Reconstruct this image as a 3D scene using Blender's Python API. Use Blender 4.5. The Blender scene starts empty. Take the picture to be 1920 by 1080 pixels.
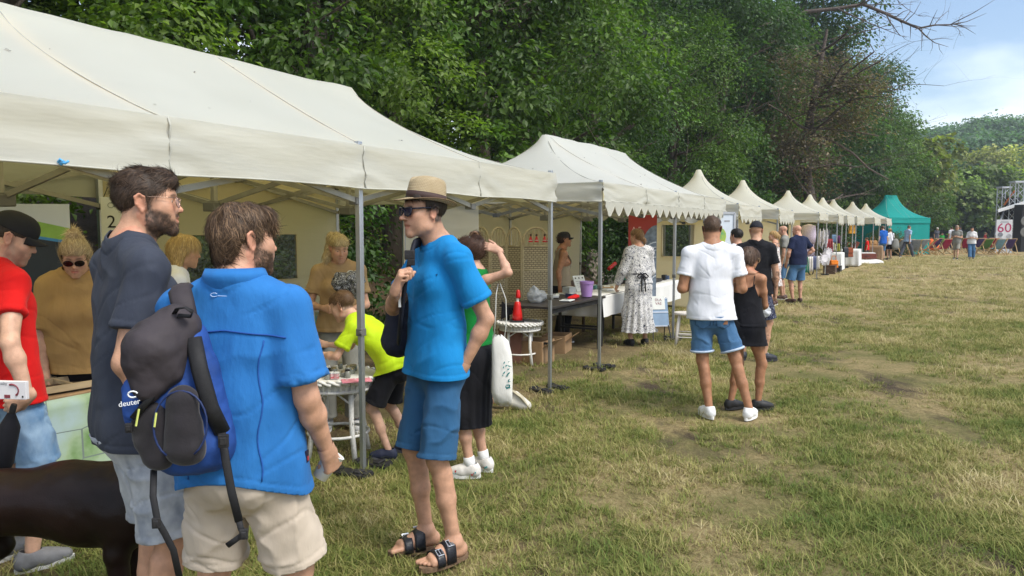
import bpy,bmesh,math,random
import numpy as np
from mathutils import Vector,Matrix,noise as mnoise
# camera
SC=bpy.context.scene
FPX,CAMH,HOR=1430.0,1.65,428.0
PITCH=math.atan((540-HOR)/FPX)
cam_data=bpy.data.cameras.new('camera')
cam=bpy.data.objects.new('camera',cam_data)
SC.collection.objects.link(cam)
SC.camera=cam
cam_data.sensor_width=36.0
cam_data.lens=36.0*FPX/1920.0
cam_data.clip_start=0.05
cam_data.clip_end=3000
cam.location=(0,0,CAMH)
cam.rotation_euler=(math.pi/2-PITCH,math.radians(0.0),0)
# world
SUN_EL,SUN_AZ=math.radians(52),math.radians(128)
W=bpy.data.worlds.new('World')
SC.world=W
W.use_nodes=True
nt=W.node_tree
nt.nodes.clear()
def wn(t,**kw):
 n=nt.nodes.new(t)
 for k,v in kw.items():
  setattr(n,k,v)
 return n
sky=wn('ShaderNodeTexSky',sky_type='NISHITA',sun_disc=False,sun_elevation=SUN_EL,sun_rotation=SUN_AZ)
sky.air_density=1.0;sky.dust_density=1.5;sky.ozone_density=1.2
tc=wn('ShaderNodeTexCoord')
mp=wn('ShaderNodeMapping');mp.inputs['Scale'].default_value=(1.0,1.0,2.6)
mp.inputs['Location'].default_value=(0.35,0.1,0.42)
ns=wn('ShaderNodeTexNoise');ns.inputs['Scale'].default_value=2.1;ns.inputs['Detail'].default_value=6;ns.inputs['Roughness'].default_value=0.52
rp=wn('ShaderNodeValToRGB');rp.color_ramp.elements[0].position=0.43;rp.color_ramp.elements[1].position=0.63
ns2=wn('ShaderNodeTexNoise');ns2.inputs['Scale'].default_value=3.4;ns2.inputs['Detail'].default_value=7
rp2=wn('ShaderNodeValToRGB')
rp2.color_ramp.elements[0].position=0.30;rp2.color_ramp.elements[0].color=(6.0,6.7,7.7,1)
rp2.color_ramp.elements[1].position=0.70;rp2.color_ramp.elements[1].color=(9.6,9.75,10.0,1)
mx=wn('ShaderNodeMix',data_type='RGBA')
bg=wn('ShaderNodeBackground');bg.inputs['Strength'].default_value=0.118
ow=wn('ShaderNodeOutputWorld')
L=nt.links.new
L(tc.outputs['Generated'],mp.inputs['Vector']);L(mp.outputs['Vector'],ns.inputs['Vector']);L(mp.outputs['Vector'],ns2.inputs['Vector'])
L(ns.outputs['Fac'],rp.inputs['Fac']);L(ns2.outputs['Fac'],rp2.inputs['Fac'])
L(rp.outputs['Color'],mx.inputs['Factor']);L(sky.outputs['Color'],mx.inputs[6]);L(rp2.outputs['Color'],mx.inputs[7])
L(mx.outputs[2],bg.inputs['Color']);L(bg.outputs['Background'],ow.inputs['Surface'])
# sun (high, seen through thin cloud)
sd=bpy.data.lights.new('sun','SUN')
sd.energy=2.1;sd.angle=math.radians(24);sd.color=(1.0,0.955,0.86)
sun=bpy.data.objects.new('sun',sd)
SC.collection.objects.link(sun)
sdir=Vector((math.sin(SUN_AZ)*math.cos(SUN_EL),math.cos(SUN_AZ)*math.cos(SUN_EL),math.sin(SUN_EL)))
sun.rotation_euler=sdir.to_track_quat('Z','Y').to_euler()
SC.view_settings.view_transform='Standard'
SC.view_settings.look='None'
SC.view_settings.exposure=0.8
SC.view_settings.gamma=1.0
SC.view_settings.use_curve_mapping=False
SC.render.engine='CYCLES'
SC.cycles.max_bounces=7
SC.cycles.diffuse_bounces=3
SC.cycles.transparent_max_bounces=8
SC.cycles.use_denoising=True
# picture geometry -> places in the world
def ray(px,py):
 a,b=(px-960)/FPX,(540-py)/FPX
 c,s=math.cos(PITCH),math.sin(PITCH)
 return Vector((a,c+b*s,-s+b*c))
def ground(px,py,z=0.0):
 r=ray(px,py);t=(z-CAMH)/r.z
 return Vector((r.x*t,r.y*t,z))
def at(px,py,d):
 r=ray(px,py);t=d/r.y
 return Vector((r.x*t,d,CAMH+r.z*t))
 # objects and tags
COL=SC.collection
def tag(o,label=None,cat=None,group=None,kind=None):
 if label:o['label']=label
 if cat:o['category']=cat
 if group:o['group']=group
 if kind:o['kind']=kind
 return o
def thing(name,label,cat,loc=(0,0,0),rotz=0.0,group=None):
 o=bpy.data.objects.new(name,None)
 o.empty_display_size=0.1
 COL.objects.link(o)
 o.location=loc;o.rotation_euler=(0,0,rotz)
 return tag(o,label,cat,group)
def link(name,me,parent=None):
 o=bpy.data.objects.new(name,me)
 COL.objects.link(o)
 if parent is not None:o.parent=parent
 return o
def kids(o):
 return[c for c in ALLCH.get(o.name,[])]
def copy_tree(o,parent=None):
 c=o.copy();COL.objects.link(c)
 if parent is not None:c.parent=parent
 for ch in o.children:copy_tree(ch,c)
 return c
def new_mesh(name,V,F,mats=(),smooth=True,mi=None,attr=None):
 """V (n,3), F list of faces or (m,3|4) array"""
 me=bpy.data.meshes.new(name)
 V=np.asarray(V,dtype=np.float32)
 if isinstance(F,np.ndarray)and F.ndim==2:
  m,k=F.shape
  me.vertices.add(len(V));me.vertices.foreach_set('co',V.ravel())
  me.loops.add(m*k);me.loops.foreach_set('vertex_index',F.astype(np.int32).ravel())
  me.polygons.add(m)
  me.polygons.foreach_set('loop_start',np.arange(0,m*k,k,dtype=np.int32))
  me.polygons.foreach_set('loop_total',np.full(m,k,dtype=np.int32))
  me.update(calc_edges=True)
 else:
  me.from_pydata([tuple(v)for v in V],[],[tuple(int(i)for i in f)for f in F])
  me.update()
 me.validate()
 for m_ in mats:me.materials.append(m_)
 n=len(me.polygons)
 if mi is not None and len(mi)==n:
  me.polygons.foreach_set('material_index',np.asarray(mi,dtype=np.int32))
 me.polygons.foreach_set('use_smooth',np.full(n,bool(smooth)))
 if attr is not None:
  a=me.color_attributes.new('Col','FLOAT_COLOR','POINT')
  A=np.ones((len(V),4),dtype=np.float32);A[:,:3]=attr
  if len(me.vertices)==len(V):a.data.foreach_set('color',A.ravel())
 me.update()
 return me
class MB:
 """collects primitive shapes, then makes ONE mesh object"""
 def __init__(s):s.v=[];s.f=[];s.m=[];s.n=0
 def add(s,V,F,mi=0):
  V=[tuple(v)for v in V]
  s.v+=V;s.f+=[tuple(i+s.n for i in f)for f in F];s.m+=[mi]*len(F);s.n+=len(V)
  return s
 def box(s,c,size,M=None,mi=0,taper=1.0):
  x,y,z=size[0]/2,size[1]/2,size[2]/2
  P=[]
  for k,(sx,sy,sz)in enumerate([(-1,-1,-1),(1,-1,-1),(1,1,-1),(-1,1,-1),(-1,-1,1),(1,-1,1),(1,1,1),(-1,1,1)]):
   t=taper if sz>0 else 1.0
   p=Vector((sx*x*t,sy*y*t,sz*z))
   if M is not None:p=M@p
   P.append(p+Vector(c))
  return s.add(P,[(0,3,2,1),(4,5,6,7),(0,1,5,4),(1,2,6,5),(2,3,7,6),(3,0,4,7)],mi)
 def bar(s,a,b,w,h=None,up=(0,0,1),mi=0):
  a,b=Vector(a),Vector(b);h=h or w
  d=(b-a);L_=d.length
  if L_<1e-6:return s
  d.normalize();u=Vector(up)
  if abs(d.dot(u))>0.97:u=Vector((1,0,0))
  x=d.cross(u).normalized();y=x.cross(d).normalized()
  P=[]
  for q in(a,b):
   for sx,sy in((-1,-1),(1,-1),(1,1),(-1,1)):
    P.append(q+x*sx*w/2+y*sy*h/2)
  return s.add(P,[(0,3,2,1),(4,5,6,7),(0,1,5,4),(1,2,6,5),(2,3,7,6),(3,0,4,7)],mi)
 def tube(s,pts,r,n=8,mi=0,cap=True,flat=1.0,up=(0,0,1)):
  pts=[Vector(p)for p in pts];m=len(pts)
  rr=list(r)if hasattr(r,'__len__')else[r]*m
  V=[];F=[]
  prevx=None
  for i,p in enumerate(pts):
   d=(pts[min(i+1,m-1)]-pts[max(i-1,0)])
   d=d.normalized()if d.length>1e-9 else Vector((0,0,1))
   if prevx is None:
    u=Vector(up)
    if abs(d.dot(u))>0.95:u=Vector((1,0,0))if abs(d.x)<0.9 else Vector((0,1,0))
    x=d.cross(u).normalized()
   else:
    x=(prevx-d*prevx.dot(d));x=x.normalized()if x.length>1e-6 else d.orthogonal().normalized()
   prevx=x;y=d.cross(x)
   for k in range(n):
    a=2*math.pi*k/n
    V.append(p+x*math.cos(a)*rr[i]+y*math.sin(a)*rr[i]*flat)
  for i in range(m-1):
   for k in range(n):
    F.append((i*n+k,i*n+(k+1)%n,(i+1)*n+(k+1)%n,(i+1)*n+k))
  if cap:
   F.append(tuple(range(n-1,-1,-1)));F.append(tuple((m-1)*n+k for k in range(n)))
  return s.add(V,F,mi)
 def lathe(s,prof,n=24,c=(0,0,0),M=None,mi=0,sx=1.0,sy=1.0,cap=True):
  V=[];F=[]
  for(r,z)in prof:
   for k in range(n):
    a=2*math.pi*k/n
    p=Vector((r*math.cos(a)*sx,r*math.sin(a)*sy,z))
    if M is not None:p=M@p
    V.append(p+Vector(c))
  m=len(prof)
  for i in range(m-1):
   for k in range(n):
    F.append((i*n+k,i*n+(k+1)%n,(i+1)*n+(k+1)%n,(i+1)*n+k))
  if cap:
   F.append(tuple(range(n-1,-1,-1)));F.append(tuple((m-1)*n+k for k in range(n)))
  return s.add(V,F,mi)
 def sheet(s,fn,nu,nv,mi=0):
  V=[fn(i/nu,j/nv)for j in range(nv+1)for i in range(nu+1)]
  F=[(j*(nu+1)+i,j*(nu+1)+i+1,(j+1)*(nu+1)+i+1,(j+1)*(nu+1)+i)for j in range(nv)for i in range(nu)]
  return s.add(V,F,mi)
 def build(s,name,mats,parent=None,smooth=False,bevel=0.0,solid=0.0,autosmooth=None):
  if not isinstance(mats,(list,tuple)):mats=[mats]
  V=np.array([tuple(v)for v in s.v],dtype=np.float32).reshape(-1,3)
  used=np.zeros(len(V),bool)
  for f in s.f:used[list(f)]=True
  rm=np.cumsum(used)-1
  me=new_mesh(name,V[used],[tuple(int(rm[i])for i in f)for f in s.f],mats,smooth,s.m)
  o=link(name,me,parent)
  if solid:
   md=o.modifiers.new('thickness','SOLIDIFY');md.thickness=solid;md.offset=0
  if bevel:
   md=o.modifiers.new('edge','BEVEL');md.width=bevel;md.segments=2;md.limit_method='ANGLE';md.angle_limit=math.radians(40)
  return o
def rotm(ax,deg):return Matrix.Rotation(math.radians(deg),3,ax)
def text_mesh(body,size,extrude=0.001,align='CENTER'):
 cu=bpy.data.curves.new('text','FONT')
 cu.body=body;cu.size=size;cu.extrude=extrude;cu.align_x=align;cu.align_y='CENTER';cu.resolution_u=3
 o=bpy.data.objects.new('text',cu);COL.objects.link(o)
 dg=bpy.context.evaluated_depsgraph_get()
 me=bpy.data.meshes.new_from_object(o.evaluated_get(dg))
 bpy.data.objects.remove(o);bpy.data.curves.remove(cu)
 return me
def text(name,body,size,mat,parent,M,extrude=0.001,align='CENTER'):
 me=text_mesh(body,size,extrude,align)
 me.materials.clear();me.materials.append(mat)
 o=link(name,me,parent);o.matrix_local=M
 return o
 # noise in numpy
def _h(ix,iy,iz,seed):
 n=(ix*374761393+iy*668265263+iz*2147483647+seed*1274126177)&0xFFFFFFFF
 n=((n^(n>>13))*1274126177)&0xFFFFFFFF
 n=(n^(n>>16))&0xFFFFFFFF
 return n.astype(np.float64)/4294967295.0
def vnoise(P,seed=0):
 P=np.asarray(P,dtype=np.float64)
 I=np.floor(P).astype(np.int64);f=P-I;f=f*f*(3-2*f)
 out=0
 for dx in(0,1):
  for dy in(0,1):
   for dz in(0,1):
    w=(f[:,0]if dx else 1-f[:,0])*(f[:,1]if dy else 1-f[:,1])*(f[:,2]if dz else 1-f[:,2])
    out=out+w*_h(I[:,0]+dx,I[:,1]+dy,I[:,2]+dz,seed)
 return out*2-1
def fbm(P,seed=0,octv=3):
 a=0;amp=1.0
 for k in range(octv):
  a=a+amp*vnoise(np.asarray(P)*(2**k)+17.3*k,seed+k);amp*=0.5
 return a
 # materials
MATS={}
def nodes_of(name):
 m=bpy.data.materials.new(name);m.use_nodes=True
 return m,m.node_tree,m.node_tree.nodes['Principled BSDF']
def rgb(c):return(c[0],c[1],c[2],1.0)
def pmat(name,col,rough=0.6,metal=0.0,var=0.12,scale=8.0,bump=0.0,bscale=60.0,spec=0.4,col2=None,coords='Object',stretch=(1,1,1),detail=4,sheen=0.0,trans=0.0,trcol=None,bdist=0.01):
 if name in MATS:return MATS[name]
 m,t,b=nodes_of(name)
 N=t.nodes.new;K=t.links.new
 tcn=N('ShaderNodeTexCoord');mpn=N('ShaderNodeMapping');mpn.inputs['Scale'].default_value=stretch
 K(tcn.outputs[coords],mpn.inputs['Vector'])
 nz=N('ShaderNodeTexNoise');nz.inputs['Scale'].default_value=scale;nz.inputs['Detail'].default_value=detail
 K(mpn.outputs['Vector'],nz.inputs['Vector'])
 r=N('ShaderNodeValToRGB');r.color_ramp.elements[0].position=0.32;r.color_ramp.elements[1].position=0.68
 c2=col2 or tuple(min(1,c*(1+var))for c in col)
 c1=col if col2 else tuple(c*(1-var)for c in col)
 r.color_ramp.elements[0].color=rgb(c1);r.color_ramp.elements[1].color=rgb(c2)
 K(nz.outputs['Fac'],r.inputs['Fac']);K(r.outputs['Color'],b.inputs['Base Color'])
 b.inputs['Roughness'].default_value=rough;b.inputs['Metallic'].default_value=metal
 b.inputs['Specular IOR Level'].default_value=spec
 if sheen:b.inputs['Sheen Weight'].default_value=sheen
 if bump:
  n2=N('ShaderNodeTexNoise');n2.inputs['Scale'].default_value=bscale;n2.inputs['Detail'].default_value=5
  K(mpn.outputs['Vector'],n2.inputs['Vector'])
  bp=N('ShaderNodeBump');bp.inputs['Strength'].default_value=bump;bp.inputs['Distance'].default_value=bdist
  K(n2.outputs['Fac'],bp.inputs['Height']);K(bp.outputs['Normal'],b.inputs['Normal'])
 if trans:
  tr=N('ShaderNodeBsdfTranslucent');mxs=N('ShaderNodeMixShader');mxs.inputs['Fac'].default_value=trans
  if trcol:tr.inputs['Color'].default_value=rgb(trcol)
  else:K(r.outputs['Color'],tr.inputs['Color'])
  K(b.outputs['BSDF'],mxs.inputs[1]);K(tr.outputs['BSDF'],mxs.inputs[2])
  K(mxs.outputs['Shader'],t.nodes['Material Output'].inputs['Surface'])
 MATS[name]=m
 return m
def attr_mat(name,rough=0.6,spec=0.3,bump=0.0,bscale=200.0,bdist=0.002,nvar=0.08,nscale=40,sss=0.0,trans=0.0,aniso=0.0,sheen=0.0,trgain=(1.2,1.5,0.5)):
 """base colour from the mesh's own colour attribute"""
 if name in MATS:return MATS[name]
 m,t,b=nodes_of(name)
 N=t.nodes.new;K=t.links.new
 a=N('ShaderNodeAttribute');a.attribute_name='Col'
 tcn=N('ShaderNodeTexCoord')
 nz=N('ShaderNodeTexNoise');nz.inputs['Scale'].default_value=nscale;nz.inputs['Detail'].default_value=4
 K(tcn.outputs['Object'],nz.inputs['Vector'])
 mr=N('ShaderNodeMapRange');mr.inputs['From Min'].default_value=0.3;mr.inputs['From Max'].default_value=0.7
 mr.inputs['To Min'].default_value=1-nvar;mr.inputs['To Max'].default_value=1+nvar
 K(nz.outputs['Fac'],mr.inputs['Value'])
 vm=N('ShaderNodeVectorMath');vm.operation='SCALE'
 K(a.outputs['Color'],vm.inputs[0]);K(mr.outputs['Result'],vm.inputs['Scale'])
 K(vm.outputs['Vector'],b.inputs['Base Color'])
 b.inputs['Roughness'].default_value=rough;b.inputs['Specular IOR Level'].default_value=spec
 if sheen:b.inputs['Sheen Weight'].default_value=sheen
 if sss:
  b.inputs['Subsurface Weight'].default_value=sss
  b.inputs['Subsurface Radius'].default_value=(0.012,0.005,0.003);b.inputs['Subsurface Scale'].default_value=0.6
 if bump:
  n2=N('ShaderNodeTexNoise');n2.inputs['Scale'].default_value=bscale;n2.inputs['Detail'].default_value=4
  K(tcn.outputs['Object'],n2.inputs['Vector'])
  bp=N('ShaderNodeBump');bp.inputs['Strength'].default_value=bump;bp.inputs['Distance'].default_value=bdist
  K(n2.outputs['Fac'],bp.inputs['Height']);K(bp.outputs['Normal'],b.inputs['Normal'])
 if trans:
  tr=N('ShaderNodeBsdfTranslucent');mxs=N('ShaderNodeMixShader');mxs.inputs['Fac'].default_value=trans
  v2=N('ShaderNodeVectorMath');v2.operation='MULTIPLY';v2.inputs[1].default_value=trgain
  K(vm.outputs['Vector'],v2.inputs[0]);K(v2.outputs['Vector'],tr.inputs['Color'])
  K(b.outputs['BSDF'],mxs.inputs[1]);K(tr.outputs['BSDF'],mxs.inputs[2])
  K(mxs.outputs['Shader'],t.nodes['Material Output'].inputs['Surface'])
 MATS[name]=m
 return m
 # implicit bodies: primitives blended smoothly, meshed by surface nets
def nv(v):return np.array(v,dtype=np.float64)
def unit(v):
 v=nv(v);l=np.linalg.norm(v)
 return v/l if l>1e-9 else v
class Prim:
 """round cone a->b (optionally flattened along axis `fax` by `flat`), k = blend radius, sub = carve"""
 def __init__(s,a,b,ra,rb=None,k=0.02,fax=None,flat=1.0,sub=False):
  s.a=nv(a);s.b=nv(b);s.ra=ra;s.rb=ra if rb is None else rb;s.k=k;s.sub=sub
  s.fax=None if fax is None else unit(fax);s.flat=flat
  r=max(s.ra,s.rb)*max(1.0,flat)+k+0.03
  s.lo=np.minimum(s.a,s.b)-r;s.hi=np.maximum(s.a,s.b)+r
 def ev(s,X,Y,Z):
  px,py,pz=X-s.a[0],Y-s.a[1],Z-s.a[2]
  ab=s.b-s.a;sc=1.0
  if s.fax is not None and s.flat!=1.0:
   g=1.0/s.flat-1.0
   q=(px*s.fax[0]+py*s.fax[1]+pz*s.fax[2])*g
   px,py,pz=px+q*s.fax[0],py+q*s.fax[1],pz+q*s.fax[2]
   ab=ab+s.fax*(ab@s.fax)*g
   sc=min(1.0,s.flat)
  l2=ab@ab
  if l2<1e-12:
   return(np.sqrt(px*px+py*py+pz*pz)-s.ra)*sc
  t=np.clip((px*ab[0]+py*ab[1]+pz*ab[2])/l2,0,1)
  dx,dy,dz=px-t*ab[0],py-t*ab[1],pz-t*ab[2]
  return(np.sqrt(dx*dx+dy*dy+dz*dz)-(s.ra+(s.rb-s.ra)*t))*sc
class CapPrim(Prim):
 """round cone cut off flat at b"""
 def ev(s,X,Y,Z):
  d=Prim.ev(s,X,Y,Z);u=unit(s.b-s.a)
  return np.maximum(d,(X-s.b[0])*u[0]+(Y-s.b[1])*u[1]+(Z-s.b[2])*u[2])
class Ell:
 """ellipsoid, rows of R = its axes"""
 def __init__(s,c,r,R=None,k=0.02,sub=False):
  s.c=nv(c);s.r=nv(r);s.R=np.eye(3)if R is None else np.asarray(R,dtype=np.float64);s.k=k;s.sub=sub
  m=s.r.max()+k+0.03
  s.lo=s.c-m;s.hi=s.c+m
 def ev(s,X,Y,Z):
  px,py,pz=X-s.c[0],Y-s.c[1],Z-s.c[2]
  q=[(px*s.R[i][0]+py*s.R[i][1]+pz*s.R[i][2])for i in range(3)]
  k0=np.sqrt(sum((q[i]/s.r[i])**2 for i in range(3)))
  k1=np.sqrt(sum((q[i]/s.r[i]**2)**2 for i in range(3)))+1e-9
  return np.where(k0<0.05,-s.r.min(),k0*(k0-1.0)/k1)
def field(prims,ax):
 nx,ny,nz=(len(a)for a in ax)
 F=np.full((nx,ny,nz),0.5)
 for p in prims:
  sl=[]
  for i in range(3):
   i0=np.searchsorted(ax[i],p.lo[i]);i1=np.searchsorted(ax[i],p.hi[i])
   sl.append(slice(i0,i1))
  if any(s_.stop<=s_.start for s_ in sl):continue
  X=ax[0][sl[0]][:,None,None];Y=ax[1][sl[1]][None,:,None];Z=ax[2][sl[2]][None,None,:]
  d=p.ev(X,Y,Z);o=F[tuple(sl)]
  if p.sub:
   d=-d
   h=np.clip(0.5-0.5*(o-d)/p.k,0,1)
   F[tuple(sl)]=o*(1-h)+d*h+p.k*h*(1-h)
  else:
   h=np.clip(0.5+0.5*(o-d)/p.k,0,1)
   F[tuple(sl)]=o*(1-h)+d*h-p.k*h*(1-h)
 return F
def eval_pts(prims,V):
 o=np.full(len(V),0.5)
 for p in prims:
  d=p.ev(V[:,0],V[:,1],V[:,2])
  if p.sub:continue
  h=np.clip(0.5+0.5*(o-d)/p.k,0,1)
  o=o*(1-h)+d*h-p.k*h*(1-h)
 return o
EC=[(0,1),(2,3),(4,5),(6,7),(0,2),(1,3),(4,6),(5,7),(0,4),(1,5),(2,6),(3,7)]
def surface_nets(F,ax):
 S=F<0
 c=np.zeros(tuple(n-1 for n in F.shape),dtype=np.int8)
 for dx in(0,1):
  for dy in(0,1):
   for dz in(0,1):
    c+=S[dx:dx+c.shape[0],dy:dy+c.shape[1],dz:dz+c.shape[2]]
 act=np.argwhere((c>0)&(c<8))
 if len(act)==0:return np.zeros((0,3)),np.zeros((0,4),dtype=np.int32)
 idx=np.full(c.shape,-1,dtype=np.int32)
 idx[act[:,0],act[:,1],act[:,2]]=np.arange(len(act))
 vals=np.stack([F[act[:,0]+(q&1),act[:,1]+((q>>1)&1),act[:,2]+((q>>2)&1)]for q in range(8)],1)
 corner=np.array([[(q&1),((q>>1)&1),((q>>2)&1)]for q in range(8)],dtype=np.float64)
 acc=np.zeros((len(act),3));cnt=np.zeros(len(act))
 for a,b in EC:
  va,vb=vals[:,a],vals[:,b]
  m=(va<0)!=(vb<0)
  t=np.where(m,va/np.where(m,va-vb,1),0)
  p=corner[a][None]+t[:,None]*(corner[b]-corner[a])[None]
  acc+=p*m[:,None];cnt+=m
 loc=acc/cnt[:,None]
 V=np.empty((len(act),3))
 for i in range(3):
  g=ax[i];lo=g[act[:,i]];V[:,i]=lo+loc[:,i]*(g[act[:,i]+1]-lo)
 Q=[]
 for axn in range(3):
  u,v=(axn+1)%3,(axn+2)%3
  s0=[slice(None)]*3;s1=[slice(None)]*3
  s0[axn]=slice(0,-1);s1[axn]=slice(1,None)
  A,B=S[tuple(s0)],S[tuple(s1)]
  e=np.argwhere(A!=B)
  ok=(e[:,u]>0)&(e[:,v]>0)&(e[:,u]<F.shape[u]-1)&(e[:,v]<F.shape[v]-1)
  e=e[ok]
  if not len(e):continue
  flip=A[e[:,0],e[:,1],e[:,2]]
  def cell(du,dv):
   w=e.copy();w[:,u]-=du;w[:,v]-=dv
   return idx[w[:,0],w[:,1],w[:,2]]
  q=np.stack([cell(1,1),cell(0,1),cell(0,0),cell(1,0)],1)
  q[~flip]=q[~flip][:,::-1]
  Q.append(q)
 Q=np.concatenate(Q);Q=Q[(Q>=0).all(1)]
 return V,Q
def mesh_prims(prims,h,lo=None,hi=None):
 if lo is None:
  lo=np.min([p.lo for p in prims if not p.sub],0);hi=np.max([p.hi for p in prims if not p.sub],0)
  lo=nv(lo)-h;hi=nv(hi)+h
 ax=[np.arange(lo[i],hi[i]+h,h)for i in range(3)]
 V,Q=surface_nets(field(prims,ax),ax)
 return smooth_mesh(V,Q,1,0.5),Q
def edges_of(Q):
 k=Q.shape[1]
 E=np.concatenate([Q[:,[i,(i+1)%k]]for i in range(k)])
 return E
def smooth_mesh(V,Q,it=1,lam=0.5):
 if not len(V):return V
 E=edges_of(Q)
 for _ in range(it):
  A=np.zeros_like(V);n=np.zeros(len(V))
  for i in range(3):
   A[:,i]=np.bincount(E[:,0],V[E[:,1],i],len(V))+np.bincount(E[:,1],V[E[:,0],i],len(V))
  n=np.bincount(E[:,0],minlength=len(V))+np.bincount(E[:,1],minlength=len(V))
  A=A/np.maximum(n,1)[:,None]
  V=np.where((n>0)[:,None],V+(A-V)*lam,V)
 return V
def vnormals(V,Q):
 k=Q.shape[1]
 n=np.cross(V[Q[:,1]]-V[Q[:,0]],V[Q[:,2]]-V[Q[:,0]])if k==3 else np.cross(V[Q[:,2]]-V[Q[:,0]],V[Q[:,3]]-V[Q[:,1]])
 N=np.zeros_like(V)
 for j in range(k):
  for i in range(3):N[:,i]+=np.bincount(Q[:,j],n[:,i],len(V))
 return N/np.maximum(np.linalg.norm(N,axis=1),1e-12)[:,None]
def to_tris(Q):
 return Q if Q.shape[1]==3 else np.concatenate([Q[:,[0,1,2]],Q[:,[0,2,3]]])
def clip(V,T,g):
 """keep the part of the triangle mesh where g <= 0, cutting triangles on g = 0"""
 T=to_tris(T);s=g>0
 c=s[T].sum(1)
 keep=T[c==0]
 out=[keep];newV=[];base=len(V)
 def cut(i,j):
  t=g[i]/(g[i]-g[j]);return V[i]+(V[j]-V[i])*t[:,None]
 for cnt in(1,2):
  M=T[c==cnt]
  if not len(M):continue
  odd=s[M]if cnt==1 else~s[M]
  r=np.argmax(odd,1);ar=np.arange(len(M))
  a,b,d=M[ar,r],M[ar,(r+1)%3],M[ar,(r+2)%3]
  p,q=cut(a,b),cut(a,d)
  ip=base+np.arange(len(M));iq=base+len(M)+np.arange(len(M));base+=2*len(M)
  newV+=[p,q]
  if cnt==1:
   out+=[np.stack([ip,b,d],1),np.stack([ip,d,iq],1)]
  else:
   out+=[np.stack([a,ip,iq],1)]
 V2=np.concatenate([V]+newV)if newV else V
 T2=np.concatenate(out)
 used=np.zeros(len(V2),bool);used[T2.ravel()]=True
 rm=np.cumsum(used)-1
 V3=V2[used];T3=rm[T2].astype(np.int32)
 key=np.round(V3*2e5).astype(np.int64)
 _,first,inv=np.unique(key,axis=0,return_index=True,return_inverse=True)
 inv=inv.ravel()
 V4=V3[first];T4=inv[T3]
 ok=(T4[:,0]!=T4[:,1])&(T4[:,1]!=T4[:,2])&(T4[:,0]!=T4[:,2])
 return V4,T4[ok].astype(np.int32)
def axis_t(P,a,b):
 a,b=nv(a),nv(b);ab=b-a
 t=(P-a)@ab/(ab@ab)
 d=np.linalg.norm(P-(a+np.clip(t,0,1)[:,None]*ab),axis=1)
 return t,d
def join(parts):
 V=[];T=[];n=0
 for v,t in parts:
  if len(v)==0:continue
  V.append(v);T.append(to_tris(t)+n);n+=len(v)
 return np.concatenate(V),np.concatenate(T)
def sstep(a,b,x):
 t=np.clip((x-a)/(b-a),0,1);return t*t*(3-2*t)
def strands(P,N,flow,length,width,lift=0.004,curl=0.4,seed=0,segs=4,gravity=0.0,jit=0.3):
 """thin tapered ribbons starting at P, following the direction field; returns V, F, per-vertex shade"""
 rng=np.random.default_rng(seed);n=len(P)
 D=flow+rng.normal(0,jit,(n,3))
 D-=N*(D*N).sum(1)[:,None];D/=np.maximum(np.linalg.norm(D,axis=1),1e-6)[:,None]
 ln=length*rng.uniform(0.6,1.25,n)
 S=np.cross(D,N);S/=np.maximum(np.linalg.norm(S,axis=1),1e-6)[:,None]
 cv=rng.normal(0,curl,n)
 pts=[];cur=P.copy();d=D.copy();up=lift*rng.uniform(0.2,1.6,n)
 W=width*rng.uniform(0.6,1.3,n)
 for k in range(segs+1):
  t=k/segs
  off=N*(up*np.sin(min(1,t*1.3)*1.7))[:,None]
  w=W*(1-t)**0.6*(0.55+0.45*min(1,t*4))
  c=cur+off
  pts.append(c-S*w[:,None]/2);pts.append(c+S*w[:,None]/2)
  d=d+S*(cv/segs)[:,None]+np.array([0,0,-gravity/segs])[None]-N*0.35/segs
  d/=np.linalg.norm(d,axis=1)[:,None]
  cur=cur+d*(ln/segs)[:,None]
 V=np.stack(pts,1).reshape(-1,3)
 m=2*(segs+1)
 b=np.arange(n)[:,None]*m
 F=np.concatenate([np.stack([b[:,0]+2*k,b[:,0]+2*k+1,b[:,0]+2*k+3,b[:,0]+2*k+2],1)for k in range(segs)])
 sh=np.repeat(rng.uniform(0,1,n),m)
 return V,F.astype(np.int32),sh
 # people
def Rx(a):a=math.radians(a);c,s=math.cos(a),math.sin(a);return np.array([[1,0,0],[0,c,-s],[0,s,c]])
def Ry(a):a=math.radians(a);c,s=math.cos(a),math.sin(a);return np.array([[c,0,s],[0,1,0],[-s,0,c]])
def Rz(a):a=math.radians(a);c,s=math.cos(a),math.sin(a);return np.array([[c,-s,0],[s,c,0],[0,0,1]])
SKIN=(0.50,0.285,0.185);TAN=(0.36,0.175,0.095);PALE=(0.56,0.35,0.25)
M_skin=attr_mat('skin',rough=0.5,spec=0.35,bump=0.5,bscale=140,bdist=0.002,nvar=0.17,nscale=26,sss=0.06)
M_hair=attr_mat('hair_strand',rough=0.5,spec=0.28,nvar=0.15,nscale=60)
def ik(a,b,l1,l2,hint):
 a,b=nv(a),nv(b);d=b-a;L_=np.linalg.norm(d);u=d/max(L_,1e-9)
 L_=min(L_,(l1+l2)*0.999)
 c=(l1*l1+L_*L_-l2*l2)/(2*l1*L_);c=max(-1,min(1,c))
 h=nv(hint)-u*(nv(hint)@u);h=unit(h)
 return a+u*l1*c+h*l1*math.sqrt(max(0,1-c*c))
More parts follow.
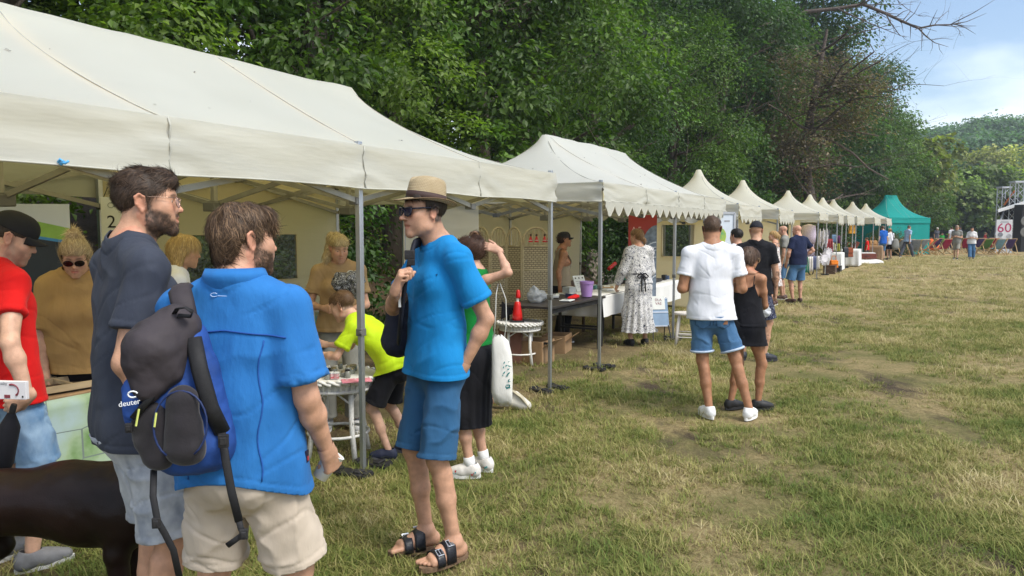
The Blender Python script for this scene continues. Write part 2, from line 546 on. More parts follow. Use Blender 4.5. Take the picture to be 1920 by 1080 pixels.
class Person:
 def __init__(s,label,x,y,yaw,H,z=0.0,skin=SKIN,female=False,b=1.0,lean=0,side=0,twist=0,head=(0,0,0),headfwd=0.0,foot=((-0.11,0.0,-8),(0.11,0.0,8)),arms=None,hip_z=None,hip_dx=0.0,res=1.0,shoe_h=0.02,leg_b=1.0,arm_b=1.0,knee=None,neck_b=1.0,shw=1.0,hs=1.0,group=None,nohead_low=False):
  s.H=H;q=s.q=H/1.8;s.b=b;s.skin=skin;s.female=female;s.res=res
  s.root=thing('person',label,'person',(x,y,z),-math.radians(yaw),group)
  up=nv((0,0,1))
  hz=hip_z if hip_z is not None else 0.525*H+shoe_h*0.8
  s.P=nv((hip_dx,0,hz))
  R1=Rz(-twist*0.4)@Rx(-lean*0.6)@Ry(side*0.5);R2=Rz(-twist)@Rx(-lean)@Ry(side)
  s.Rp=Rz(-twist*0.1)@Rx(-lean*0.35);s.R1=R1;s.R2=R2
  s.W=s.P+R1@nv((0,0,0.095*H));s.C=s.W+R2@nv((0,0.004*H,0.10*H))
  s.U=s.C+R2@nv((0,-0.004*H,0.075*H));s.N=s.U+R2@nv((0,-0.008*H,0.048*H))
  sw=(0.094 if female else 0.104)*H*shw
  s.Sh=[s.N+R2@nv((sg*sw,0.002*H,-0.041*H))for sg in(-1,1)]
  hy,hp,hr=head
  s.Rh=R2@Rx(lean*0.65)@Rz(-hy)@Rx(-hp)@Ry(hr)
  s.hs=hs*(0.93 if not female else 0.90)*(0.65*q+0.35)
  nb=s.N+R2@nv((0,0.012*H+headfwd*0.5,0.020*H))
  s.Hd=s.N+R2@Rx(lean*0.5)@nv((0,0.026*H+headfwd,0.026*H))+s.Rh@nv((0,0.012,0.108*s.hs/0.93))
  s.hip=[];s.kn=[];s.an=[];s.fd=[]
  lt,lsz=0.240*H,0.233*H
  for i,sg in enumerate((-1,1)):
   hj=s.P+Rz(-twist*0.1)@nv((sg*(0.052 if not female else 0.053)*H,0,-0.015*H))
   f=foot[i];fz=f[3]if len(f)>3 else 0.0
   a=nv((f[0],f[1],fz+0.043*H+shoe_h))
   fd=nv((math.sin(math.radians(f[2])),math.cos(math.radians(f[2])),0))
   hint=fd if knee is None else nv(knee[i])
   k_=ik(hj,a,lt,lsz,hint)
   s.hip.append(hj);s.kn.append(k_);s.an.append(a);s.fd.append(fd)
  arms=arms or{}
  s.el=[None,None];s.wr=[None,None];s.hd=[None,None]
  for i,sd in enumerate('LR'):
   sg=-1 if i==0 else 1
   A=arms.get(sd,{})
   if 'to' in A:
    e=ik(s.Sh[i],A['to'],0.172*H,0.145*H,A.get('hint',(sg*0.3,-1,-0.4)))
    w=e+unit(nv(A['to'])-e)*0.145*H
   else:
    e=s.Sh[i]+unit(A.get('u',(sg*0.16,-0.06,-1)))*0.172*H
    w=e+unit(A.get('f',(sg*0.03,0.18,-1)))*0.145*H
   fd=unit(w-e)
   hdv=unit(A['h'])if 'h' in A else fd
   pn=unit(A.get('palm',(-sg,0.1,0)))
   pn=unit(pn-hdv*(pn@hdv))
   s.el[i]=e;s.wr[i]=w
   s.hd[i]=dict(d=hdv,n=pn,curl=A.get('curl',0.35),thumb=A.get('thumb',0.4),sg=sg,hide=A.get('hide',False),curls=A.get('curls'))
  s.leg_b=leg_b;s.arm_b=arm_b;s.neck_b=neck_b
  s.cols=[]
 def hp(s,v):return s.Hd+s.Rh@(nv(v)*s.hs)
 # primitives of the skin
 def torso_prims(s,off=0.0,slack=0.0):
  q,b=s.q,s.b;f=s.R2[:,1];f1=s.R1[:,1];f0=s.Rp[:,1];up=s.R2[:,2]
  hipw=(0.142 if s.female else 0.136)*q*b+off;wa=(0.112 if s.female else 0.130)*q*b+off+slack
  ch=(0.135 if s.female else 0.150)*q*b+off
  fl=0.72
  P=[Prim(s.P-s.Rp[:,2]*0.06*q,s.P+s.Rp[:,2]*0.03*q,hipw*0.98,hipw,0.04,f0,fl),Prim(s.P,s.W,hipw,wa,0.05,f1,fl),Prim(s.W,s.C,wa,ch,0.05,f,0.70),Prim(s.C,s.U,ch,0.115*q*b+off,0.05,f,0.66)]
  for i in(0,1):
   P.append(Prim(s.U+up*0.02*q,s.Sh[i],0.064*q+off,0.050*q*s.arm_b+off*0.8,0.04,f,0.95))
   P.append(Prim(s.N+up*0.005*q,s.Sh[i]+up*0.012*q,0.046*q+off*0.8,0.038*q+off*0.8,0.04))
   sg=-1 if i==0 else 1
   P.append(Ell(s.P+s.Rp@nv((sg*0.062*q,-0.052*q,-0.055*q)),nv((0.078,0.075,0.085))*q*b+off,s.Rp.T,0.05))
   if s.female:
    P.append(Ell(s.C+s.R2@nv((sg*0.062*q,0.075*q,0.0)),nv((0.062,0.055,0.062))*q*b+off*0.6,s.R2.T,0.04))
   else:
    P.append(Ell(s.C+s.R2@nv((sg*0.065*q,0.055*q,0.04*q)),nv((0.075,0.045,0.06))*q*b+off*0.6,s.R2.T,0.05))
    P.append(Ell(s.C+s.R2@nv((sg*0.085*q,-0.045*q,0.045*q)),nv((0.07,0.05,0.09))*q*b+off*0.6,s.R2.T,0.05))
  return P
 def arm_prims(s,i,hand_end=True):
  q,b=s.q,s.arm_b;g=0.86 if s.female else 1.0
  S_,E,Wr=s.Sh[i],s.el[i],s.wr[i]
  m=S_+(E-S_)*0.45
  d=unit(Wr-E)
  return[Prim(S_,m,0.054*q*b*g,0.048*q*b*g,0.03),Prim(m,E,0.048*q*b*g,0.038*q*b*g,0.02),Prim(E,E+(Wr-E)*0.3,0.038*q*b*g,0.042*q*b*g,0.02),Prim(E+(Wr-E)*0.3,Wr,0.041*q*b*g,0.026*q*(0.5+0.5*b)*g,0.02,s.hd[i]['n'],0.86)]
 def leg_prims(s,i):
  q,b=s.q,s.leg_b
  hj,k,a=s.hip[i],s.kn[i],s.an[i];f=s.fd[i]
  back=-unit(np.cross(np.cross(unit(a-k),f),unit(a-k)))
  if np.linalg.norm(back)<1e-6:back=-f
  c=k+(a-k)*0.30+back*0.020*q
  kf=unit(k-(hj+a)/2)if np.linalg.norm(k-(hj+a)/2)>0.01 else f
  return[Prim(hj,hj+(k-hj)*0.5,0.086*q*b,0.073*q*b,0.04),Prim(hj+(k-hj)*0.5,k,0.073*q*b,0.053*q*b,0.03),Prim(k,k+(a-k)*0.5,0.050*q*b,0.046*q*b,0.025),Prim(k+(a-k)*0.5,a,0.046*q*b,0.034*q*(0.5+0.5*b),0.025),Prim(c-unit(a-k)*0.05*q,c+unit(a-k)*0.07*q,0.040*q*b,0.030*q*b,0.03),Prim(k+f*0.018*q,k+f*0.018*q+unit(a-k)*0.02*q,0.034*q,0.03*q,0.03)]
 def foot_prims(s,i,toes=True):
  q=s.q;a=s.an[i];f=s.fd[i];r=np.cross(f,(0,0,1));z0=a[2]-0.043*s.H
  g=lambda fw,sd,up_:nv((a[0],a[1],z0))+f*fw*q+r*sd*q+nv((0,0,up_*q))
  sg=-1 if i==0 else 1
  P=[Prim(a,g(-0.03,0,0.034),0.035*q,0.034*q,0.02),Prim(g(-0.035,0,0.034),g(0.06,0,0.03),0.033*q,0.036*q,0.02),Prim(a+f*0.005,g(0.12,-sg*0.008,0.026),0.034*q,0.026*q,0.03),Prim(g(0.05,sg*0.01,0.022),g(0.125,sg*0.02,0.018),0.034*q,0.026*q,0.02),Prim(g(0.11,-sg*0.03,0.02),g(0.13,sg*0.03,0.017),0.02*q,0.016*q,0.02),Ell(a+r*0.033*q+nv((0,0,0.0)),nv((0.012,0.016,0.016))*q,k=0.015),Ell(a-r*0.033*q,nv((0.012,0.016,0.016))*q,k=0.015)]
  if toes:
   for t in range(5):
    sd=-sg*(0.034-0.0175*t);ln=(0.185,0.18,0.17,0.158,0.142)[t]
    P.append(Prim(g(0.12,sd*0.9,0.016),g(ln,sd*1.05,0.011),(0.014 if t==0 else 0.0105)*q,(0.0125 if t==0 else 0.009)*q,0.006))
  return P
 def hand_prims(s,i):
  h=s.hd[i];q=s.q*(0.92 if s.female else 1.0);w=s.wr[i];d,n=h['d'],h['n']
  t=np.cross(d,n)*(1 if i==1 else-1)
  c=h['curl']
  P=[Prim(w-d*0.01,w+d*0.025*q,0.026*q,0.028*q,0.012,n,0.72)]
  kn=[]
  for j in range(4):
   off=(0.0285-0.019*j)*q
   k0=w+d*(0.088,0.092,0.087,0.078)[j]*q+t*off
   P.append(Prim(w+d*0.02*q+t*off*0.55,k0,0.016*q,0.0125*q,0.012,None,1))
   kn.append(k0)
  P.append(Ell(w+d*0.03*q+t*0.022*q+n*0.012*q,nv((0.018,0.018,0.03))*q,np.stack([n,t,d]),0.012))
  L_=[(0.042,0.026,0.021),(0.046,0.029,0.022),(0.043,0.027,0.021),(0.034,0.021,0.019)]
  cs=h['curls']or[c*(0.85+0.1*j)for j in range(4)]
  for j in range(4):
   ang=0.0;p=kn[j];r0=(0.0098,0.0098,0.0093,0.0083)[j]*q
   spread=(1.5-j)*0.06*(1-cs[j])
   for m in range(3):
    ang+=cs[j]*(1.35,1.75,1.2)[m]*(0.9 if m==0 else 1)
    dr=unit(d*math.cos(ang)+n*math.sin(ang)+t*spread)
    e=p+dr*L_[j][m]*q
    P.append(Prim(p,e,r0,r0*0.9,0.0035));p=e;r0*=0.92
  th=h['thumb']
  p=w+d*0.025*q+t*0.024*q+n*0.006*q
  d1=unit(d*(0.75-0.1*th)+t*(0.75-0.55*th)+n*(0.15+0.5*th));e=p+d1*0.045*q
  P.append(Prim(p,e,0.0155*q,0.012*q,0.008))
  d2=unit(d*0.9+t*(0.35-0.7*th)+n*(0.1+0.5*th));e2=e+d2*0.032*q
  P.append(Prim(e,e2,0.0115*q,0.0105*q,0.004))
  d3=unit(d2+t*(-0.3*th)+n*0.2*th);P.append(Prim(e2,e2+d3*0.026*q,0.0105*q,0.008*q,0.004))
  return P
 def head_prims(s,neck=True,mouth=0.0,nose=1.0,jaw=1.0):
  g=s.hs;R=s.Rh;hp=s.hp;fm=s.female
  E=lambda c,r,k=0.02,sub=False:Ell(hp(c),nv(r)*g,R.T,k*g,sub)
  C=lambda a,b,ra,rb,k=0.015,fax=None,flat=1.0,sub=False:Prim(hp(a),hp(b),ra*g,rb*g,k*g,None if fax is None else R@nv(fax),flat,sub)
  P=[E((0,-0.018,0.038),(0.074,0.098,0.084)),E((0,0.045,0.045),(0.060,0.050,0.062),0.03),E((0,0.035,-0.03),(0.060,0.060,0.082),0.03)]
  for sg in(-1,1):
   jw=(0.050 if fm else 0.056)*jaw
   P+=[C((sg*jw,-0.012,-0.045),(sg*jw*0.92,0.012,-0.078),0.022,0.018,0.03),C((sg*jw*0.92,0.012,-0.078),(sg*0.014,0.080,-0.107),0.018,0.016,0.025),E((sg*0.044,0.064,-0.018),(0.022,0.023,0.020),0.035),E((sg*0.033,0.054,-0.058),(0.027,0.028,0.036),0.035),C((sg*0.012,0.090,0.026),(sg*0.046,0.074,0.026),0.010 if not fm else 0.007,0.009,0.016)]
  P+=[E((0,0.086,-0.104),(0.020,0.016,0.018),0.022),E((0,0.078,-0.058),(0.036,0.024,0.034),0.025)]
  for sg in(-1,1):
   P+=[E((sg*0.032,0.103,0.008),(0.019,0.018,0.012),0.014,True),E((sg*0.032,0.078,0.004),(0.0165,0.0120,0.0130),0.004),C((sg*0.020,0.0885,0.0115),(sg*0.045,0.083,0.010),0.0042,0.004,0.005),C((sg*0.021,0.087,-0.0055),(sg*0.044,0.082,-0.004),0.0038,0.0035,0.006)]
  nl=nose
  P+=[C((0,0.090,0.016),(0,0.108*(0.3+0.7*nl)+0.027*(1-nl),-0.022),0.0085,0.0105,0.010),E((0,0.113*nl,-0.029),(0.0125,0.0125,0.011),0.008)]
  for sg in(-1,1):P+=[E((sg*0.0125,0.101*nl,-0.033),(0.0085,0.011,0.008),0.005),E((sg*0.0068,0.108*nl,-0.041),(0.004,0.006,0.004),0.003,True)]
  P+=[C((-0.025,0.0895,-0.0615),(0,0.1015,-0.0575),0.0048,0.0068,0.006),C((0.025,0.0895,-0.0615),(0,0.1015,-0.0575),0.0048,0.0068,0.006),C((-0.023,0.0885,-0.0645-mouth*0.6),(0.0,0.0995,-0.0710-mouth),0.0048,0.0078,0.006),C((0.023,0.0885,-0.0645-mouth*0.6),(0.0,0.0995,-0.0710-mouth),0.0048,0.0078,0.006),C((-0.026,0.094,-0.0645-mouth*0.4),(0.0,0.1065,-0.064-mouth*0.4),0.0012+mouth*0.3,0.0018+mouth*0.35,0.003,None,1.0,True),C((0.026,0.094,-0.0645-mouth*0.4),(0.0,0.1065,-0.064-mouth*0.4),0.0012+mouth*0.3,0.0018+mouth*0.35,0.003,None,1.0,True)]
  for sg in(-1,1):
   c=nv((sg*0.074,-0.012,-0.004));q=nv((sg*0.012,-0.014,0))
   pts=[c+nv((sg*0.002,0.016,-0.018)),c+nv((sg*0.006,0.012,0.022)),c+nv((sg*0.014,-0.004,0.033)),c+nv((sg*0.017,-0.018,0.022)),c+nv((sg*0.013,-0.014,-0.006)),c+nv((sg*0.006,0.004,-0.031))]
   P.append(C(c+nv((sg*0.004,0.0,0.006)),c+nv((sg*0.004,0.002,-0.018)),0.021,0.013,0.006,(1,0.55*sg,0),0.22))
   for a,b in zip(pts[:-1],pts[1:]):P.append(C(a,b,0.0052,0.0052,0.004))
   P.append(C(pts[-1],pts[0],0.0065,0.005,0.004))
   P.append(E(c+nv((sg*0.014,0.006,-0.004)),(0.007,0.006,0.010),0.004,True))
  if neck:
   f=s.R2[:,1];nr=(0.049 if fm else 0.058)*s.q*s.neck_b
   P+=[Prim(s.N-s.R2[:,2]*0.035*s.q,s.hp((0,-0.028,-0.055)),nr*1.08,nr,0.025,f,0.98),Prim(s.N+f*0.025*s.q,s.hp((0,0.02,-0.075)),nr*0.62,nr*0.6,0.03)]
  return P
  # build the continuous skin mesh
 def build_body(s,head_h=0.0045,hand_h=0.0045,body_h=0.009,bare_feet=False,feet=False,beard=None,stubble=None,brow=(0.06,0.035,0.02),mouth=0.0,nose=1.0,jaw=1.0,lip=None,hairline=None,cap_col=None,tattoo=None):
  parts=[]
  up=s.R2[:,2]
  low=s.torso_prims(-0.010)
  nr=(0.049 if s.female else 0.058)*s.q*s.neck_b
  low+=s.head_prims(True)
  for i in(0,1):
   low+=s.arm_prims(i)+s.leg_prims(i)
   if feet:low+=s.foot_prims(i,False)if not bare_feet else s.foot_prims(i,False)[:1]
  V,Q=mesh_prims(low,body_h)
  T=to_tris(Q)
  cutp=s.N-s.R2[:,2]*0.004
  g=(V-cutp)@s.R2[:,2]
  near=(np.linalg.norm(V-cutp,axis=1)<0.10)|(np.linalg.norm(V-s.Hd,axis=1)<0.17)
  V,T=clip(V,T,np.where(near,g,-1.0))
  parts.append((V,T))
  hp_=s.head_prims(True,mouth,nose,jaw)
  hp_+=[p for p in s.torso_prims()if np.linalg.norm((p.lo+p.hi)/2-s.N)<0.22]
  m=0.15*s.hs
  lo,hi=np.minimum(s.Hd-m,s.N-0.10),np.maximum(s.Hd+m+0.01,s.N+0.1)
  hv,hq=mesh_prims(hp_,head_h,lo,hi)
  ht=to_tris(hq)
  g=(cutp-s.R2[:,2]*0.006-hv)@s.R2[:,2]
  hv,ht=clip(hv,ht,np.maximum(g,np.linalg.norm(hv-s.N,axis=1)-0.10-10*np.maximum(0,0.17-np.linalg.norm(hv-s.Hd,axis=1))))
  parts.append((hv,ht))
  for i in(0,1):
   if s.hd[i]['hide']:continue
   ps=s.hand_prims(i)+s.arm_prims(i)[-1:]
   d=unit(s.wr[i]-s.el[i])
   c=s.wr[i]+s.hd[i]['d']*0.08*s.q
   lo,hi=np.minimum(s.wr[i]-d*0.035,c)-0.12*s.q,np.maximum(s.wr[i],c)+0.12*s.q
   v,q_=mesh_prims(ps,hand_h,lo,hi)
   t=to_tris(q_)
   g=(s.wr[i]-d*0.03-v)@d
   v,t=clip(v,t,g)
   parts.append((v,t))
  if bare_feet:
   for i in(0,1):
    ps=s.foot_prims(i,True)+s.leg_prims(i)[-3:-2]
    a=s.an[i];lo=a-0.2*s.q;hi=a+0.22*s.q;hi[2]=a[2]+0.06
    v,q_=mesh_prims(ps,0.005,lo,hi)
    v,t=clip(v,to_tris(q_),v[:,2]-(a[2]+0.045))
    parts.append((v,t))
  V,T=join(parts)
  loc=((V-s.Hd)@s.Rh)/s.hs
  col=np.tile(nv(s.skin),(len(V),1))
  head=(np.abs(loc)<0.16).all(1)
  x,y,z=loc[:,0],loc[:,1],loc[:,2]
  nz=fbm(loc*60,5,2)
  ch=head*np.exp(-(((np.abs(x)-0.042)/0.02)**2+((z+0.02)/0.022)**2))*(y>0.03)
  col*=1+ch[:,None]*nv((0.04,-0.10,-0.10))
  ns_=head*np.exp(-((x/0.014)**2+((z+0.03)/0.014)**2))*(y>0.09)
  col*=1+ns_[:,None]*nv((0.03,-0.12,-0.12))
  ears=head*(np.abs(x)>0.073)
  col*=1+ears[:,None]*nv((0.03,-0.12,-0.12))
  lp=head*np.exp(-((np.maximum(np.abs(x)-0.017,0)/0.006)**2+((z+0.064+mouth*0.4)/(0.0085+mouth*0.6))**2))*(y>0.082)
  lc=nv(lip)if lip is not None else nv(s.skin)*nv((0.82,0.50,0.50))
  col=col*(1-0.75*lp[:,None])+lc*0.75*lp[:,None]
  br=head*np.exp(-(((np.abs(x)-0.032)/0.017)**4+((z-0.0255-0.004*np.sin(np.abs(x)*70))/0.0042)**2))*(y>0.06)
  col=col*(1-0.8*br[:,None])+nv(brow)*0.8*br[:,None]
  if beard is not None:
   bc,amt=beard
   jl=sstep(-0.028,-0.055,z-0.30*(np.maximum(0,0.045-y))*0)*(y>-0.012)
   cheek=sstep(0.0,0.022,-(z+0.035)-np.maximum(0,y-0.03)*0.35+(np.abs(x)>0.052)*0.02)
   must=np.exp(-((z+0.049)/0.008)**2)*(np.abs(x)<0.034)*(y>0.07)
   side=sstep(0.0,0.03,0.03-z)*np.exp(-((y-0.012)/0.014)**2)*(np.abs(x)>0.05)
   below=sstep(-0.150,-0.125,z)
   m_=np.clip(np.maximum(np.maximum(cheek*(y>0.0),must),side),0,1)*head*below
   m_*=1-0.9*np.clip(lp*1.3,0,1)
   m_*=np.clip(0.85+0.3*nz,0,1)*amt
   s.beard_mask=(V,m_)
   col=col*(1-m_[:,None])+nv(bc)*m_[:,None]
  if stubble is not None:
   hc,hl=stubble
   m_=head*sstep(-0.01,0.01,z-hl(x,y))*np.clip(0.9+0.25*nz,0,1)
   col=col*(1-m_[:,None])+nv(hc)*m_[:,None]
  if tattoo is not None:col=tattoo(V,col)
  me=new_mesh('body',V,T.astype(np.int32),[M_skin],True,attr=col)
  s.body=link('body',me,s.root)
  s.skinmesh=(V,T)
  return s
  # clothes
 def cloth(s,name,prims,mat,h=0.009,clips=(),fold=0.006,fseed=0,fscale=(7,7,2.4),solid=0.004,hem=None,attr=None,extra=None,sm=2,label=None,bands=()):
  V,Q=mesh_prims(prims,h)
  V=smooth_mesh(V,Q,sm,0.5)
  N=vnormals(V,Q)
  if fold:
   n1=fbm(V*nv(fscale)+fseed*3.1,fseed,3)
   r=1-np.abs(fbm(V*nv((fscale[0]*0.8,fscale[1]*0.8,fscale[2]*1.6))+9.7+fseed,fseed+7,2))
   wp_=V+0.04*np.stack([vnoise(V*6,fseed+31),vnoise(V*6,fseed+32),vnoise(V*6,fseed+33)],1)
   lr=np.sign(V[:,0])*0.55
   dg=np.stack([(wp_[:,0]+lr*wp_[:,2])*1.7,wp_[:,1]*2.6,(wp_[:,2]-lr*wp_[:,0])*8.5],1)
   cr=np.exp(-(fbm(dg+fseed*2.7,fseed+41,2)/0.07)**2)
   V=V+N*(np.maximum(-0.55,n1*0.8+(r**3)*0.9-0.30-0.42*cr)*fold)[:,None]
  if extra is not None:V=extra(V,N)
  if fold and clips:
   gm=np.max([g(V)for g in(bands or clips)],0)
   V=V+N*(0.0022*sstep(-0.026,-0.021,gm)*(gm<0.03)-0.002*np.exp(-((gm+0.026)/0.004)**2))[:,None]
  T=to_tris(Q)
  for g in clips:
   if len(V)==0:break
   V,T=clip(V,T,g(V))
  if hem is not None:
   pass
  col=attr(V)if attr is not None else None
  me=new_mesh(name,V,T,mat if isinstance(mat,(list,tuple))else[mat],True,attr=col)
  o=link(name,me,s.root)
  if solid:
   md=o.modifiers.new('thickness','SOLIDIFY');md.thickness=solid;md.offset=-1
  if label:o['label']=label
  return o
 def shirt(s,mat,name='shirt',hem=-0.09,sleeve=0.62,loose=0.016,slack=0.012,sl_loose=0.022,neck=0.082,neck_f=0.012,neck_u=0.03,fold=0.006,seed=1,attr=None,h=0.009,flare=0.0,nosleeve=False,arm_cut=0.0,collar=False,extra=None,hem_side=0.0,belly=0.0,clips=()):
  q=s.q;up0=s.Rp[:,2];f0=s.Rp[:,1]
  P=s.torso_prims(loose,slack)
  hemw=0.140*q*s.b+loose+flare
  HP=[]
  HP.append(Prim(s.P+s.Rp[:,2]*0.04,s.P+up0*(hem*s.H*0.5-0.05),hemw,hemw,0.05,f0,0.74))
  HP.append(Prim(s.W,s.P-up0*0.03,hemw*0.97,hemw,0.05,f0,0.74))
  for i in(0,1):HP.append(Prim(s.hip[i]+nv((0,0,0.02)),s.hip[i]+(s.kn[i]-s.hip[i])*0.4,0.086*q*s.leg_b+0.027,0.080*q*s.leg_b+0.034,0.05))
  P+=HP
  if belly:P.append(Ell(s.W+s.R1@nv((0,0.05*q,-0.02)),nv((0.14,0.10,0.13))*q*belly,s.R1.T,0.06))
  for i in(0,1):
   if nosleeve:continue
   S_,E,Wr=s.Sh[i],s.el[i],s.wr[i]
   t=sleeve
   r0=0.054*q*s.arm_b+sl_loose*0.4;r1=0.047*q*s.arm_b*(0.92 if s.female else 1)+sl_loose
   if t<=1.0:
    P.append(CapPrim(S_,S_+(E-S_)*t,r0,r1,0.03))
   else:
    P.append(Prim(S_,E,r0,r1,0.04));P.append(CapPrim(E,E+(Wr-E)*(t-1),r1,r1*0.82,0.02))
  TP=[p for p in s.torso_prims(loose,slack)if not(isinstance(p,Prim)and p.k==0.04 and p.flat in(0.95,1.0))]+HP
  def dtorso(V):
   return eval_pts(TP,V)
  hz=s.P+up0*hem*s.H*0.5
  s.hemz=hem*s.H*0.5
  side=s.Rp[:,0]
  def ghem(V):
   lx=(V-s.P)@side
   g=(hz-V)@up0-hem_side*(lx/(0.15*q))**2*0.02
   if nosleeve:return g
   return np.minimum(g,0.045-dtorso(V))
  cl=[ghem]
  nc=s.N+s.R2@nv((0,neck_f*1.0,neck_u))
  def gneck(V):
   l=(V-nc)@s.R2
   rr=np.sqrt(l[:,0]**2+(l[:,1]*0.95)**2+np.minimum(l[:,2],0)**2*0.9)
   return np.where(np.linalg.norm(V-nc,axis=1)<0.3,neck*q-rr,-1)
  cl.append(gneck);bands=[gneck,lambda V:np.where(dtorso(V)<0.03,ghem(V),-1)]
  for i in(0,1):
   if nosleeve:
    def ga(V,i=i):
     sg=-1 if i==0 else 1
     l=(V-s.Sh[i])@s.R2
     return np.where(sg*l[:,0]>-0.09,sg*l[:,0]+0.018+arm_cut-0.35*np.maximum(-l[:,2]-0.07,0)-2.0*np.maximum(-l[:,2]-0.16,0),-1)
    cl.append(ga)
   elif sleeve<=1.0:
    def gs(V,i=i):
     t,d=axis_t(V,s.Sh[i],s.el[i])
     L_=np.linalg.norm(s.el[i]-s.Sh[i])
     return np.where((d<0.13*max(1,s.arm_b))&(t>sleeve-0.25)&(dtorso(V)>0.03),(t-sleeve)*L_,-1)
    bands.append(gs)
   else:
    def gs(V,i=i):
     t,d=axis_t(V,s.el[i],s.wr[i])
     L_=np.linalg.norm(s.wr[i]-s.el[i])
     return np.where((d<0.10)&(t>sleeve-1.3)&(dtorso(V)>0.03),(t-(sleeve-1))*L_,-1)
    bands.append(gs)
  cl+=list(clips)
  return s.cloth(name,P,mat,h,cl,fold,seed,attr=attr,extra=extra,bands=bands)
 def legs_cloth(s,mat,name='shorts',hem=1.0,loose=0.02,hem_loose=0.035,fold=0.005,seed=3,h=0.009,waist=0.05,attr=None,rise=0.0,taper=None,extra=None,cuff=None):
  """hem: 0..1 along the thigh, 1..2 along the shin"""
  q=s.q;P=[]
  hipw=(0.142 if s.female else 0.136)*q*s.b+0.012
  P.append(Prim(s.P-s.Rp[:,2]*0.06*q,s.P+s.Rp[:,2]*0.03*q,hipw*0.98,hipw,0.04,s.Rp[:,1],0.74))
  P.append(Prim(s.P,s.P+s.Rp[:,2]*0.09*q,hipw,hipw*0.96,0.04,s.Rp[:,1],0.74))
  for i in(0,1):
   sg=-1 if i==0 else 1
   P.append(Ell(s.P+s.Rp@nv((sg*0.062*q,-0.052*q,-0.06*q)),nv((0.078,0.075,0.09))*q*s.b+0.012,s.Rp.T,0.05))
   hj,k,a=s.hip[i],s.kn[i],s.an[i]
   t1=min(hem,1.0)
   r0=0.083*q*s.leg_b+loose*0.35
   rk=0.062*q*s.leg_b+(loose+(hem_loose-loose)*(1.0 if hem<=1 else 0.5))
   re=r0+(rk-r0)*min(1,t1*1.0)
   P.append(Prim(hj-nv((0,0,0.01)),hj+(k-hj)*(t1+(0.12 if hem<=1 else 0)),r0,re,0.035))
   if hem>1:
    ra=(0.042*q*s.leg_b+hem_loose)if taper is None else taper
    t2=hem-1
    P.append(Prim(k,k+(a-k)*(t2+0.08),rk,rk+(ra-rk)*t2,0.03))
  cl=[]
  if hasattr(s,'hemz'):waist=min(waist,s.hemz+0.032)
  wz=s.P+s.Rp[:,2]*waist
  cl.append(lambda V:(V-wz)@s.Rp[:,2])
  for i in(0,1):
   def gl(V,i=i):
    a0,b0=(s.hip[i],s.kn[i])if hem<=1 else(s.kn[i],s.an[i])
    tt=hem if hem<=1 else hem-1
    t,d=axis_t(V,a0,b0);t_o,d_o=axis_t(V,*((s.hip[1-i],s.kn[1-i])if hem<=1 else(s.kn[1-i],s.an[1-i])))
    L_=np.linalg.norm(b0-a0)
    return np.where((d<=d_o+1e-6)&(t>tt-0.4)&(d<0.2),(t-tt)*L_,-1)
   cl.append(gl)
  return s.cloth(name,P,mat,h,cl,fold,seed,(9,9,4.5),attr=attr,extra=extra)
 def skirt(s,mat,name='skirt',bottom=0.45,top=0.06,r0=None,r1=0.2,fold=0.006,seed=4,pleat=0.0,npl=16,h=0.01,attr=None,flat=0.8,cx=0.0,cy=0.0):
  q=s.q
  r0=r0 or(0.142*q*s.b+0.012)
  up0=nv((0,0,1))
  bot=nv((s.P[0]+cx,s.P[1]+cy,bottom))
  P=[Prim(s.P+s.Rp[:,2]*0.12,s.P,r0*0.86,r0,0.05,s.Rp[:,1],0.76),Prim(s.P,bot-up0*0.06,r0,r1,0.04,s.Rp[:,1],flat)]
  for i in(0,1):
   sg=-1 if i==0 else 1
   P.append(Ell(s.P+s.Rp@nv((sg*0.062*q,-0.052*q,-0.06*q)),nv((0.078,0.07,0.09))*q*s.b+0.014,s.Rp.T,0.05))
   hj,k_=s.hip[i],s.kn[i];e_=hj+(k_-hj)*min(1.0,(hj[2]-bottom+0.05)/max(0.05,hj[2]-k_[2]))
   P.append(Prim(hj,e_,0.088*q*s.leg_b+0.016,0.075*q*s.leg_b+0.016,0.08))
   if bottom<k_[2]:P.append(Prim(k_,k_+(s.an[i]-k_)*min(1,(k_[2]-bottom+0.05)/(k_[2]-s.an[i][2])),0.075*q+0.012,0.07*q,0.08))
  def ex(V,N):
   if not pleat:return V
   a=np.arctan2(V[:,1]-s.P[1],V[:,0]-s.P[0]);k=np.clip((s.P[2]+0.05-V[:,2])/(s.P[2]-bottom),0,1)
   w=np.sin(a*npl+2.0*vnoise(V*nv((4,4,1)),3)+0.6*np.sin(V[:,2]*5))
   return V+N*(w*pleat*k)[:,None]
  return s.cloth(name,P,mat,h,[lambda V:bottom-V[:,2]+0*V[:,0],lambda V:(V-(s.P+s.Rp[:,2]*top))@s.Rp[:,2]],fold,seed,attr=attr,extra=ex)
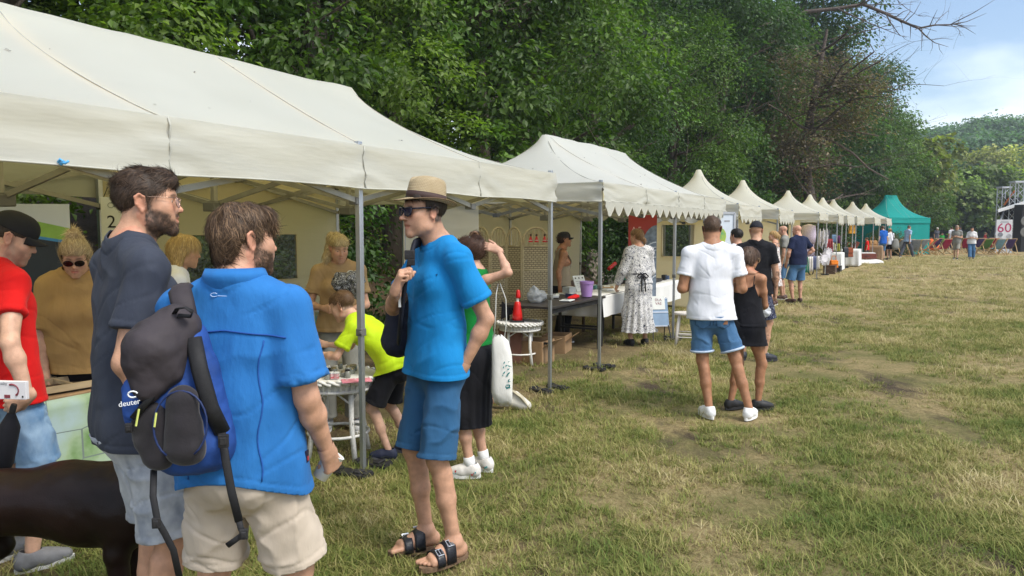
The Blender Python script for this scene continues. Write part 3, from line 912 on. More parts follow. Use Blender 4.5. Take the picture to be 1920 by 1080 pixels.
  # feet
 def shoes(s,col,sole=(0.75,0.75,0.73),name='shoe',h=0.007,lace=None,low=0.0,sock=None):
  q=s.q
  mu=pmat('shoe_%s'%'_'.join('%02d'%int(c*99)for c in col),col,0.55,var=0.1,scale=40,bump=0.3,bscale=120,bdist=0.002)
  ms=pmat('sole_%s'%'_'.join('%02d'%int(c*99)for c in sole),sole,0.7)
  for i in(0,1):
   a=s.an[i];f=s.fd[i];r=np.cross(f,(0,0,1));z0=a[2]-0.043*s.H
   sg=-1 if i==0 else 1
   g=lambda fw,sd,up_:nv((a[0],a[1],z0))+f*fw*q+r*sd*q+nv((0,0,up_*q))
   P=[Prim(g(-0.045,0,0.045),g(-0.04,0,0.028),0.036*q,0.040*q,0.02),Prim(g(-0.04,0,0.03),g(0.06,sg*0.004,0.026),0.040*q,0.043*q,0.02),Prim(g(0.06,0,0.022),g(0.15,sg*0.002,0.018),0.045*q,0.034*q,0.02),Prim(g(0.0,0,0.055),g(0.10,0,0.03),0.036*q,0.032*q,0.03),Prim(a+nv((0,0,-0.025)),g(-0.02,0,0.07),0.043*q,0.043*q,0.02)]
   V,Q=mesh_prims(P,h)
   top=z0+(0.085-low)*q
   V,T=clip(V,to_tris(Q),(z0-0.004)-V[:,2])
   V,T=clip(V,T,V[:,2]-top-0.25*np.maximum(0,(V-a)@-f-0.02))
   o=link(name,new_mesh(name,V,T,[mu]),s.root)
   md=o.modifiers.new('thickness','SOLIDIFY');md.thickness=0.004;md.offset=-1
   mb=MB();out=[]
   for k in range(20):
    an=2*math.pi*k/20;cy,cx=math.cos(an),math.sin(an)
    fw=0.055+0.138*cy;wd=(0.046 if fw>0.02 else 0.041)
    out.append((fw,(cx*wd*(1 if abs(cx)<0.9 else 1.0))+sg*0.003*cy))
   zb=z0-0.020;zt=z0+0.007
   V=[g(u,v,0)*nv((1,1,0))+nv((0,0,zb))for u,v in out]+[g(u,v,0)*nv((1,1,0))+nv((0,0,zt))for u,v in out]
   n=20
   mb.add(V,[tuple(range(n-1,-1,-1)),tuple(range(n,2*n))]+[(k,(k+1)%n,n+(k+1)%n,n+k)for k in range(n)])
   mb.build('sole',ms,o,smooth=False)
   if lace is not None:
    ml=pmat('lace_%02d%02d%02d'%tuple(int(c*99)for c in lace),lace,0.8)
    mb=MB()
    for k in range(4):
     fw=0.045+0.02*k;hgt=0.088-0.0115*k
     mb.tube([g(fw,-0.026,hgt-0.012),g(fw+0.004,0,hgt-0.0),g(fw,0.026,hgt-0.012)],0.003,5)
    mb.build('lace',ml,o,smooth=True)
   if sock is not None:
    mk=pmat('sock_%02d%02d%02d'%tuple(int(c*99)for c in sock),sock,0.9,bump=0.3,bscale=150)
    mb=MB()
    dr=unit(s.kn[i]-a)
    mb.tube([a+nv((0,0,-0.02)),a+dr*0.02,a+dr*0.055],[0.045*q,0.042*q,0.043*q],14)
    mb.build('sock',mk,s.root,smooth=True)
    # hair
 def hair(s,col,prims,g=None,n=2500,length=0.05,width=0.0028,flow=None,lift=0.006,curl=0.5,gravity=0.2,col2=None,seed=1,h=0.006,fold=0.004,name='hair',jit=0.3,segs=4,fs=(30,30,12)):
  V,Q=mesh_prims(prims,h)
  N=vnormals(V,Q)
  loc=((V-s.Hd)@s.Rh)/s.hs
  V=V+N*(fbm(loc*nv(fs),seed,3)*fold)[:,None]
  T=to_tris(Q)
  if g is not None:
   loc=((V-s.Hd)@s.Rh)/s.hs
   V,T=clip(V,T,g(loc))
  N=vnormals(V,T)
  rng=np.random.default_rng(seed)
  c1=nv(col);c2=nv(col2)if col2 is not None else c1*1.9
  parts=[(V,T)];cols=[np.tile(c1*0.8,(len(V),1))]
  if n:
   ar=np.linalg.norm(np.cross(V[T[:,1]]-V[T[:,0]],V[T[:,2]]-V[T[:,0]]),axis=1)
   ti=rng.choice(len(T),n,p=ar/ar.sum())
   w=rng.dirichlet((1,1,1),n)
   Pp=(V[T[ti]]*w[:,:,None]).sum(1);Nn=(N[T[ti]]*w[:,:,None]).sum(1)
   lo=((Pp-s.Hd)@s.Rh)/s.hs
   fl=flow(lo)if flow is not None else lo-nv((0,-0.03,0.10))
   fl=fl/np.maximum(np.linalg.norm(fl,axis=1),1e-6)[:,None]
   clump=np.stack([fbm(lo*22,seed+3,2),fbm(lo*22,seed+9,2),fbm(lo*22,seed+15,2)],1)
   fl=(fl+clump*curl*0.6)@s.Rh.T
   sv,sf,sh=strands(Pp,Nn,fl,length,width,lift,curl,seed,segs,gravity,jit)
   parts.append((sv,sf))
   cols.append(c1[None]*(1-sh[:,None]**2)+c2[None]*sh[:,None]**2)
  V,T=join(parts)
  me=new_mesh(name,V,T.astype(np.int32),[M_hair],True,attr=np.concatenate(cols))
  return link(name,me,s.root)
 def cap_prims(s,off=0.010,back=0.0,top=0.0):
  g=s.hs;E=lambda c,r,k=0.03:Ell(s.hp(c),(nv(r))*g,s.Rh.T,k*g)
  return[E((0,-0.018-back,0.040+top),(0.074+off,0.098+off,0.084+off)),E((0,0.040,0.050+top),(0.060+off,0.050+off,0.060+off))]
 def beard_hair(s,col,n=1600,length=0.012,seed=5,col2=None,width=0.0016):
  V,m_=s.beard_mask;T=s.skinmesh[1]
  N=vnormals(V,T);wt=m_[T].mean(1)
  ar=np.linalg.norm(np.cross(V[T[:,1]]-V[T[:,0]],V[T[:,2]]-V[T[:,0]]),axis=1)*np.clip(wt-0.3,0,1)
  rng=np.random.default_rng(seed)
  ti=rng.choice(len(T),n,p=ar/ar.sum())
  w=rng.dirichlet((1,1,1),n)
  P=(V[T[ti]]*w[:,:,None]).sum(1);Nn=(N[T[ti]]*w[:,:,None]).sum(1)
  fl=np.tile(s.Rh@nv((0,0.2,-1)),(n,1))+Nn*0.4
  sv,sf,sh=strands(P,Nn,fl,length,width,0.003,0.5,seed,2,0.2,0.45)
  c1=nv(col);c2=nv(col2)if col2 is not None else c1*2
  me=new_mesh('beard',sv,sf,[M_hair],True,attr=c1[None]*(1-sh[:,None])+c2[None]*sh[:,None])
  return link('beard',me,s.root)
 def eyes(s,iris=(0.08,0.05,0.03)):
  mw=pmat('eye_white',(0.75,0.72,0.68),0.2,var=0.03);mi=pmat('iris_%02d%02d%02d'%tuple(int(c*99)for c in iris),iris,0.15,var=0.2,scale=200)
  for sg in(-1,1):
   mb=MB();c=s.hp((sg*0.032,0.0792,0.0035));r=0.0125*s.hs
   M=Matrix(s.Rh.tolist())@rotm('X',-90)
   prof=[(r*math.sin(t),-r*math.cos(t))for t in np.linspace(0.02,math.pi-0.02,13)]
   mb.lathe(prof,14,c,M)
   k=[1 if(Vector(mb.v[f[0]])-Vector(c)).normalized().dot(Vector(s.Rh[:,1]))>0.80 else 0 for f in mb.f]
   mb.m=k
   mb.build('eye',[mw,mi],s.root,smooth=True)
 def glasses(s,rim=(0.02,0.02,0.02),lens=(0.01,0.012,0.03),shape='wayfarer',name='sunglasses',metal=0.0,clear=0.0,w=1.0):
  mr=pmat('rim_'+s.root.name,rim,0.25,metal,var=0.02)
  ml=pmat('lens_'+s.root.name,lens,0.06,0.0,var=0.02,spec=0.8)
  if clear:
   b=ml.node_tree.nodes['Principled BSDF'];b.inputs['Alpha'].default_value=1-clear
  tw=0.0042 if shape=='wayfarer' else 0.0014
  t=MB();ln=MB()
  for sg in(-1,1):
   if shape=='wayfarer':pts2=[(-0.026,0.017),(0.027,0.019),(0.0285,0.006),(0.022,-0.017),(0.004,-0.022),(-0.017,-0.018),(-0.024,-0.004)]
   else:pts2=[(0.023*math.cos(a)*(1.05),0.021*math.sin(a)-0.003)for a in np.linspace(0,2*math.pi,15)[:-1]]
   pp=[]
   for u,v in pts2:
    x=sg*(0.034+u*w);y=0.112-0.22*max(0,abs(x)-0.02)**1.0*0.9;pp.append(s.hp((x,y-v*0.12,0.004+v)))
   t.tube(pp+[pp[0],pp[1]],tw*s.hs,6)
   c=sum(pp)/len(pp)
   ln.add([c]+pp,[(0,k+1,(k+1)%len(pp)+1)for k in range(len(pp))])
   t.tube([s.hp((sg*0.064,0.100,0.017)),s.hp((sg*0.075,0.075,0.018)),s.hp((sg*0.079,0.0,0.020)),s.hp((sg*0.080,-0.02,0.014)),s.hp((sg*0.078,-0.035,-0.004))],[tw*1.1*s.hs]*5,6,flat=1.0)
  t.tube([s.hp((-0.010,0.115,0.010)),s.hp((0,0.119,0.012)),s.hp((0.010,0.115,0.010))],tw*s.hs,6)
  o=t.build(name,mr,s.root,smooth=True)
  ln.build('lens',ml,o,smooth=True)
  return o
 def cap(s,col,name='cap',brim=True,tilt=0.0,label=None,back=False):
  m=pmat('cap_%02d%02d%02d'%tuple(int(c*99)for c in col),col,0.85,var=0.15,scale=30,bump=0.3,bscale=250,bdist=0.001)
  V,Q=mesh_prims(s.cap_prims(0.014,top=0.006),0.006)
  loc=((V-s.Hd)@s.Rh)/s.hs
  V,T=clip(V,to_tris(Q),(0.040-0.12*loc[:,1])-loc[:,2]-0.0)
  o=link(name,new_mesh(name,V,T,[m]),s.root)
  md=o.modifiers.new('thickness','SOLIDIFY');md.thickness=0.004
  if brim:
   mb=MB();n=16;V=[]
   sy=-1 if back else 1
   for j in range(4):
    for k in range(n+1):
     a=math.pi*k/n;rr=j/3
     x=0.074*math.cos(a)*(1-0.05*rr);y=0.060+0.028*math.sin(a)+rr*0.075*math.sin(a)**0.8
     V.append(s.hp((x,sy*y-(0.03 if back else 0),0.036-0.012*rr-0.03*rr*(math.cos(a)**2)-(0 if not back else-0.0))))
   F=[(j*(n+1)+k,j*(n+1)+k+1,(j+1)*(n+1)+k+1,(j+1)*(n+1)+k)for j in range(3)for k in range(n)]
   mb.add(V,F);mb.build('brim',m,o,smooth=True,solid=0.004)
  return o
  # where the row of tents stands
RANG=math.radians(28.8)
U2=Vector((math.sin(RANG),math.cos(RANG),0));N2=Vector((math.cos(RANG),-math.sin(RANG),0))
A0=ground(1037,735)
ROWZ=math.atan2(U2.y,U2.x)
def Q(s,w,z=0.0):
 p=A0+U2*s-N2*w
 return Vector((p.x,p.y,z))
def sw(x,y):
 dx,dy=x-A0.x,y-A0.y
 return dx*U2.x+dy*U2.y,-(dx*N2.x+dy*N2.y)
def bend(s):return 0.0025*np.maximum(0,np.asarray(s,dtype=np.float64)-10)**2
def Qb(s,w,z=0.0):return Q(s,w-float(bend(s)),z)
# terrain
def terrain(x,y):
 x=np.asarray(x,dtype=np.float64);y=np.asarray(y,dtype=np.float64)
 s,w=sw(x,y);w=w+bend(s)
 bank=np.clip(w-3.7,0,14)*0.36*(1-sstep(50,66,s))
 bank=bank*(1-0.25*sstep(5,14,w))
 far=sstep(60,150,y)*2.2+sstep(120,330,y)*16*sstep(20,60,x)
 P=np.stack([x.ravel(),y.ravel(),0*x.ravel()],1)
 bump=(vnoise(P*0.9,3)*0.018+vnoise(P*0.23,4)*0.03).reshape(x.shape)
 return bank+far+bump*np.clip(1-np.hypot(x,y)/200,0,1)
def tz(x,y):return float(terrain(np.array([x]),np.array([y]))[0])
def ground_material(name,bank=False):
 m,t,b=nodes_of(name)
 N=t.nodes.new;K=t.links.new
 g=N('ShaderNodeNewGeometry')
 def noise(sc,det=5,rough=0.6,stretch=None):
  n=N('ShaderNodeTexNoise');n.inputs['Scale'].default_value=sc;n.inputs['Detail'].default_value=det;n.inputs['Roughness'].default_value=rough
  if stretch:
   mpn=N('ShaderNodeMapping');mpn.inputs['Scale'].default_value=stretch;K(g.outputs['Position'],mpn.inputs['Vector']);K(mpn.outputs['Vector'],n.inputs['Vector'])
  else:K(g.outputs['Position'],n.inputs['Vector'])
  return n
 def ramp(src,stops):
  r=N('ShaderNodeValToRGB');e=r.color_ramp.elements
  e[0].position,e[0].color=stops[0][0],rgb(stops[0][1]);e[1].position,e[1].color=stops[-1][0],rgb(stops[-1][1])
  for p,c in stops[1:-1]:
   q=e.new(p);q.color=rgb(c)
  K(src,r.inputs['Fac']);return r
 def mix(f,a,b_):
  x=N('ShaderNodeMix');x.data_type='RGBA'
  K(f,x.inputs['Factor']);K(a,x.inputs[6]);K(b_,x.inputs[7]);return x
 if True:
  n1=noise(26,6);c=ramp(n1.outputs['Fac'],[(0.3,(0.035,0.024,0.015)),(0.5,(0.10,0.068,0.042)),(0.72,(0.20,0.14,0.09))])
  n2=noise(2.2,4);c2=ramp(n2.outputs['Fac'],[(0.35,(0.055,0.045,0.025)),(0.65,(0.17,0.125,0.08))])
  x=N('ShaderNodeMix');x.data_type='RGBA';x.inputs['Factor'].default_value=0.4
  K(c.outputs['Color'],x.inputs[6]);K(c2.outputs['Color'],x.inputs[7]);bankcol=x.outputs[2]
 if True:
  straw=ramp(noise(40,6,0.7,(1,0.6,1)).outputs['Fac'],[(0.28,(0.15,0.11,0.06)),(0.5,(0.34,0.265,0.13)),(0.75,(0.50,0.41,0.22))])
  green=ramp(noise(46,6,0.7).outputs['Fac'],[(0.3,(0.075,0.078,0.03)),(0.55,(0.155,0.16,0.055)),(0.75,(0.25,0.24,0.09))])
  soil=ramp(noise(30,5).outputs['Fac'],[(0.3,(0.05,0.038,0.026)),(0.7,(0.14,0.108,0.074))])
  gp=ramp(noise(0.75,6,0.72).outputs['Fac'],[(0.42,(0,0,0)),(0.60,(1,1,1))])
  sx=N('ShaderNodeSeparateXYZ');K(g.outputs['Position'],sx.inputs['Vector'])
  mr=N('ShaderNodeMapRange');mr.inputs['From Min'].default_value=9;mr.inputs['From Max'].default_value=22
  mr.inputs['To Min'].default_value=0.85;mr.inputs['To Max'].default_value=0.16
  K(sx.outputs['Y'],mr.inputs['Value'])
  mm=N('ShaderNodeMath');mm.operation='MULTIPLY';K(gp.outputs['Color'],mm.inputs[0]);K(mr.outputs['Result'],mm.inputs[1])
  c1=mix(mm.outputs['Value'],straw.outputs['Color'],green.outputs['Color'])
  sp=ramp(noise(0.9,6,0.7,(1.0,0.45,1)).outputs['Fac'],[(0.53,(0,0,0)),(0.64,(1,1,1))])
  c2=mix(sp.outputs['Color'],c1.outputs[2],soil.outputs['Color'])
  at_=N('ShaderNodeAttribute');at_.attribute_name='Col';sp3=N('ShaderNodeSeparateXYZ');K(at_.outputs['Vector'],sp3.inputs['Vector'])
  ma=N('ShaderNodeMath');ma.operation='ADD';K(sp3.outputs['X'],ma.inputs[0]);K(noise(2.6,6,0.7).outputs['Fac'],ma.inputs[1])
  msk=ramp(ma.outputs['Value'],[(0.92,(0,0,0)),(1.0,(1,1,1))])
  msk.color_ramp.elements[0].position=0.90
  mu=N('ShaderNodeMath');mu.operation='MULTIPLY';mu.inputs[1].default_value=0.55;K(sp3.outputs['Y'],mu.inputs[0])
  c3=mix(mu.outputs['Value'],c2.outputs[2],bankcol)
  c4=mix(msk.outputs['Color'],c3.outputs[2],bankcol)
  K(c4.outputs[2],b.inputs['Base Color'])
  hn=noise(55,7,0.75)
 b.inputs['Roughness'].default_value=0.95;b.inputs['Specular IOR Level'].default_value=0.1
 bp=N('ShaderNodeBump');bp.inputs['Strength'].default_value=0.8;bp.inputs['Distance'].default_value=0.05
 K(hn.outputs['Fac'],bp.inputs['Height']);K(bp.outputs['Normal'],b.inputs['Normal'])
 return m
def build_ground():
 xs=np.concatenate([np.arange(-90,-14,4.0),np.arange(-14,20,0.4),np.arange(20,60,1.5),np.arange(60,420,12.0)])
 ys=np.concatenate([np.arange(-12,30,0.4),np.arange(30,70,1.2),np.arange(70,200,5.0),np.arange(200,700,20.0)])
 X,Y=np.meshgrid(xs,ys,indexing='ij')
 Z=terrain(X,Y)
 V=np.stack([X.ravel(),Y.ravel(),Z.ravel()],1)
 nx,ny=len(xs),len(ys)
 i,j=np.meshgrid(np.arange(nx-1),np.arange(ny-1),indexing='ij')
 F=np.stack([i*ny+j,(i+1)*ny+j,(i+1)*ny+j+1,i*ny+j+1],-1).reshape(-1,4)
 s,w=sw(V[:,0],V[:,1]);w=w+bend(s)
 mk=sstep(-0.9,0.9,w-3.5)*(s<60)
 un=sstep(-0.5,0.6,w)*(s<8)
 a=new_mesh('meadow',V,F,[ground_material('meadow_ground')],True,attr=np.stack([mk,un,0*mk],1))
 tag(link('ground',a),kind='structure')
build_ground()
# grass blades (stuff, tufts instanced on points)
def build_grass():
 m,t,b=nodes_of('grass_blade')
 N=t.nodes.new;K=t.links.new
 g=N('ShaderNodeNewGeometry');oi=N('ShaderNodeObjectInfo')
 nz=N('ShaderNodeTexNoise');nz.inputs['Scale'].default_value=0.75;nz.inputs['Detail'].default_value=6;nz.inputs['Roughness'].default_value=0.72
 K(g.outputs['Position'],nz.inputs['Vector'])
 at_=N('ShaderNodeAttribute');at_.attribute_name='Col'
 sep=N('ShaderNodeSeparateXYZ');K(at_.outputs['Vector'],sep.inputs['Vector'])
 a1=N('ShaderNodeMath');a1.operation='MULTIPLY_ADD';a1.inputs[1].default_value=0.16;K(oi.outputs['Random'],a1.inputs[0]);K(nz.outputs['Fac'],a1.inputs[2])
 a2=N('ShaderNodeMath');a2.operation='MULTIPLY_ADD';a2.inputs[1].default_value=0.20;K(sep.outputs['X'],a2.inputs[0]);K(a1.outputs['Value'],a2.inputs[2])
 sx=N('ShaderNodeSeparateXYZ');K(g.outputs['Position'],sx.inputs['Vector'])
 mr=N('ShaderNodeMapRange');mr.inputs['From Min'].default_value=8;mr.inputs['From Max'].default_value=22
 mr.inputs['To Min'].default_value=0.02;mr.inputs['To Max'].default_value=-0.13
 K(sx.outputs['Y'],mr.inputs['Value'])
 a3=N('ShaderNodeMath');a3.operation='ADD';K(a2.outputs['Value'],a3.inputs[0]);K(mr.outputs['Result'],a3.inputs[1])
 r=N('ShaderNodeValToRGB');e=r.color_ramp.elements
 stops=[(0.44,(0.60,0.52,0.30)),(0.56,(0.44,0.38,0.17)),(0.64,(0.31,0.30,0.10)),(0.76,(0.185,0.225,0.055)),(0.95,(0.10,0.165,0.036))]
 e[0].position,e[0].color=stops[0][0],rgb(stops[0][1]);e[1].position,e[1].color=stops[-1][0],rgb(stops[-1][1])
 for p,c in stops[1:-1]:
  q=e.new(p);q.color=rgb(c)
 K(a3.outputs['Value'],r.inputs['Fac'])
 K(r.outputs['Color'],b.inputs['Base Color']);b.inputs['Roughness'].default_value=0.7;b.inputs['Specular IOR Level'].default_value=0.2
 tr=N('ShaderNodeBsdfTranslucent');K(r.outputs['Color'],tr.inputs['Color'])
 ms=N('ShaderNodeMixShader');ms.inputs['Fac'].default_value=0.3;K(b.outputs['BSDF'],ms.inputs[1]);K(tr.outputs['BSDF'],ms.inputs[2])
 K(ms.outputs['Shader'],t.nodes['Material Output'].inputs['Surface'])
 coll=bpy.data.collections.new('grass_tufts')
 rng=np.random.default_rng(11)
 for k in range(6):
  V=[];F=[];C=[]
  for j in range(22 if k<4 else 16):
   rad=abs(rng.normal(0,0.045));an=rng.uniform(0,6.283)
   bx,by=rad*math.cos(an),rad*math.sin(an)
   hgt=rng.uniform(0.018,0.05)*(1.0 if k<4 else 1.7);lean=rng.uniform(0.3,1.9);az=rng.uniform(0,6.283)
   wd=rng.uniform(0.0014,0.003);d=np.array([math.cos(az),math.sin(az)]);sd=np.array([-d[1],d[0]])*wd
   n0=len(V)
   for i,tt in enumerate((0,0.5,1.0)):
    c=np.array([bx,by])+d*lean*hgt*tt**1.7;z=hgt*(tt-0.32*lean*tt*tt*0.5)
    w=(1,0.8,0)[i]
    if w:V+=[(*(c-sd*w),z),(*(c+sd*w),z)]
    else:V.append((*c,z))
   F+=[(n0,n0+1,n0+3),(n0,n0+3,n0+2),(n0+2,n0+3,n0+4)]
   rv=rng.uniform(0,1);C+=[(rv,rv,rv)]*5
  me=new_mesh('grass_tuft',np.array(V),np.array(F,dtype=np.int32),[m],True,attr=np.array(C))
  coll.objects.link(bpy.data.objects.new('grass_tuft',me))
 P=[];S=[]
 for d0,d1,dens,sc in((1.7,4.5,900,1.0),(4.5,8,620,1.0),(8,14,300,1.15),(14,24,90,1.5),(24,45,22,2.2)):
  n=int(0.5*1.56*(d1*d1-d0*d0)*dens)
  y=np.sqrt(rng.uniform(d0*d0,d1*d1,n));x=y*rng.uniform(-0.78,0.78,n)
  s,w=sw(x,y);w=w+bend(s)
  pn=vnoise(np.stack([x*0.9,y*0.45,0*x],1),21)*0.6+vnoise(np.stack([x*3,y*2.2,0*x],1),22)*0.4
  under=(w>0.0)&(w<3.8)
  ruts=np.exp(-((x-0.22*y-2.35+0.25*vnoise(np.stack([y,0*y,0*y],1),5))/0.30)**2)+np.exp(-((x-0.22*y-0.75+0.2*vnoise(np.stack([y,0*y,3+0*y],1),6))/0.22)**2)*0.6
  keep=(w<3.5)&(rng.uniform(0,1,n)<np.clip(0.74+1.15*pn-0.55*under-0.75*ruts*(y<11),0.02,1))
  x,y=x[keep],y[keep]
  P.append(np.stack([x,y,terrain(x,y)-0.004],1));S.append(sc*rng.uniform(0.6,1.35,len(x)))
 P=np.concatenate(P);S=np.concatenate(S)
 me=bpy.data.meshes.new('grass');me.vertices.add(len(P));me.vertices.foreach_set('co',P.astype(np.float32).ravel())
 for nm,val in(('gs',S),('gr',rng.uniform(0,6.283,len(P)))):
  a=me.attributes.new(nm,'FLOAT','POINT');a.data.foreach_set('value',val.astype(np.float32))
 a=me.attributes.new('gi','INT','POINT');a.data.foreach_set('value',rng.integers(0,6,len(P)).astype(np.int32))
 me.materials.append(m)
 ng=bpy.data.node_groups.new('grass_nodes','GeometryNodeTree')
 ng.interface.new_socket('Geometry',in_out='INPUT',socket_type='NodeSocketGeometry');ng.interface.new_socket('Geometry',in_out='OUTPUT',socket_type='NodeSocketGeometry')
 G=ng.nodes.new;LK=ng.links.new
 gi,go=G('NodeGroupInput'),G('NodeGroupOutput');ip=G('GeometryNodeInstanceOnPoints');ci=G('GeometryNodeCollectionInfo')
 ci.inputs['Collection'].default_value=coll;ci.inputs['Separate Children'].default_value=True;ci.inputs['Reset Children'].default_value=True
 ip.inputs['Pick Instance'].default_value=True
 def na(nm,ty):
  x=G('GeometryNodeInputNamedAttribute');x.data_type=ty;x.inputs['Name'].default_value=nm;return x.outputs['Attribute']
 cx=G('ShaderNodeCombineXYZ');LK(na('gr','FLOAT'),cx.inputs['Z'])
 LK(gi.outputs[0],ip.inputs['Points']);LK(ci.outputs[0],ip.inputs['Instance']);LK(na('gi','INT'),ip.inputs['Instance Index'])
 LK(cx.outputs[0],ip.inputs['Rotation']);LK(na('gs','FLOAT'),ip.inputs['Scale']);LK(ip.outputs[0],go.inputs[0])
 o=link('grass',me);md=o.modifiers.new('grass','NODES');md.node_group=ng
 tag(o,'patchy half dried meadow grass',kind='stuff')
build_grass()
# trees
M_leaf=attr_mat('leaf',rough=0.5,spec=0.35,nvar=0.10,nscale=3,trans=0.38,trgain=(1.5,1.75,0.6))
M_bark=pmat('bark',(0.085,0.068,0.052),0.9,var=0.4,scale=9,bump=0.9,bscale=22,stretch=(1,1,0.25),bdist=0.03)
M_dead=pmat('dead_wood',(0.10,0.078,0.066),0.9,var=0.35,scale=12,bump=0.5,bscale=40)
def leaf_mesh(name,C,nrm_bias,per,sig,size,col,seed,droop=0.35,var=0.3,light=None,mat=None,aspect=0.55):
 """C cluster centres (n,3); returns a mesh of folded four-point leaves"""
 rng=np.random.default_rng(seed)
 n=len(C)*per
 base=np.repeat(C,per,0)
 csig=np.repeat(rng.uniform(0.55,1.35,len(C))*sig,per)[:,None]
 off=rng.normal(0,1,(n,3))*csig*np.array([1,1,0.55])
 P=base+off;P[:,2]-=droop*(off[:,0]**2+off[:,1]**2)/np.maximum(sig,1e-3)
 out=np.repeat(nrm_bias,per,0)
 Nn=out*0.7+np.array([0,0,0.75])+rng.normal(0,0.55,(n,3));Nn/=np.linalg.norm(Nn,axis=1)[:,None]
 D=off*0.8+rng.normal(0,0.25,(n,3))+out*0.25+np.array([0,0,-0.22]);D-=Nn*(D*Nn).sum(1)[:,None];D/=np.maximum(np.linalg.norm(D,axis=1),1e-6)[:,None]
 S=np.cross(D,Nn);L_=(size*rng.uniform(0.55,1.3,n))[:,None];Wd=L_*aspect
 fold=rng.uniform(0.02,0.2,n)[:,None]
 a=P;b=P+D*L_*0.45+S*Wd*0.5+Nn*L_*fold;c=P+D*L_-Nn*L_*0.12;d=P+D*L_*0.45-S*Wd*0.5+Nn*L_*fold
 V=np.stack([a,b,c,d],1).reshape(-1,3)
 k=np.arange(n)*4
 F=np.concatenate([np.stack([k,k+1,k+2],1),np.stack([k,k+2,k+3],1)]).astype(np.int32)
 cl=np.repeat(rng.normal(0,1,len(C)),per)
 v=np.exp(rng.normal(0,var*0.6,n)+cl*var*0.85)
 hue=np.repeat(rng.uniform(0,1,len(C)),per)[:,None]
 c0=np.array(col[0])*(1-hue)+np.array(col[1])*hue
 cc=np.repeat(c0*v[:,None],4,0)
 return new_mesh(name,V,F,[mat or M_leaf],True,attr=cc)
def crown_clusters(lobes,n,seed,shell=0.55):
 """points in the outer shell of a set of ellipsoid lobes"""
 rng=np.random.default_rng(seed);L_=np.array(lobes)
 w=(L_[:,3]*L_[:,4]*L_[:,5])**(2/3);i=rng.choice(len(L_),n,p=w/w.sum())
 d=rng.normal(0,1,(n,3));d/=np.linalg.norm(d,axis=1)[:,None]
 r=shell+(1-shell)*rng.uniform(0,1,n)**0.6
 P=L_[i,:3]+d*L_[i,3:6]*r[:,None]
 return P,d
def limb_tree(mb,p,d,L_,r,depth,rng,tips,up=0.15,split=3,mi=0,n=7):
 pts=[Vector(p)];rr=[r];cur=Vector(p);dd=Vector(d).normalized()
 k=4
 for i in range(k):
  dd=(dd+Vector((rng.normal(0,0.16),rng.normal(0,0.16),rng.normal(0,0.12)+up*0.3))).normalized()
  cur=cur+dd*L_/k;pts.append(cur.copy());rr.append(r*(1-0.62*(i+1)/k))
 mb.tube(pts,rr,n,mi,cap=False)
 tips.append(cur.copy())
 if depth>0:
  for j in range(split):
   t=rng.integers(1,len(pts));q=pts[t]
   az=rng.uniform(0,6.283);sd=Vector((math.cos(az),math.sin(az),rng.uniform(-0.2,0.6)))
   limb_tree(mb,q,(dd*0.7+sd*0.9),L_*rng.uniform(0.5,0.75),rr[t]*0.6,depth-1,rng,tips,up,split,mi,max(4,n-2))
GREENS={'mid':((0.048,0.100,0.020),(0.084,0.140,0.026)),'dark':((0.034,0.076,0.022),(0.054,0.100,0.028)),'fresh':((0.074,0.130,0.020),(0.115,0.170,0.028)),'olive':((0.085,0.080,0.030),(0.105,0.100,0.045)),'brown':((0.105,0.078,0.052),(0.15,0.118,0.080))}
def make_tree_data(kind,seed,h=9.0,rad=2.6,ncl=420,per=70,size=0.10,low=0.8,col='mid',sig=0.26):
 rng=np.random.default_rng(seed)
 lobes=[]
 nl=15
 for k in range(nl):
  t=(k+0.5)/nl;z=low+0.7+t*(h-low-1.4)
  R=rad*(0.55+0.75*math.sin(math.pi*min(1,0.22+0.72*t)))
  an=k*2.4+rng.uniform(-0.4,0.4);ro=R*rng.uniform(0.25,0.75)
  s=rng.uniform(0.75,1.35)
  lobes.append((ro*math.cos(an),ro*math.sin(an),z,1.05*s*rad/2.6,1.05*s*rad/2.6,0.75*s*rad/2.6))
 C,d=crown_clusters(lobes,ncl,seed,0.45)
 C[:,2]=np.maximum(C[:,2],low*0.6)
 crown=leaf_mesh('crown',C,d,per,sig,size,GREENS[col],seed)
 mb=MB();tips=[]
 tr=[(0,0,-0.6),(0.03,0.02,h*0.15),(rng.normal(0,0.12),rng.normal(0,0.12),h*0.4),(rng.normal(0,0.25),rng.normal(0,0.25),h*0.66),(rng.normal(0,0.3),rng.normal(0,0.3),h*0.9)]
 r0=h*0.022
 mb.tube(tr,[r0*1.3,r0,r0*0.8,r0*0.5,r0*0.12],10,cap=False)
 trunk=new_mesh('trunk',np.array([tuple(v)for v in mb.v]),mb.f,[M_bark],True)
 mb=MB()
 for k in range(9):
  t=rng.uniform(0.18,0.8);z=h*t
  i=min(3,int(t/0.25));p=Vector(tr[i+1]).lerp(Vector(tr[i]),0.5);p.z=z
  an=k*2.4+rng.uniform(-0.5,0.5)
  limb_tree(mb,p,(math.cos(an),math.sin(an),rng.uniform(0.1,0.7)),rad*rng.uniform(0.7,1.0),r0*0.42*(1.15-t),2,rng,tips)
 limbs=new_mesh('limbs',np.array([tuple(v)for v in mb.v]),mb.f,[M_bark],True)
 return dict(crown=crown,trunk=trunk,limbs=limbs)
TREE={'maple':make_tree_data('maple',1,9.5,2.7,430,62,0.145,0.9,'mid',0.27),'lime':make_tree_data('lime',2,10,2.6,460,74,0.095,0.6,'fresh',0.25),'ash':make_tree_data('ash',3,11,2.9,480,70,0.09,1.0,'dark',0.27),'elm':make_tree_data('elm',4,9.0,2.8,430,66,0.115,0.5,'mid',0.28),}
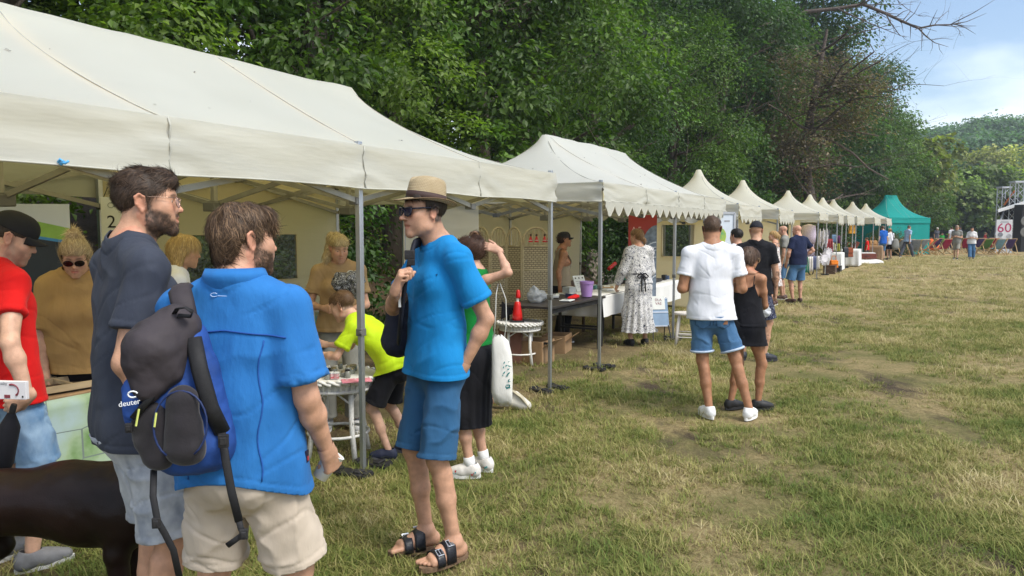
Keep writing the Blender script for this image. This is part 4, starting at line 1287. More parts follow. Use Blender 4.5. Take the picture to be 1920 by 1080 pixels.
TREE['tall']=make_tree_data('tall',6,12.5,3.1,620,46,0.19,0.8,'dark',0.33)
TREE['round']=make_tree_data('round',7,9.5,3.2,520,46,0.18,0.6,'mid',0.33)
def plant_tree(name,kind,label,x,y,sc=1.0,rot=0.0,group=None,sz=None,cat='tree',dz=0.0):
 r=thing(name,label,cat,(x,y,tz(x,y)+dz),rot,group)
 r.scale=(sc,sc,sz or sc)
 for part in('trunk','limbs','crown'):
  if part in TREE[kind]:link(part,TREE[kind][part],r)
 return r
rt=random.Random(5)
def bush_data(seed,rad,h,ncl,per,size,col,sig):
 rng=np.random.default_rng(seed)
 lobes=[(rng.normal(0,rad*0.45),rng.normal(0,rad*0.45),h*rng.uniform(0.25,0.7),rad*rng.uniform(0.4,0.7),rad*rng.uniform(0.4,0.7),h*rng.uniform(0.22,0.36))for _ in range(8)]
 C,d=crown_clusters(lobes,ncl,seed,0.5);C[:,2]=np.maximum(C[:,2],0.05)
 crown=leaf_mesh('foliage',C,d,per,sig,size,GREENS[col],seed)
 mb=MB();tips=[]
 for k in range(6):
  an=k*1.05
  limb_tree(mb,(0.05*math.cos(an),0.05*math.sin(an),-0.1),(0.5*math.cos(an),0.5*math.sin(an),1.0),h*0.7,0.022,1,rng,tips,n=5)
 return dict(crown=crown,trunk=new_mesh('stems',np.array([tuple(v)for v in mb.v]),mb.f,[M_bark],True))
TREE['bush']=bush_data(31,1.1,2.0,170,62,0.105,'mid',0.20)
TREE['bush_dark']=bush_data(32,1.2,2.3,180,60,0.095,'dark',0.21)
TREE['bush_fresh']=bush_data(33,1.0,1.7,150,60,0.08,'fresh',0.19)
TREE['bush_olive']=bush_data(34,1.1,1.9,160,60,0.07,'olive',0.19)
front=[(-7.2,5.6,'ash',1.0,'dark ash at the far left edge behind the first cream tent'),(-4.6,6.0,'elm',1.0,'leafy elm above the left half of the first cream tent roof'),(-2.2,5.5,'lime',0.95,'fresh green tree with hanging twigs above the middle of the first tent'),(0.6,6.4,'maple',1.0,'broad leaved tree rising behind the right end of the first tent'),(3.0,5.8,'lime',1.05,'bright green tree just left of the second tent peak'),(5.6,6.3,'maple',1.1,'maple with a visible trunk behind the second tent ridge'),(8.6,6.0,'elm',1.15,'rounded green tree behind the right slope of the second tent'),(11.6,6.2,'maple',1.15,'big leafy maple behind the third tent peak'),(15.0,6.0,'ash',1.1,'dark green tree behind the fourth tent peak'),(23.5,6.4,'elm',1.05,'green tree below the brown crown behind the far tents'),(28.5,6.3,'tall',1.0,'dark tree at the back of the far tents'),(34.0,6.5,'tall',1.05,'tall green tree whose edge meets the sky on the right'),(41.0,8.6,'round',1.25,'tree before the end of the tree line behind the last cream tents'),(47.5,8.6,'tall',1.08,'tall dark tree at the right end of the tree line against the sky'),(56.0,7.0,'round',1.0,'lower round tree behind the teal tent')]
for s,w,k,sc,lab in front:
 p=Qb(s,w);plant_tree('tree',k,lab,p.x,p.y,sc,rt.uniform(0,6.28),'trees on the bank behind the tents')
for px,d,k,sc,lab in((1505,51,'tall',1.38,'tallest dark tree left of the sky edge behind the brown crown'),(1606,58,'tall',1.15,'outermost tall tree of the row against the sky'),(1652,66,'round',1.35,'rounded tree above the teal tent peak'),(1700,76,'round',1.1,'low rounded tree right of the teal tent peak')):
 p=at(px,HOR,d);plant_tree('tree',k,lab,p.x,p.y,sc,rt.uniform(0,6.28),'trees on the bank behind the tents')
back=[(-9.5,10),(-5.5,10.5),(-1.5,10),(2.5,10.5),(6.5,10),(11,10.5),(16,10.5),(21,10),(26,10.5),(31,10.5),(36.0,10)]
for i,(s,w)in enumerate(back):
 p=Qb(s,w);plant_tree('tree',('ash','elm','ash','maple')[i%4]if s<14 else 'tall','dark second row tree on the bank, '+('leftmost of the row','second from the left','behind the middle of the first tent','behind the right end of the first tent','in the gap between the first two tents','behind the second tent peak','behind the right slope of it','behind the third tent','behind the fourth tent','behind the fifth tent','rightmost of the row')[i],p.x,p.y,1.3,rt.uniform(0,6.28),'trees of the second row')
for i,(s,w,k,sc,lab)in enumerate([(-6.2,4.2,'bush',1.0,'flowering green bush seen beside the white and green banner'),(-4.3,4.4,'bush_dark',1.0,'dark bush in the gap under the first tent by the number sign'),(-0.9,4.3,'bush',0.9,'bush behind the blond woman in the mustard T shirt'),(0.5,4.5,'bush_dark',1.0,'dark bush in the gap between the first and second tents'),(1.8,5.0,'bush_fresh',1.0,'light bush between the two tents further back'),(8.6,4.9,'bush',1.15,'dense bush above the stone steps behind the second tent'),(7.2,5.2,'bush_dark',1.1,'dark bush behind the woman in the black cap'),(10.3,5.2,'bush',1.1,'bush left of the red banner'),(13.6,4.4,'bush_dark',1.1,'dark bush behind the third tent'),(18.0,4.6,'bush_fresh',1.4,'light green bush rising between the fourth and fifth tent roofs'),(22.5,4.6,'bush_olive',1.5,'olive bush behind the fifth tent roof'),(26.5,4.6,'bush_fresh',1.5,'yellowish bush behind the sixth tent roof'),(30.5,4.5,'bush',1.6,'green bush behind the seventh tent roof'),(34.5,4.4,'bush_olive',1.4,'olive bush behind the eighth tent roof'),(39.0,3.9,'bush_dark',1.4,'dark bush behind the last cream tents')]):
 p=Qb(s,w);plant_tree('bush',k,lab,p.x,p.y,sc,rt.uniform(0,6.28),'bushes behind the tents',cat='bush')
p=at(1679,460,46.3);plant_tree('bush','bush_olive','olive bush standing in front of the teal tent',p.x,p.y,0.95,0.4,'bushes behind the tents',cat='bush')
p=at(1655,460,46.5);plant_tree('bush','bush','green bush behind the last cream tent left of the teal tent',p.x,p.y,0.8,1.9,'bushes behind the tents',cat='bush')
def dead_tree():
 rng=np.random.default_rng(77)
 p=at(1515,428,37.0);r=thing('dead_tree','half dead tree with a brown withered crown and bare grey twigs','tree',(p.x,p.y,tz(p.x,p.y)),0.0,'trees on the bank behind the tents')
 h=11.0;mb=MB();tips=[]
 r.scale=(1.15,1.15,1.05)
 mb.tube([(0,0,-0.6),(0.1,0,2.5),(-0.2,0.2,5),(0.2,0.1,8),(0.5,-0.1,10.5)],[0.3,0.24,0.2,0.13,0.05],10,cap=False)
 mb.build('trunk',M_dead,r,smooth=True)
 mb=MB()
 for k in range(16):
  an=rng.uniform(-2.6,1.0);z=rng.uniform(2.0,9.5)
  limb_tree(mb,(0,0,z),(math.cos(an),math.sin(an),rng.uniform(-0.15,0.5)),rng.uniform(2.4,4.0),0.07,3,rng,tips,0.02,3,n=6)
 mb.build('limbs',M_dead,r,smooth=True)
 T_=np.array([tuple(t)for t in tips]);T_=T_[(T_[:,0]<2.6)&(T_[:,2]<9.0)&(T_[:,2]>3.2)&(T_[:,0]<0.6+0.35*(T_[:,2]-3.2))&(T_[:,1]>-1.9)];sel=T_[rng.choice(len(T_),min(len(T_),520),replace=False)]
 d=sel-np.array([0,0,6.0]);d/=np.linalg.norm(d,axis=1)[:,None]
 k=rng.uniform(0,1,len(sel))<0.80
 link('withered_foliage',leaf_mesh('withered_foliage',sel[k],d[k],95,0.50,0.135,GREENS['brown'],5,var=0.35),r)
 link('green_foliage',leaf_mesh('green_foliage',sel[~k],d[~k],46,0.40,0.15,GREENS['mid'],6,var=0.3),r)
dead_tree()
def bare_branch():
 rng=np.random.default_rng(4)
 P=[at(x,y,d*1.5)for x,y,d in((1452,60,27.0),(1510,22,26.7),(1570,16,26.4),(1618,8,26.2),(1660,25,26),(1692,40,25.8),(1722,53,25.6),(1752,47,25.4),(1782,46,25.3),(1802,44,25.2))]
 o=P[0];base=Vector((o.x,o.y,tz(o.x,o.y)))
 r=thing('bare_tree','bare dead tree with leafless branches reaching out against the sky','tree',base,0.0,'trees on the bank behind the tents')
 mb=MB();L_=lambda v:v-base
 mb.tube([(0,0,-0.4),(0.1,0.1,3),(-0.05,0,6.0),tuple(L_(P[0]))],[0.3,0.26,0.22,0.165],9,cap=False)
 mb.build('trunk',M_dead,r,smooth=True)
 mb=MB();mb.tube([L_(p)for p in P],[0.11,0.105,0.095,0.085,0.075,0.065,0.052,0.04,0.026,0.01],7)
 sub=[((1618,8),(1640,-10),(1680,-6),(1692,8),0.05),((1722,53),(1735,66),(1752,80),(1778,90),0.04),((1570,16),(1600,30),(1640,45),(1700,70),0.045),((1692,40),(1705,22),(1712,18),(1722,30),0.022),((1752,47),(1762,30),(1775,22),(1778,20),0.02),((1782,46),(1795,40),(1800,32),(1803,28),0.016),((1660,25),(1672,45),(1690,62),(1706,70),0.03),((1610,10),(1650,-20),(1700,-30),(1760,-15),0.05),((1782,46),(1795,55),(1800,66),(1803,60),0.014)]
 for a,b,c,d,w in sub:
  pts=[at(x+rng.normal(0,2),y+rng.normal(0,2),38.4+0.4*i)for i,(x,y)in enumerate((a,b,c,d))]
  pts[0]=at(a[0],a[1],38.9-0.006*(a[0]-1618));w=w*1.0
  mb.tube([L_(p)for p in pts],[w,w*0.75,w*0.5,w*0.15],6)
  for q in range(7):
   i=rng.integers(0,3);p0=pts[i].lerp(pts[i+1],rng.uniform(0,1))
   dv=(pts[i+1]-pts[i]).normalized()+Vector(rng.normal(0,0.6,3))
   mb.tube([L_(p0),L_(p0+dv*0.25),L_(p0+dv*0.5+Vector(rng.normal(0,0.12,3)))],[w*0.35,w*0.25,0.004],5)
 for q in range(22):
  i=rng.integers(3,9);p0=P[i].lerp(P[i+1]if i<9 else P[i],rng.uniform(0,1))
  dv=(P[i]-P[i-1]).normalized()+Vector(rng.normal(0,0.75,3))
  mb.tube([L_(p0),L_(p0+dv*0.33),L_(p0+dv*0.68+Vector(rng.normal(0,0.1,3)))],[0.026,0.018,0.006],5)
 mb.build('branch',M_dead,r,smooth=True)
bare_branch()
def far_hill():
 rng=np.random.default_rng(8)
 def crest(px):
  return np.interp(px,[1500,1640,1715,1745,1790,1820,1850,1885,1920,2000,2200],[300,260,243,236,228,216,209,214,222,235,300])
 C=[];Dn=[];cols=[]
 for d,n in((95,120),(120,170),(150,210),(185,230)):
  for k in range(n):
   px=rng.uniform(1560,2120);x=(px-960)/FPX*d
   zc=CAMH+(HOR-crest(px))/FPX*d
   f={95:0.40,120:0.66,150:0.86,185:1.0}[d]
   top=2+(zc-2)*f*rng.uniform(0.84,1.04)-0.6
   R=rng.uniform(2.6,4.6)*d/130
   tone=rng.uniform(0,1)
   for j in range(44):
    v=rng.normal(0,1,3);v/=np.linalg.norm(v);v[2]=abs(v[2])*1.0-0.25
    C.append((x+v[0]*R,d+rng.normal(0,2)+v[1]*R,top-R*0.9+v[2]*R*0.95));Dn.append(v);cols.append(tone)
 C=np.array(C);Dn=np.array(Dn)
 me=leaf_mesh('wooded_hill',C,Dn,8,0.70,0.72,((0.060,0.130,0.062),(0.105,0.178,0.082)),9,droop=0.1,var=0.34,aspect=0.8)  # greens lightened and blued, distance haze put into the leaf colour
 o=link('wooded_hill',me);tag(o,'wooded hill closing the far end of the meadow',kind='stuff')
 xs=np.linspace(30,330,50);V=[]
 prof=[(88,0.0),(110,0.28),(150,0.66),(190,0.9),(260,0.9)]
 for x in xs:
  for d,f in prof:
   px=960+x/d*FPX
   V.append((x,d,0.2+f*(CAMH+(HOR-float(crest(px)))/FPX*d-4)))
 F=[(i*5+j,(i+1)*5+j,(i+1)*5+j+1,i*5+j+1)for i in range(49)for j in range(4)]
 tag(link('hill',new_mesh('hill',np.array(V),F,[pmat('hill_floor',(0.03,0.04,0.018),0.95,var=0.4,scale=0.4)],True)),kind='structure')
far_hill()
def haze_box():
 mb=MB();mb.box((165,344,19.5),(524,728,42));o=mb.build('haze',[])
 m=bpy.data.materials.new('haze');m.use_nodes=True;t=m.node_tree;t.nodes.clear();v=t.nodes.new('ShaderNodeVolumePrincipled')
 v.inputs['Density'].default_value=0.0007;v.inputs['Color'].default_value=(0.80,0.89,1.0,1);v.inputs['Anisotropy'].default_value=0.25
 t.links.new(v.outputs[0],t.nodes.new('ShaderNodeOutputMaterial').inputs['Volume']);o.data.materials.append(m);tag(o,'thin summer haze over the meadow',kind='stuff')
haze_box()
def hill_tree(label,px,py,d,rad,h,col,seed,ncl=120):
 rng=np.random.default_rng(seed)
 lobes=[(rng.normal(0,rad*0.4),rng.normal(0,rad*0.4),h*rng.uniform(0.4,0.85),rad*rng.uniform(0.4,0.6),rad*rng.uniform(0.4,0.6),h*rng.uniform(0.16,0.24))for _ in range(9)]
 C,dd=crown_clusters(lobes,ncl,seed,0.6)
 p=at(px,py,d)
 r=thing('tree',label,'tree',(p.x,p.y,p.z-h),0,'trees on the far hill')
 link('crown',leaf_mesh('crown',C,dd,40,0.5,0.5,col,seed,var=0.3,aspect=0.8),r)
 mb=MB();mb.tube([(0,0,-2),(0.1,0,h*0.4),(0,0.1,h*0.8)],[0.35,0.28,0.1],8);mb.build('trunk',M_bark,r,smooth=True)
hill_tree('yellow flowering tree standing out on the wooded hill',1857,258,116,5.2,9,((0.24,0.25,0.08),(0.32,0.32,0.11)),51)
hill_tree('yellowish tree at the foot of the hill behind the last tents',1722,258,70,2.7,7.5,((0.13,0.165,0.045),(0.18,0.20,0.06)),52,80)
hill_tree('light green tree at the edge of the meadow left of the stage',1800,318,82,4.0,7.0,((0.095,0.15,0.035),(0.13,0.185,0.045)),53)
hill_tree('light green tree behind the stage lattice masts',1875,312,84,4.6,7.4,((0.10,0.155,0.035),(0.14,0.19,0.05)),54)
hill_tree('mid green tree behind the deck chairs under the hill',1765,342,84,3.4,6.0,((0.05,0.095,0.03),(0.08,0.12,0.035)),55)
# tents
def fabric(name,col,tr,trc,rough=0.75,wr=0.22):
 m=pmat(name,col,rough,var=0.035,scale=1.6,trans=tr,trcol=trc,spec=0.2)
 t=m.node_tree;N=t.nodes.new;K=t.links.new;b=t.nodes['Principled BSDF']
 tcn=N('ShaderNodeTexCoord');mpn=N('ShaderNodeMapping');mpn.inputs['Scale'].default_value=(1.2,1.2,7);K(tcn.outputs['Object'],mpn.inputs['Vector'])
 n1=N('ShaderNodeTexNoise');n1.inputs['Scale'].default_value=1.6;n1.inputs['Detail'].default_value=3;K(mpn.outputs['Vector'],n1.inputs['Vector'])
 bp=N('ShaderNodeBump');bp.inputs['Strength'].default_value=wr;bp.inputs['Distance'].default_value=0.03
 K(n1.outputs['Fac'],bp.inputs['Height']);K(bp.outputs['Normal'],b.inputs['Normal'])
 return m
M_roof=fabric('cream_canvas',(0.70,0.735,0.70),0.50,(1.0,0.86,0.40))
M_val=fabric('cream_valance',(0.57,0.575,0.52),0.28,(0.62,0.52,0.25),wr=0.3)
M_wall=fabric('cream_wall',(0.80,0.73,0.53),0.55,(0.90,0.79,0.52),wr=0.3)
M_white=fabric('white_canvas',(0.72,0.75,0.73),0.48,(0.85,0.76,0.48))
M_teal=fabric('teal_canvas',(0.010,0.30,0.27),0.25,(0.01,0.34,0.30))
M_alu=pmat('aluminium',(0.46,0.48,0.52),0.38,0.85,var=0.08,scale=3,bump=0.1,bscale=80)
M_seam=pmat('seam_tape',(0.44,0.42,0.35),0.8,var=0.1)
M_rein=pmat('tan_webbing',(0.34,0.26,0.12),0.8,var=0.1)
M_brnleaf=pmat('dry_leaf',(0.10,0.065,0.04),0.9,var=0.4,scale=3)
M_patch=fabric('tan_patch',(0.50,0.48,0.40),0.3,(0.6,0.45,0.22),wr=0.5)
M_truss=pmat('truss_paint',(0.30,0.29,0.25),0.45,0.5,var=0.1)
M_blk=pmat('black_iron',(0.022,0.021,0.022),0.6,0.2,var=0.4,scale=14,bump=0.3)
M_plast=pmat('grey_plastic',(0.13,0.13,0.12),0.5,var=0.1)
def window_mat():
 m,t,b=nodes_of('clear_foil')
 N=t.nodes.new;K=t.links.new
 b.inputs['Base Color'].default_value=(0.035,0.045,0.04,1);b.inputs['Roughness'].default_value=0.12;b.inputs['Alpha'].default_value=0.62
 b.inputs['Specular IOR Level'].default_value=0.7
 tcn=N('ShaderNodeTexCoord');n=N('ShaderNodeTexNoise');n.inputs['Scale'].default_value=9;n.inputs['Detail'].default_value=5
 K(tcn.outputs['Object'],n.inputs['Vector']);bp=N('ShaderNodeBump');bp.inputs['Strength'].default_value=0.9;bp.inputs['Distance'].default_value=0.05
 K(n.outputs['Fac'],bp.inputs['Height']);K(bp.outputs['Normal'],b.inputs['Normal'])
 return m
M_foil=window_mat()
def roof_heights(nx,ny,L_,D_,ridge,peakr=0.07):
 """tensioned cloth: relaxed height field, 0 on the eaves, 1 on the ridge"""
 X,Y=np.meshgrid(np.linspace(-L_/2,L_/2,nx),np.linspace(-D_/2,D_/2,ny),indexing='ij')
 fix=(np.abs(Y)<=max(peakr,D_/ny*0.75))&(np.abs(X)<=ridge+max(peakr,L_/nx*0.6))
 H=np.where(fix,1.0,0.0)
 for _ in range(500):
  H[1:-1,1:-1]=0.25*(H[2:,1:-1]+H[:-2,1:-1])*1.0+0.25*(H[1:-1,2:]+H[1:-1,:-2])
  H[fix]=1
 e=np.minimum((L_/2-np.abs(X))/max(1e-3,L_/2-ridge),(D_/2-np.abs(Y))/(D_/2));e=np.clip(e,0,1)
 return X,Y,0.62*H+0.38*e**1.15
def make_tent(label,centre,rotz,L_,D_,eave=2.18,peak=2.92,val=0.27,ridge=None,roof=None,valm=None,bays=2,scallop=(),posts=None,walls=(),group='cream pop-up tents in a row',seed=0,truss=True,tone=None,full_walls=False,val_sides=('front','left','right','back'),hang=0.17,nsc=9):
 roof=roof or M_roof;valm=valm or M_val
 T=thing('tent',label,'tent',centre,rotz,group)
 ridge=(L_/2-D_/2)if ridge is None else ridge
 nx,ny=(72 if L_>4 else 30),36 if L_>4 else 30
 X,Y,H=roof_heights(nx,ny,L_,D_,ridge)
 Z=eave+(peak-eave)*H
 P0=np.stack([X.ravel(),Y.ravel(),Z.ravel()],1)
 P0[:,2]+=(vnoise(P0*nv((2.2,2.2,1))+seed,seed)*0.010+vnoise(P0*nv((6,1.3,1))+seed,seed+2)*0.006)*np.clip(H.ravel()*4,0,1)
 i,j=np.meshgrid(np.arange(nx-1),np.arange(ny-1),indexing='ij')
 F=np.stack([i*ny+j,(i+1)*ny+j,(i+1)*ny+j+1,i*ny+j+1],-1).reshape(-1,4)
 o=link('roof',new_mesh('roof',P0,F,[roof],True),T)
 def zroof(x,y):
  fx=(x+L_/2)/L_*(nx-1);fy=(y+D_/2)/D_*(ny-1)
  a,b=int(min(nx-2,max(0,fx))),int(min(ny-2,max(0,fy)));u,v=fx-a,fy-b
  return float(Z[a,b]*(1-u)*(1-v)+Z[a+1,b]*u*(1-v)+Z[a,b+1]*(1-u)*v+Z[a+1,b+1]*u*v)
 segs=14
 lines=[]
 for sx in(-1,1):
  for sy in(-1,1):lines.append(((sx*ridge,0),(sx*L_/2,sy*D_/2)))
 if L_>4:
  for x in(-ridge,0,ridge):
   for sy in(-1,1):lines.append(((x,0),(x,sy*D_/2)))
 for(ax_,ay),(bx,by)in lines:
  pts=[]
  for k in range(segs+1):
   t=k/segs;x,y=ax_+(bx-ax_)*t,ay+(by-ay)*t
   pts.append(Vector((x,y,zroof(x,y)+0.004)))
  sm=MB();sm.tube(pts,0.0045,4,flat=0.5);sm.build('seam',M_seam,T,smooth=True)
 if seed in(1,2):
  rg=np.random.default_rng(seed);mb=MB()
  for q in range(26):
   x,y=rg.uniform(-L_/2+0.1,L_/2-0.1),-D_/2*rg.uniform(0.1,0.98);c=Vector((x,y,zroof(x,y)+0.006));l=rg.uniform(0.006,0.02);an=rg.uniform(0,6.28);e1=Vector((math.cos(an),math.sin(an),0.2*rg.normal()))*l;e2=Vector((-math.sin(an),math.cos(an),0.2*rg.normal()))*l*0.45
   mb.add([c-e1,c+e2,c+e1,c-e2],[(0,1,2,3)])
  db=mb.build('leaf_litter',M_brnleaf,T);db['kind']='stuff'
 sides={'front':((-L_/2,-D_/2),(L_/2,-D_/2)),'back':((L_/2,D_/2),(-L_/2,D_/2)),'left':((-L_/2,D_/2),(-L_/2,-D_/2)),'right':((L_/2,-D_/2),(L_/2,D_/2))}
 for nm in val_sides:
  (x0,y0),(x1,y1)=sides[nm]
  ln=math.hypot(x1-x0,y1-y0);nu=max(8,int(ln*16));nn=Vector(((y1-y0)/ln,-(x1-x0)/ln,0))
  knots=[k/bays/2 for k in range(bays*2+1)]if ln>4 else[0,0.5,1]
  nr=8
  def pt(u,v):
   x,y=x0+(x1-x0)*u,y0+(y1-y0)*u
   dk=min(abs(u-k)for k in knots)*ln
   pin=math.exp(-(dk/0.22)**2)
   pr=np.array([[u*ln*1.1+seed,v*2.1*(1+pin),seed+len(nm)]])
   bump=float(vnoise(pr,seed)[0])*0.012+float(vnoise(pr*np.array([[0.8,5.0,1]]),seed+1)[0])*0.012*(0.35+pin*1.0)
   sag=0.012*math.sin(math.pi*((u*len(knots[1:]))%1.0))
   p=Vector((x,y,eave+0.004-v*val+sag*v))+nn*(0.008+bump*min(1,v*6)+0.012*v)
   return p
  mb=MB();mb.sheet(lambda u,v:pt(u,v),nu,nr)
  oo=mb.build('valance',valm,T,smooth=True)
  hb=MB()
  hb.tube([pt(k/nu,1.0)+nn*0.003 for k in range(nu+1)],0.008,5,flat=0.6)
  for k in knots[1:-1]if ln>4 else[]:
   hb.tube([pt(k,v)+nn*0.004 for v in np.linspace(0.02,0.98,8)],0.006,4)
  hb.build('hem',valm,oo,smooth=True)
  if nm in scallop:
   mb=MB();ns_=nsc if ln<4 else nsc*2+1
   def sc(u,v):
    p=pt(u,1.0);ph=(u*ns_)%1.0
    dep=hang*(0.30+0.70*(1-abs(2*ph-1)**1.7))
    cv=math.sin(u*ns_*math.pi*2)*0.004
    return p+Vector((0,0,-v*dep))+nn*(cv+0.010-0.005*v)
   mb.sheet(sc,ns_*10,3);so=mb.build('scalloped_trim',valm,T,smooth=True)
   eb=MB();eb.tube([sc(k/(ns_*10),1.0)for k in range(ns_*10+1)],0.005,4);eb.build('trim_binding',M_seam,so,smooth=True)
 px_=[-L_/2+0.035,L_/2-0.035]if bays==1 else[-L_/2+0.035,0,L_/2-0.035]
 foot={}
 for x in px_:
  for y in(-D_/2+0.035,D_/2-0.035):
   wp=Matrix.Rotation(rotz,3,'Z')@Vector((x,y,0))+Vector(centre);gz=tz(wp.x,wp.y)-centre[2]
   if gz>0.4:gz=0.0
   mb=MB();mb.box((x,y,(eave+0.03+0.95+gz)/2),(0.040,0.040,eave+0.03-0.95-gz))
   lg=mb.build('leg',M_alu,T,bevel=0.004)
   mb=MB();mb.box((x,y,(0.02+1.05+gz)/2+gz/2),(0.032,0.032,1.03-gz));mb.build('inner_leg',M_alu,lg,bevel=0.003)
   mb=MB();mb.box((x,y,0.955+gz),(0.05,0.05,0.05));mb.box((x-0.03,y-0.02,0.955+gz),(0.015,0.02,0.02));mb.build('lock',M_plast,lg,bevel=0.004)
   mb=MB();mb.box((x,y,gz+0.012),(0.11,0.11,0.012));mb.build('foot_plate',M_blk,lg)
   mb=MB();mb.box((x,y,eave-0.06),(0.062,0.062,0.07));mb.build('connector',M_plast,lg,bevel=0.006)
   foot[(x,y)]=gz
   if y<0 or x!=0:
    mb=MB();ang=0.4*rt.uniform(-1,1)
    M=rotm('Z',math.degrees(ang))
    for sx in(-1,1):
     c=M@Vector((sx*0.115,0.0,0.03));mb.box((x+c.x,y+c.y,gz+0.022),(0.11,0.26,0.026),M)
     c2=M@Vector((sx*0.115,-0.05,0.06));mb.box((x+c2.x,y+c2.y,gz+0.042),(0.08,0.05,0.016),M)
     for e_ in(-1,1):
      c3=M@Vector((sx*0.115,e_*0.115,0.06));mb.box((x+c3.x,y+c3.y,gz+0.04),(0.09,0.03,0.014),M)
    mb.build('foot_weight',M_blk,lg,bevel=0.006)
 if truss:
  def truss_line(a,b,nb,z0=eave-0.06,dz=0.30):
   a,b=Vector((a[0],a[1],0)),Vector((b[0],b[1],0))
   for k in range(nb):
    p,q=a.lerp(b,k/nb),a.lerp(b,(k+1)/nb);m_=p.lerp(q,0.5)
    off=(b-a).normalized().cross(Vector((0,0,1)))*0.014
    for s1,(za,zb)in((1,(z0,z0-dz)),(-1,(z0-dz,z0))):
     mb=MB();mb.bar(p+Vector((0,0,za))+off*s1,q+Vector((0,0,zb))+off*s1,0.018,0.034)
     mb.build('truss_bar',M_truss,T)
    if k<nb-1:
     mb=MB();mb.box(q+Vector((0,0,z0-dz)),(0.07,0.07,0.05));mb.build('truss_joint',M_plast,T,bevel=0.006);mb=MB();mb.box(q+Vector((0,0,z0)),(0.06,0.06,0.05));mb.build('truss_joint',M_plast,T,bevel=0.006)
  e_=0.06
  nb=2 if L_<4 else 4
  for y in(-D_/2+e_,D_/2-e_):truss_line((-L_/2+e_,y),(L_/2-e_,y),nb)
  for x in((-L_/2+e_,L_/2-e_)if bays==1 else(-L_/2+e_,0,L_/2-e_)):truss_line((x,-D_/2+e_),(x,D_/2-e_),2)
  for x in([0]if bays==1 else[-ridge,0,ridge]):
   zt=zroof(x,0)-0.02;mb=MB();mb.bar((x,0,eave-0.38),(x,0,zt),0.036);mb.build('peak_pole',M_truss,T)
   mb=MB();mb.box((x,0,eave-0.38),(0.12,0.12,0.07));mb.build('truss_joint',M_plast,T,bevel=0.008)
   if x!=0 and bays>1:
    truss_line((x,-D_/2+e_),(x,D_/2-e_),2)
  for x in([0]if bays==1 else[-ridge,0,ridge]):
   for sy in(-1,1):
    pts=[Vector((x,sy*D_/2*t,zroof(x,sy*D_/2*t)-0.045))for t in np.linspace(0.08,0.93,10)]
    rb=MB();rb.tube(pts,0.05,4,flat=0.06,up=(0,1,0));rb.build('reinforcement',M_rein,T,smooth=False)
 for wsp in walls:
  nm,u0,u1,win,wm=wsp[:5]
  (x0,y0),(x1,y1)=sides[nm];ln=math.hypot(x1-x0,y1-y0);nn=Vector(((y1-y0)/ln,-(x1-x0)/ln,0))
  zt=eave-0.02
  wseed=seed+len(nm)
  def wp(u,v):
   x,y=x0+(x1-x0)*u,y0+(y1-y0)*u
   q=np.array([[u*ln*1.7,v*1.2,wseed*1.0]])
   return Vector((x,y,zt-v*(zt-0.03)))-nn*(0.035+0.022*float(vnoise(q,wseed)[0])+0.010*float(vnoise(q*np.array([[3.2,0.8,1]]),wseed+1)[0]))
  nu,nv_=max(10,int((u1-u0)*ln*9)),22
  rects=win or[]
  V=[wp(u0+(u1-u0)*a/nu,b/nv_)for b in range(nv_+1)for a in range(nu+1)]
  Fs=[];Fw=[]
  for b in range(nv_):
   for a in range(nu):
    uc,vc=(a+0.5)/nu,(b+0.5)/nv_
    inside=any(r[0]<uc<r[1]and r[2]<vc<r[3]for r in rects)
    (Fw if inside else Fs).append((b*(nu+1)+a,b*(nu+1)+a+1,(b+1)*(nu+1)+a+1,(b+1)*(nu+1)+a))
  mb=MB();mb.add(V,Fs);wo=mb.build('side_wall',wm or M_wall,T,smooth=True)
  if Fw:
   mb=MB();mb.add(V,Fw);mb.build('window',M_foil,wo,smooth=True)
   mb=MB()
   for r in rects:
    a0,a1=round(r[0]*nu)/nu,round(r[1]*nu)/nu;b0,b1=round(r[2]*nv_)/nv_,round(r[3]*nv_)/nv_
    g=lambda a,b:wp(u0+(u1-u0)*a,b)+nn*0.006
    for(a,b,c,d)in((a0,b0,a1,b0),(a1,b0,a1,b1),(a1,b1,a0,b1),(a0,b1,a0,b0)):
     mb.tube([g(a+(c-a)*t,b+(d-b)*t)for t in np.linspace(0,1,8)],0.018,4,flat=0.25)
   mb.build('window_welt',wm or M_wall,wo,smooth=True)
 T['zroof']=0.0;del T['zroof']
 return T
D1=2.85
c1=Q(-2.90,D1/2);c2=Q(1.27+2.92,D1/2)
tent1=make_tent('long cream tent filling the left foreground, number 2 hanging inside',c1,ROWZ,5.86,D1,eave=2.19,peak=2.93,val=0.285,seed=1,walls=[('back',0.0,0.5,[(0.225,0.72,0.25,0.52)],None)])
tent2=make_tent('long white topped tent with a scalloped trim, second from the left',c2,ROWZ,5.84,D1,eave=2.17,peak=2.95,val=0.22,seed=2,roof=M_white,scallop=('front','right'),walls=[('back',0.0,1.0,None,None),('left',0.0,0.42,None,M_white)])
def tent_at(label,px,d,a,rot=0.0,seed=0,py=None,**kw):
 p=at(px,HOR,d);return make_tent(label,Vector((p.x,p.y,0)),ROWZ+rot,2*a,2*a,ridge=0.0,bays=1,seed=seed,**kw)
WL=[('left',0.0,1.0,[(0.30,0.62,0.17,0.50)],None)]
tent3=tent_at('small pointed cream tent behind the man in the white T shirt',1308,16.7,1.12,seed=3,peak=2.93,eave=2.12,val=0.24,walls=WL+[('back',0,1,None,None)],scallop=('front','left'),nsc=6,hang=0.14)
tent4=tent_at('small pointed cream tent, fourth peak from the left',1391,20.8,1.15,seed=4,peak=2.95,eave=2.12,val=0.25,walls=[('left',0,1,None,None),('back',0,1,None,None)],scallop=('front',),nsc=6,hang=0.14)
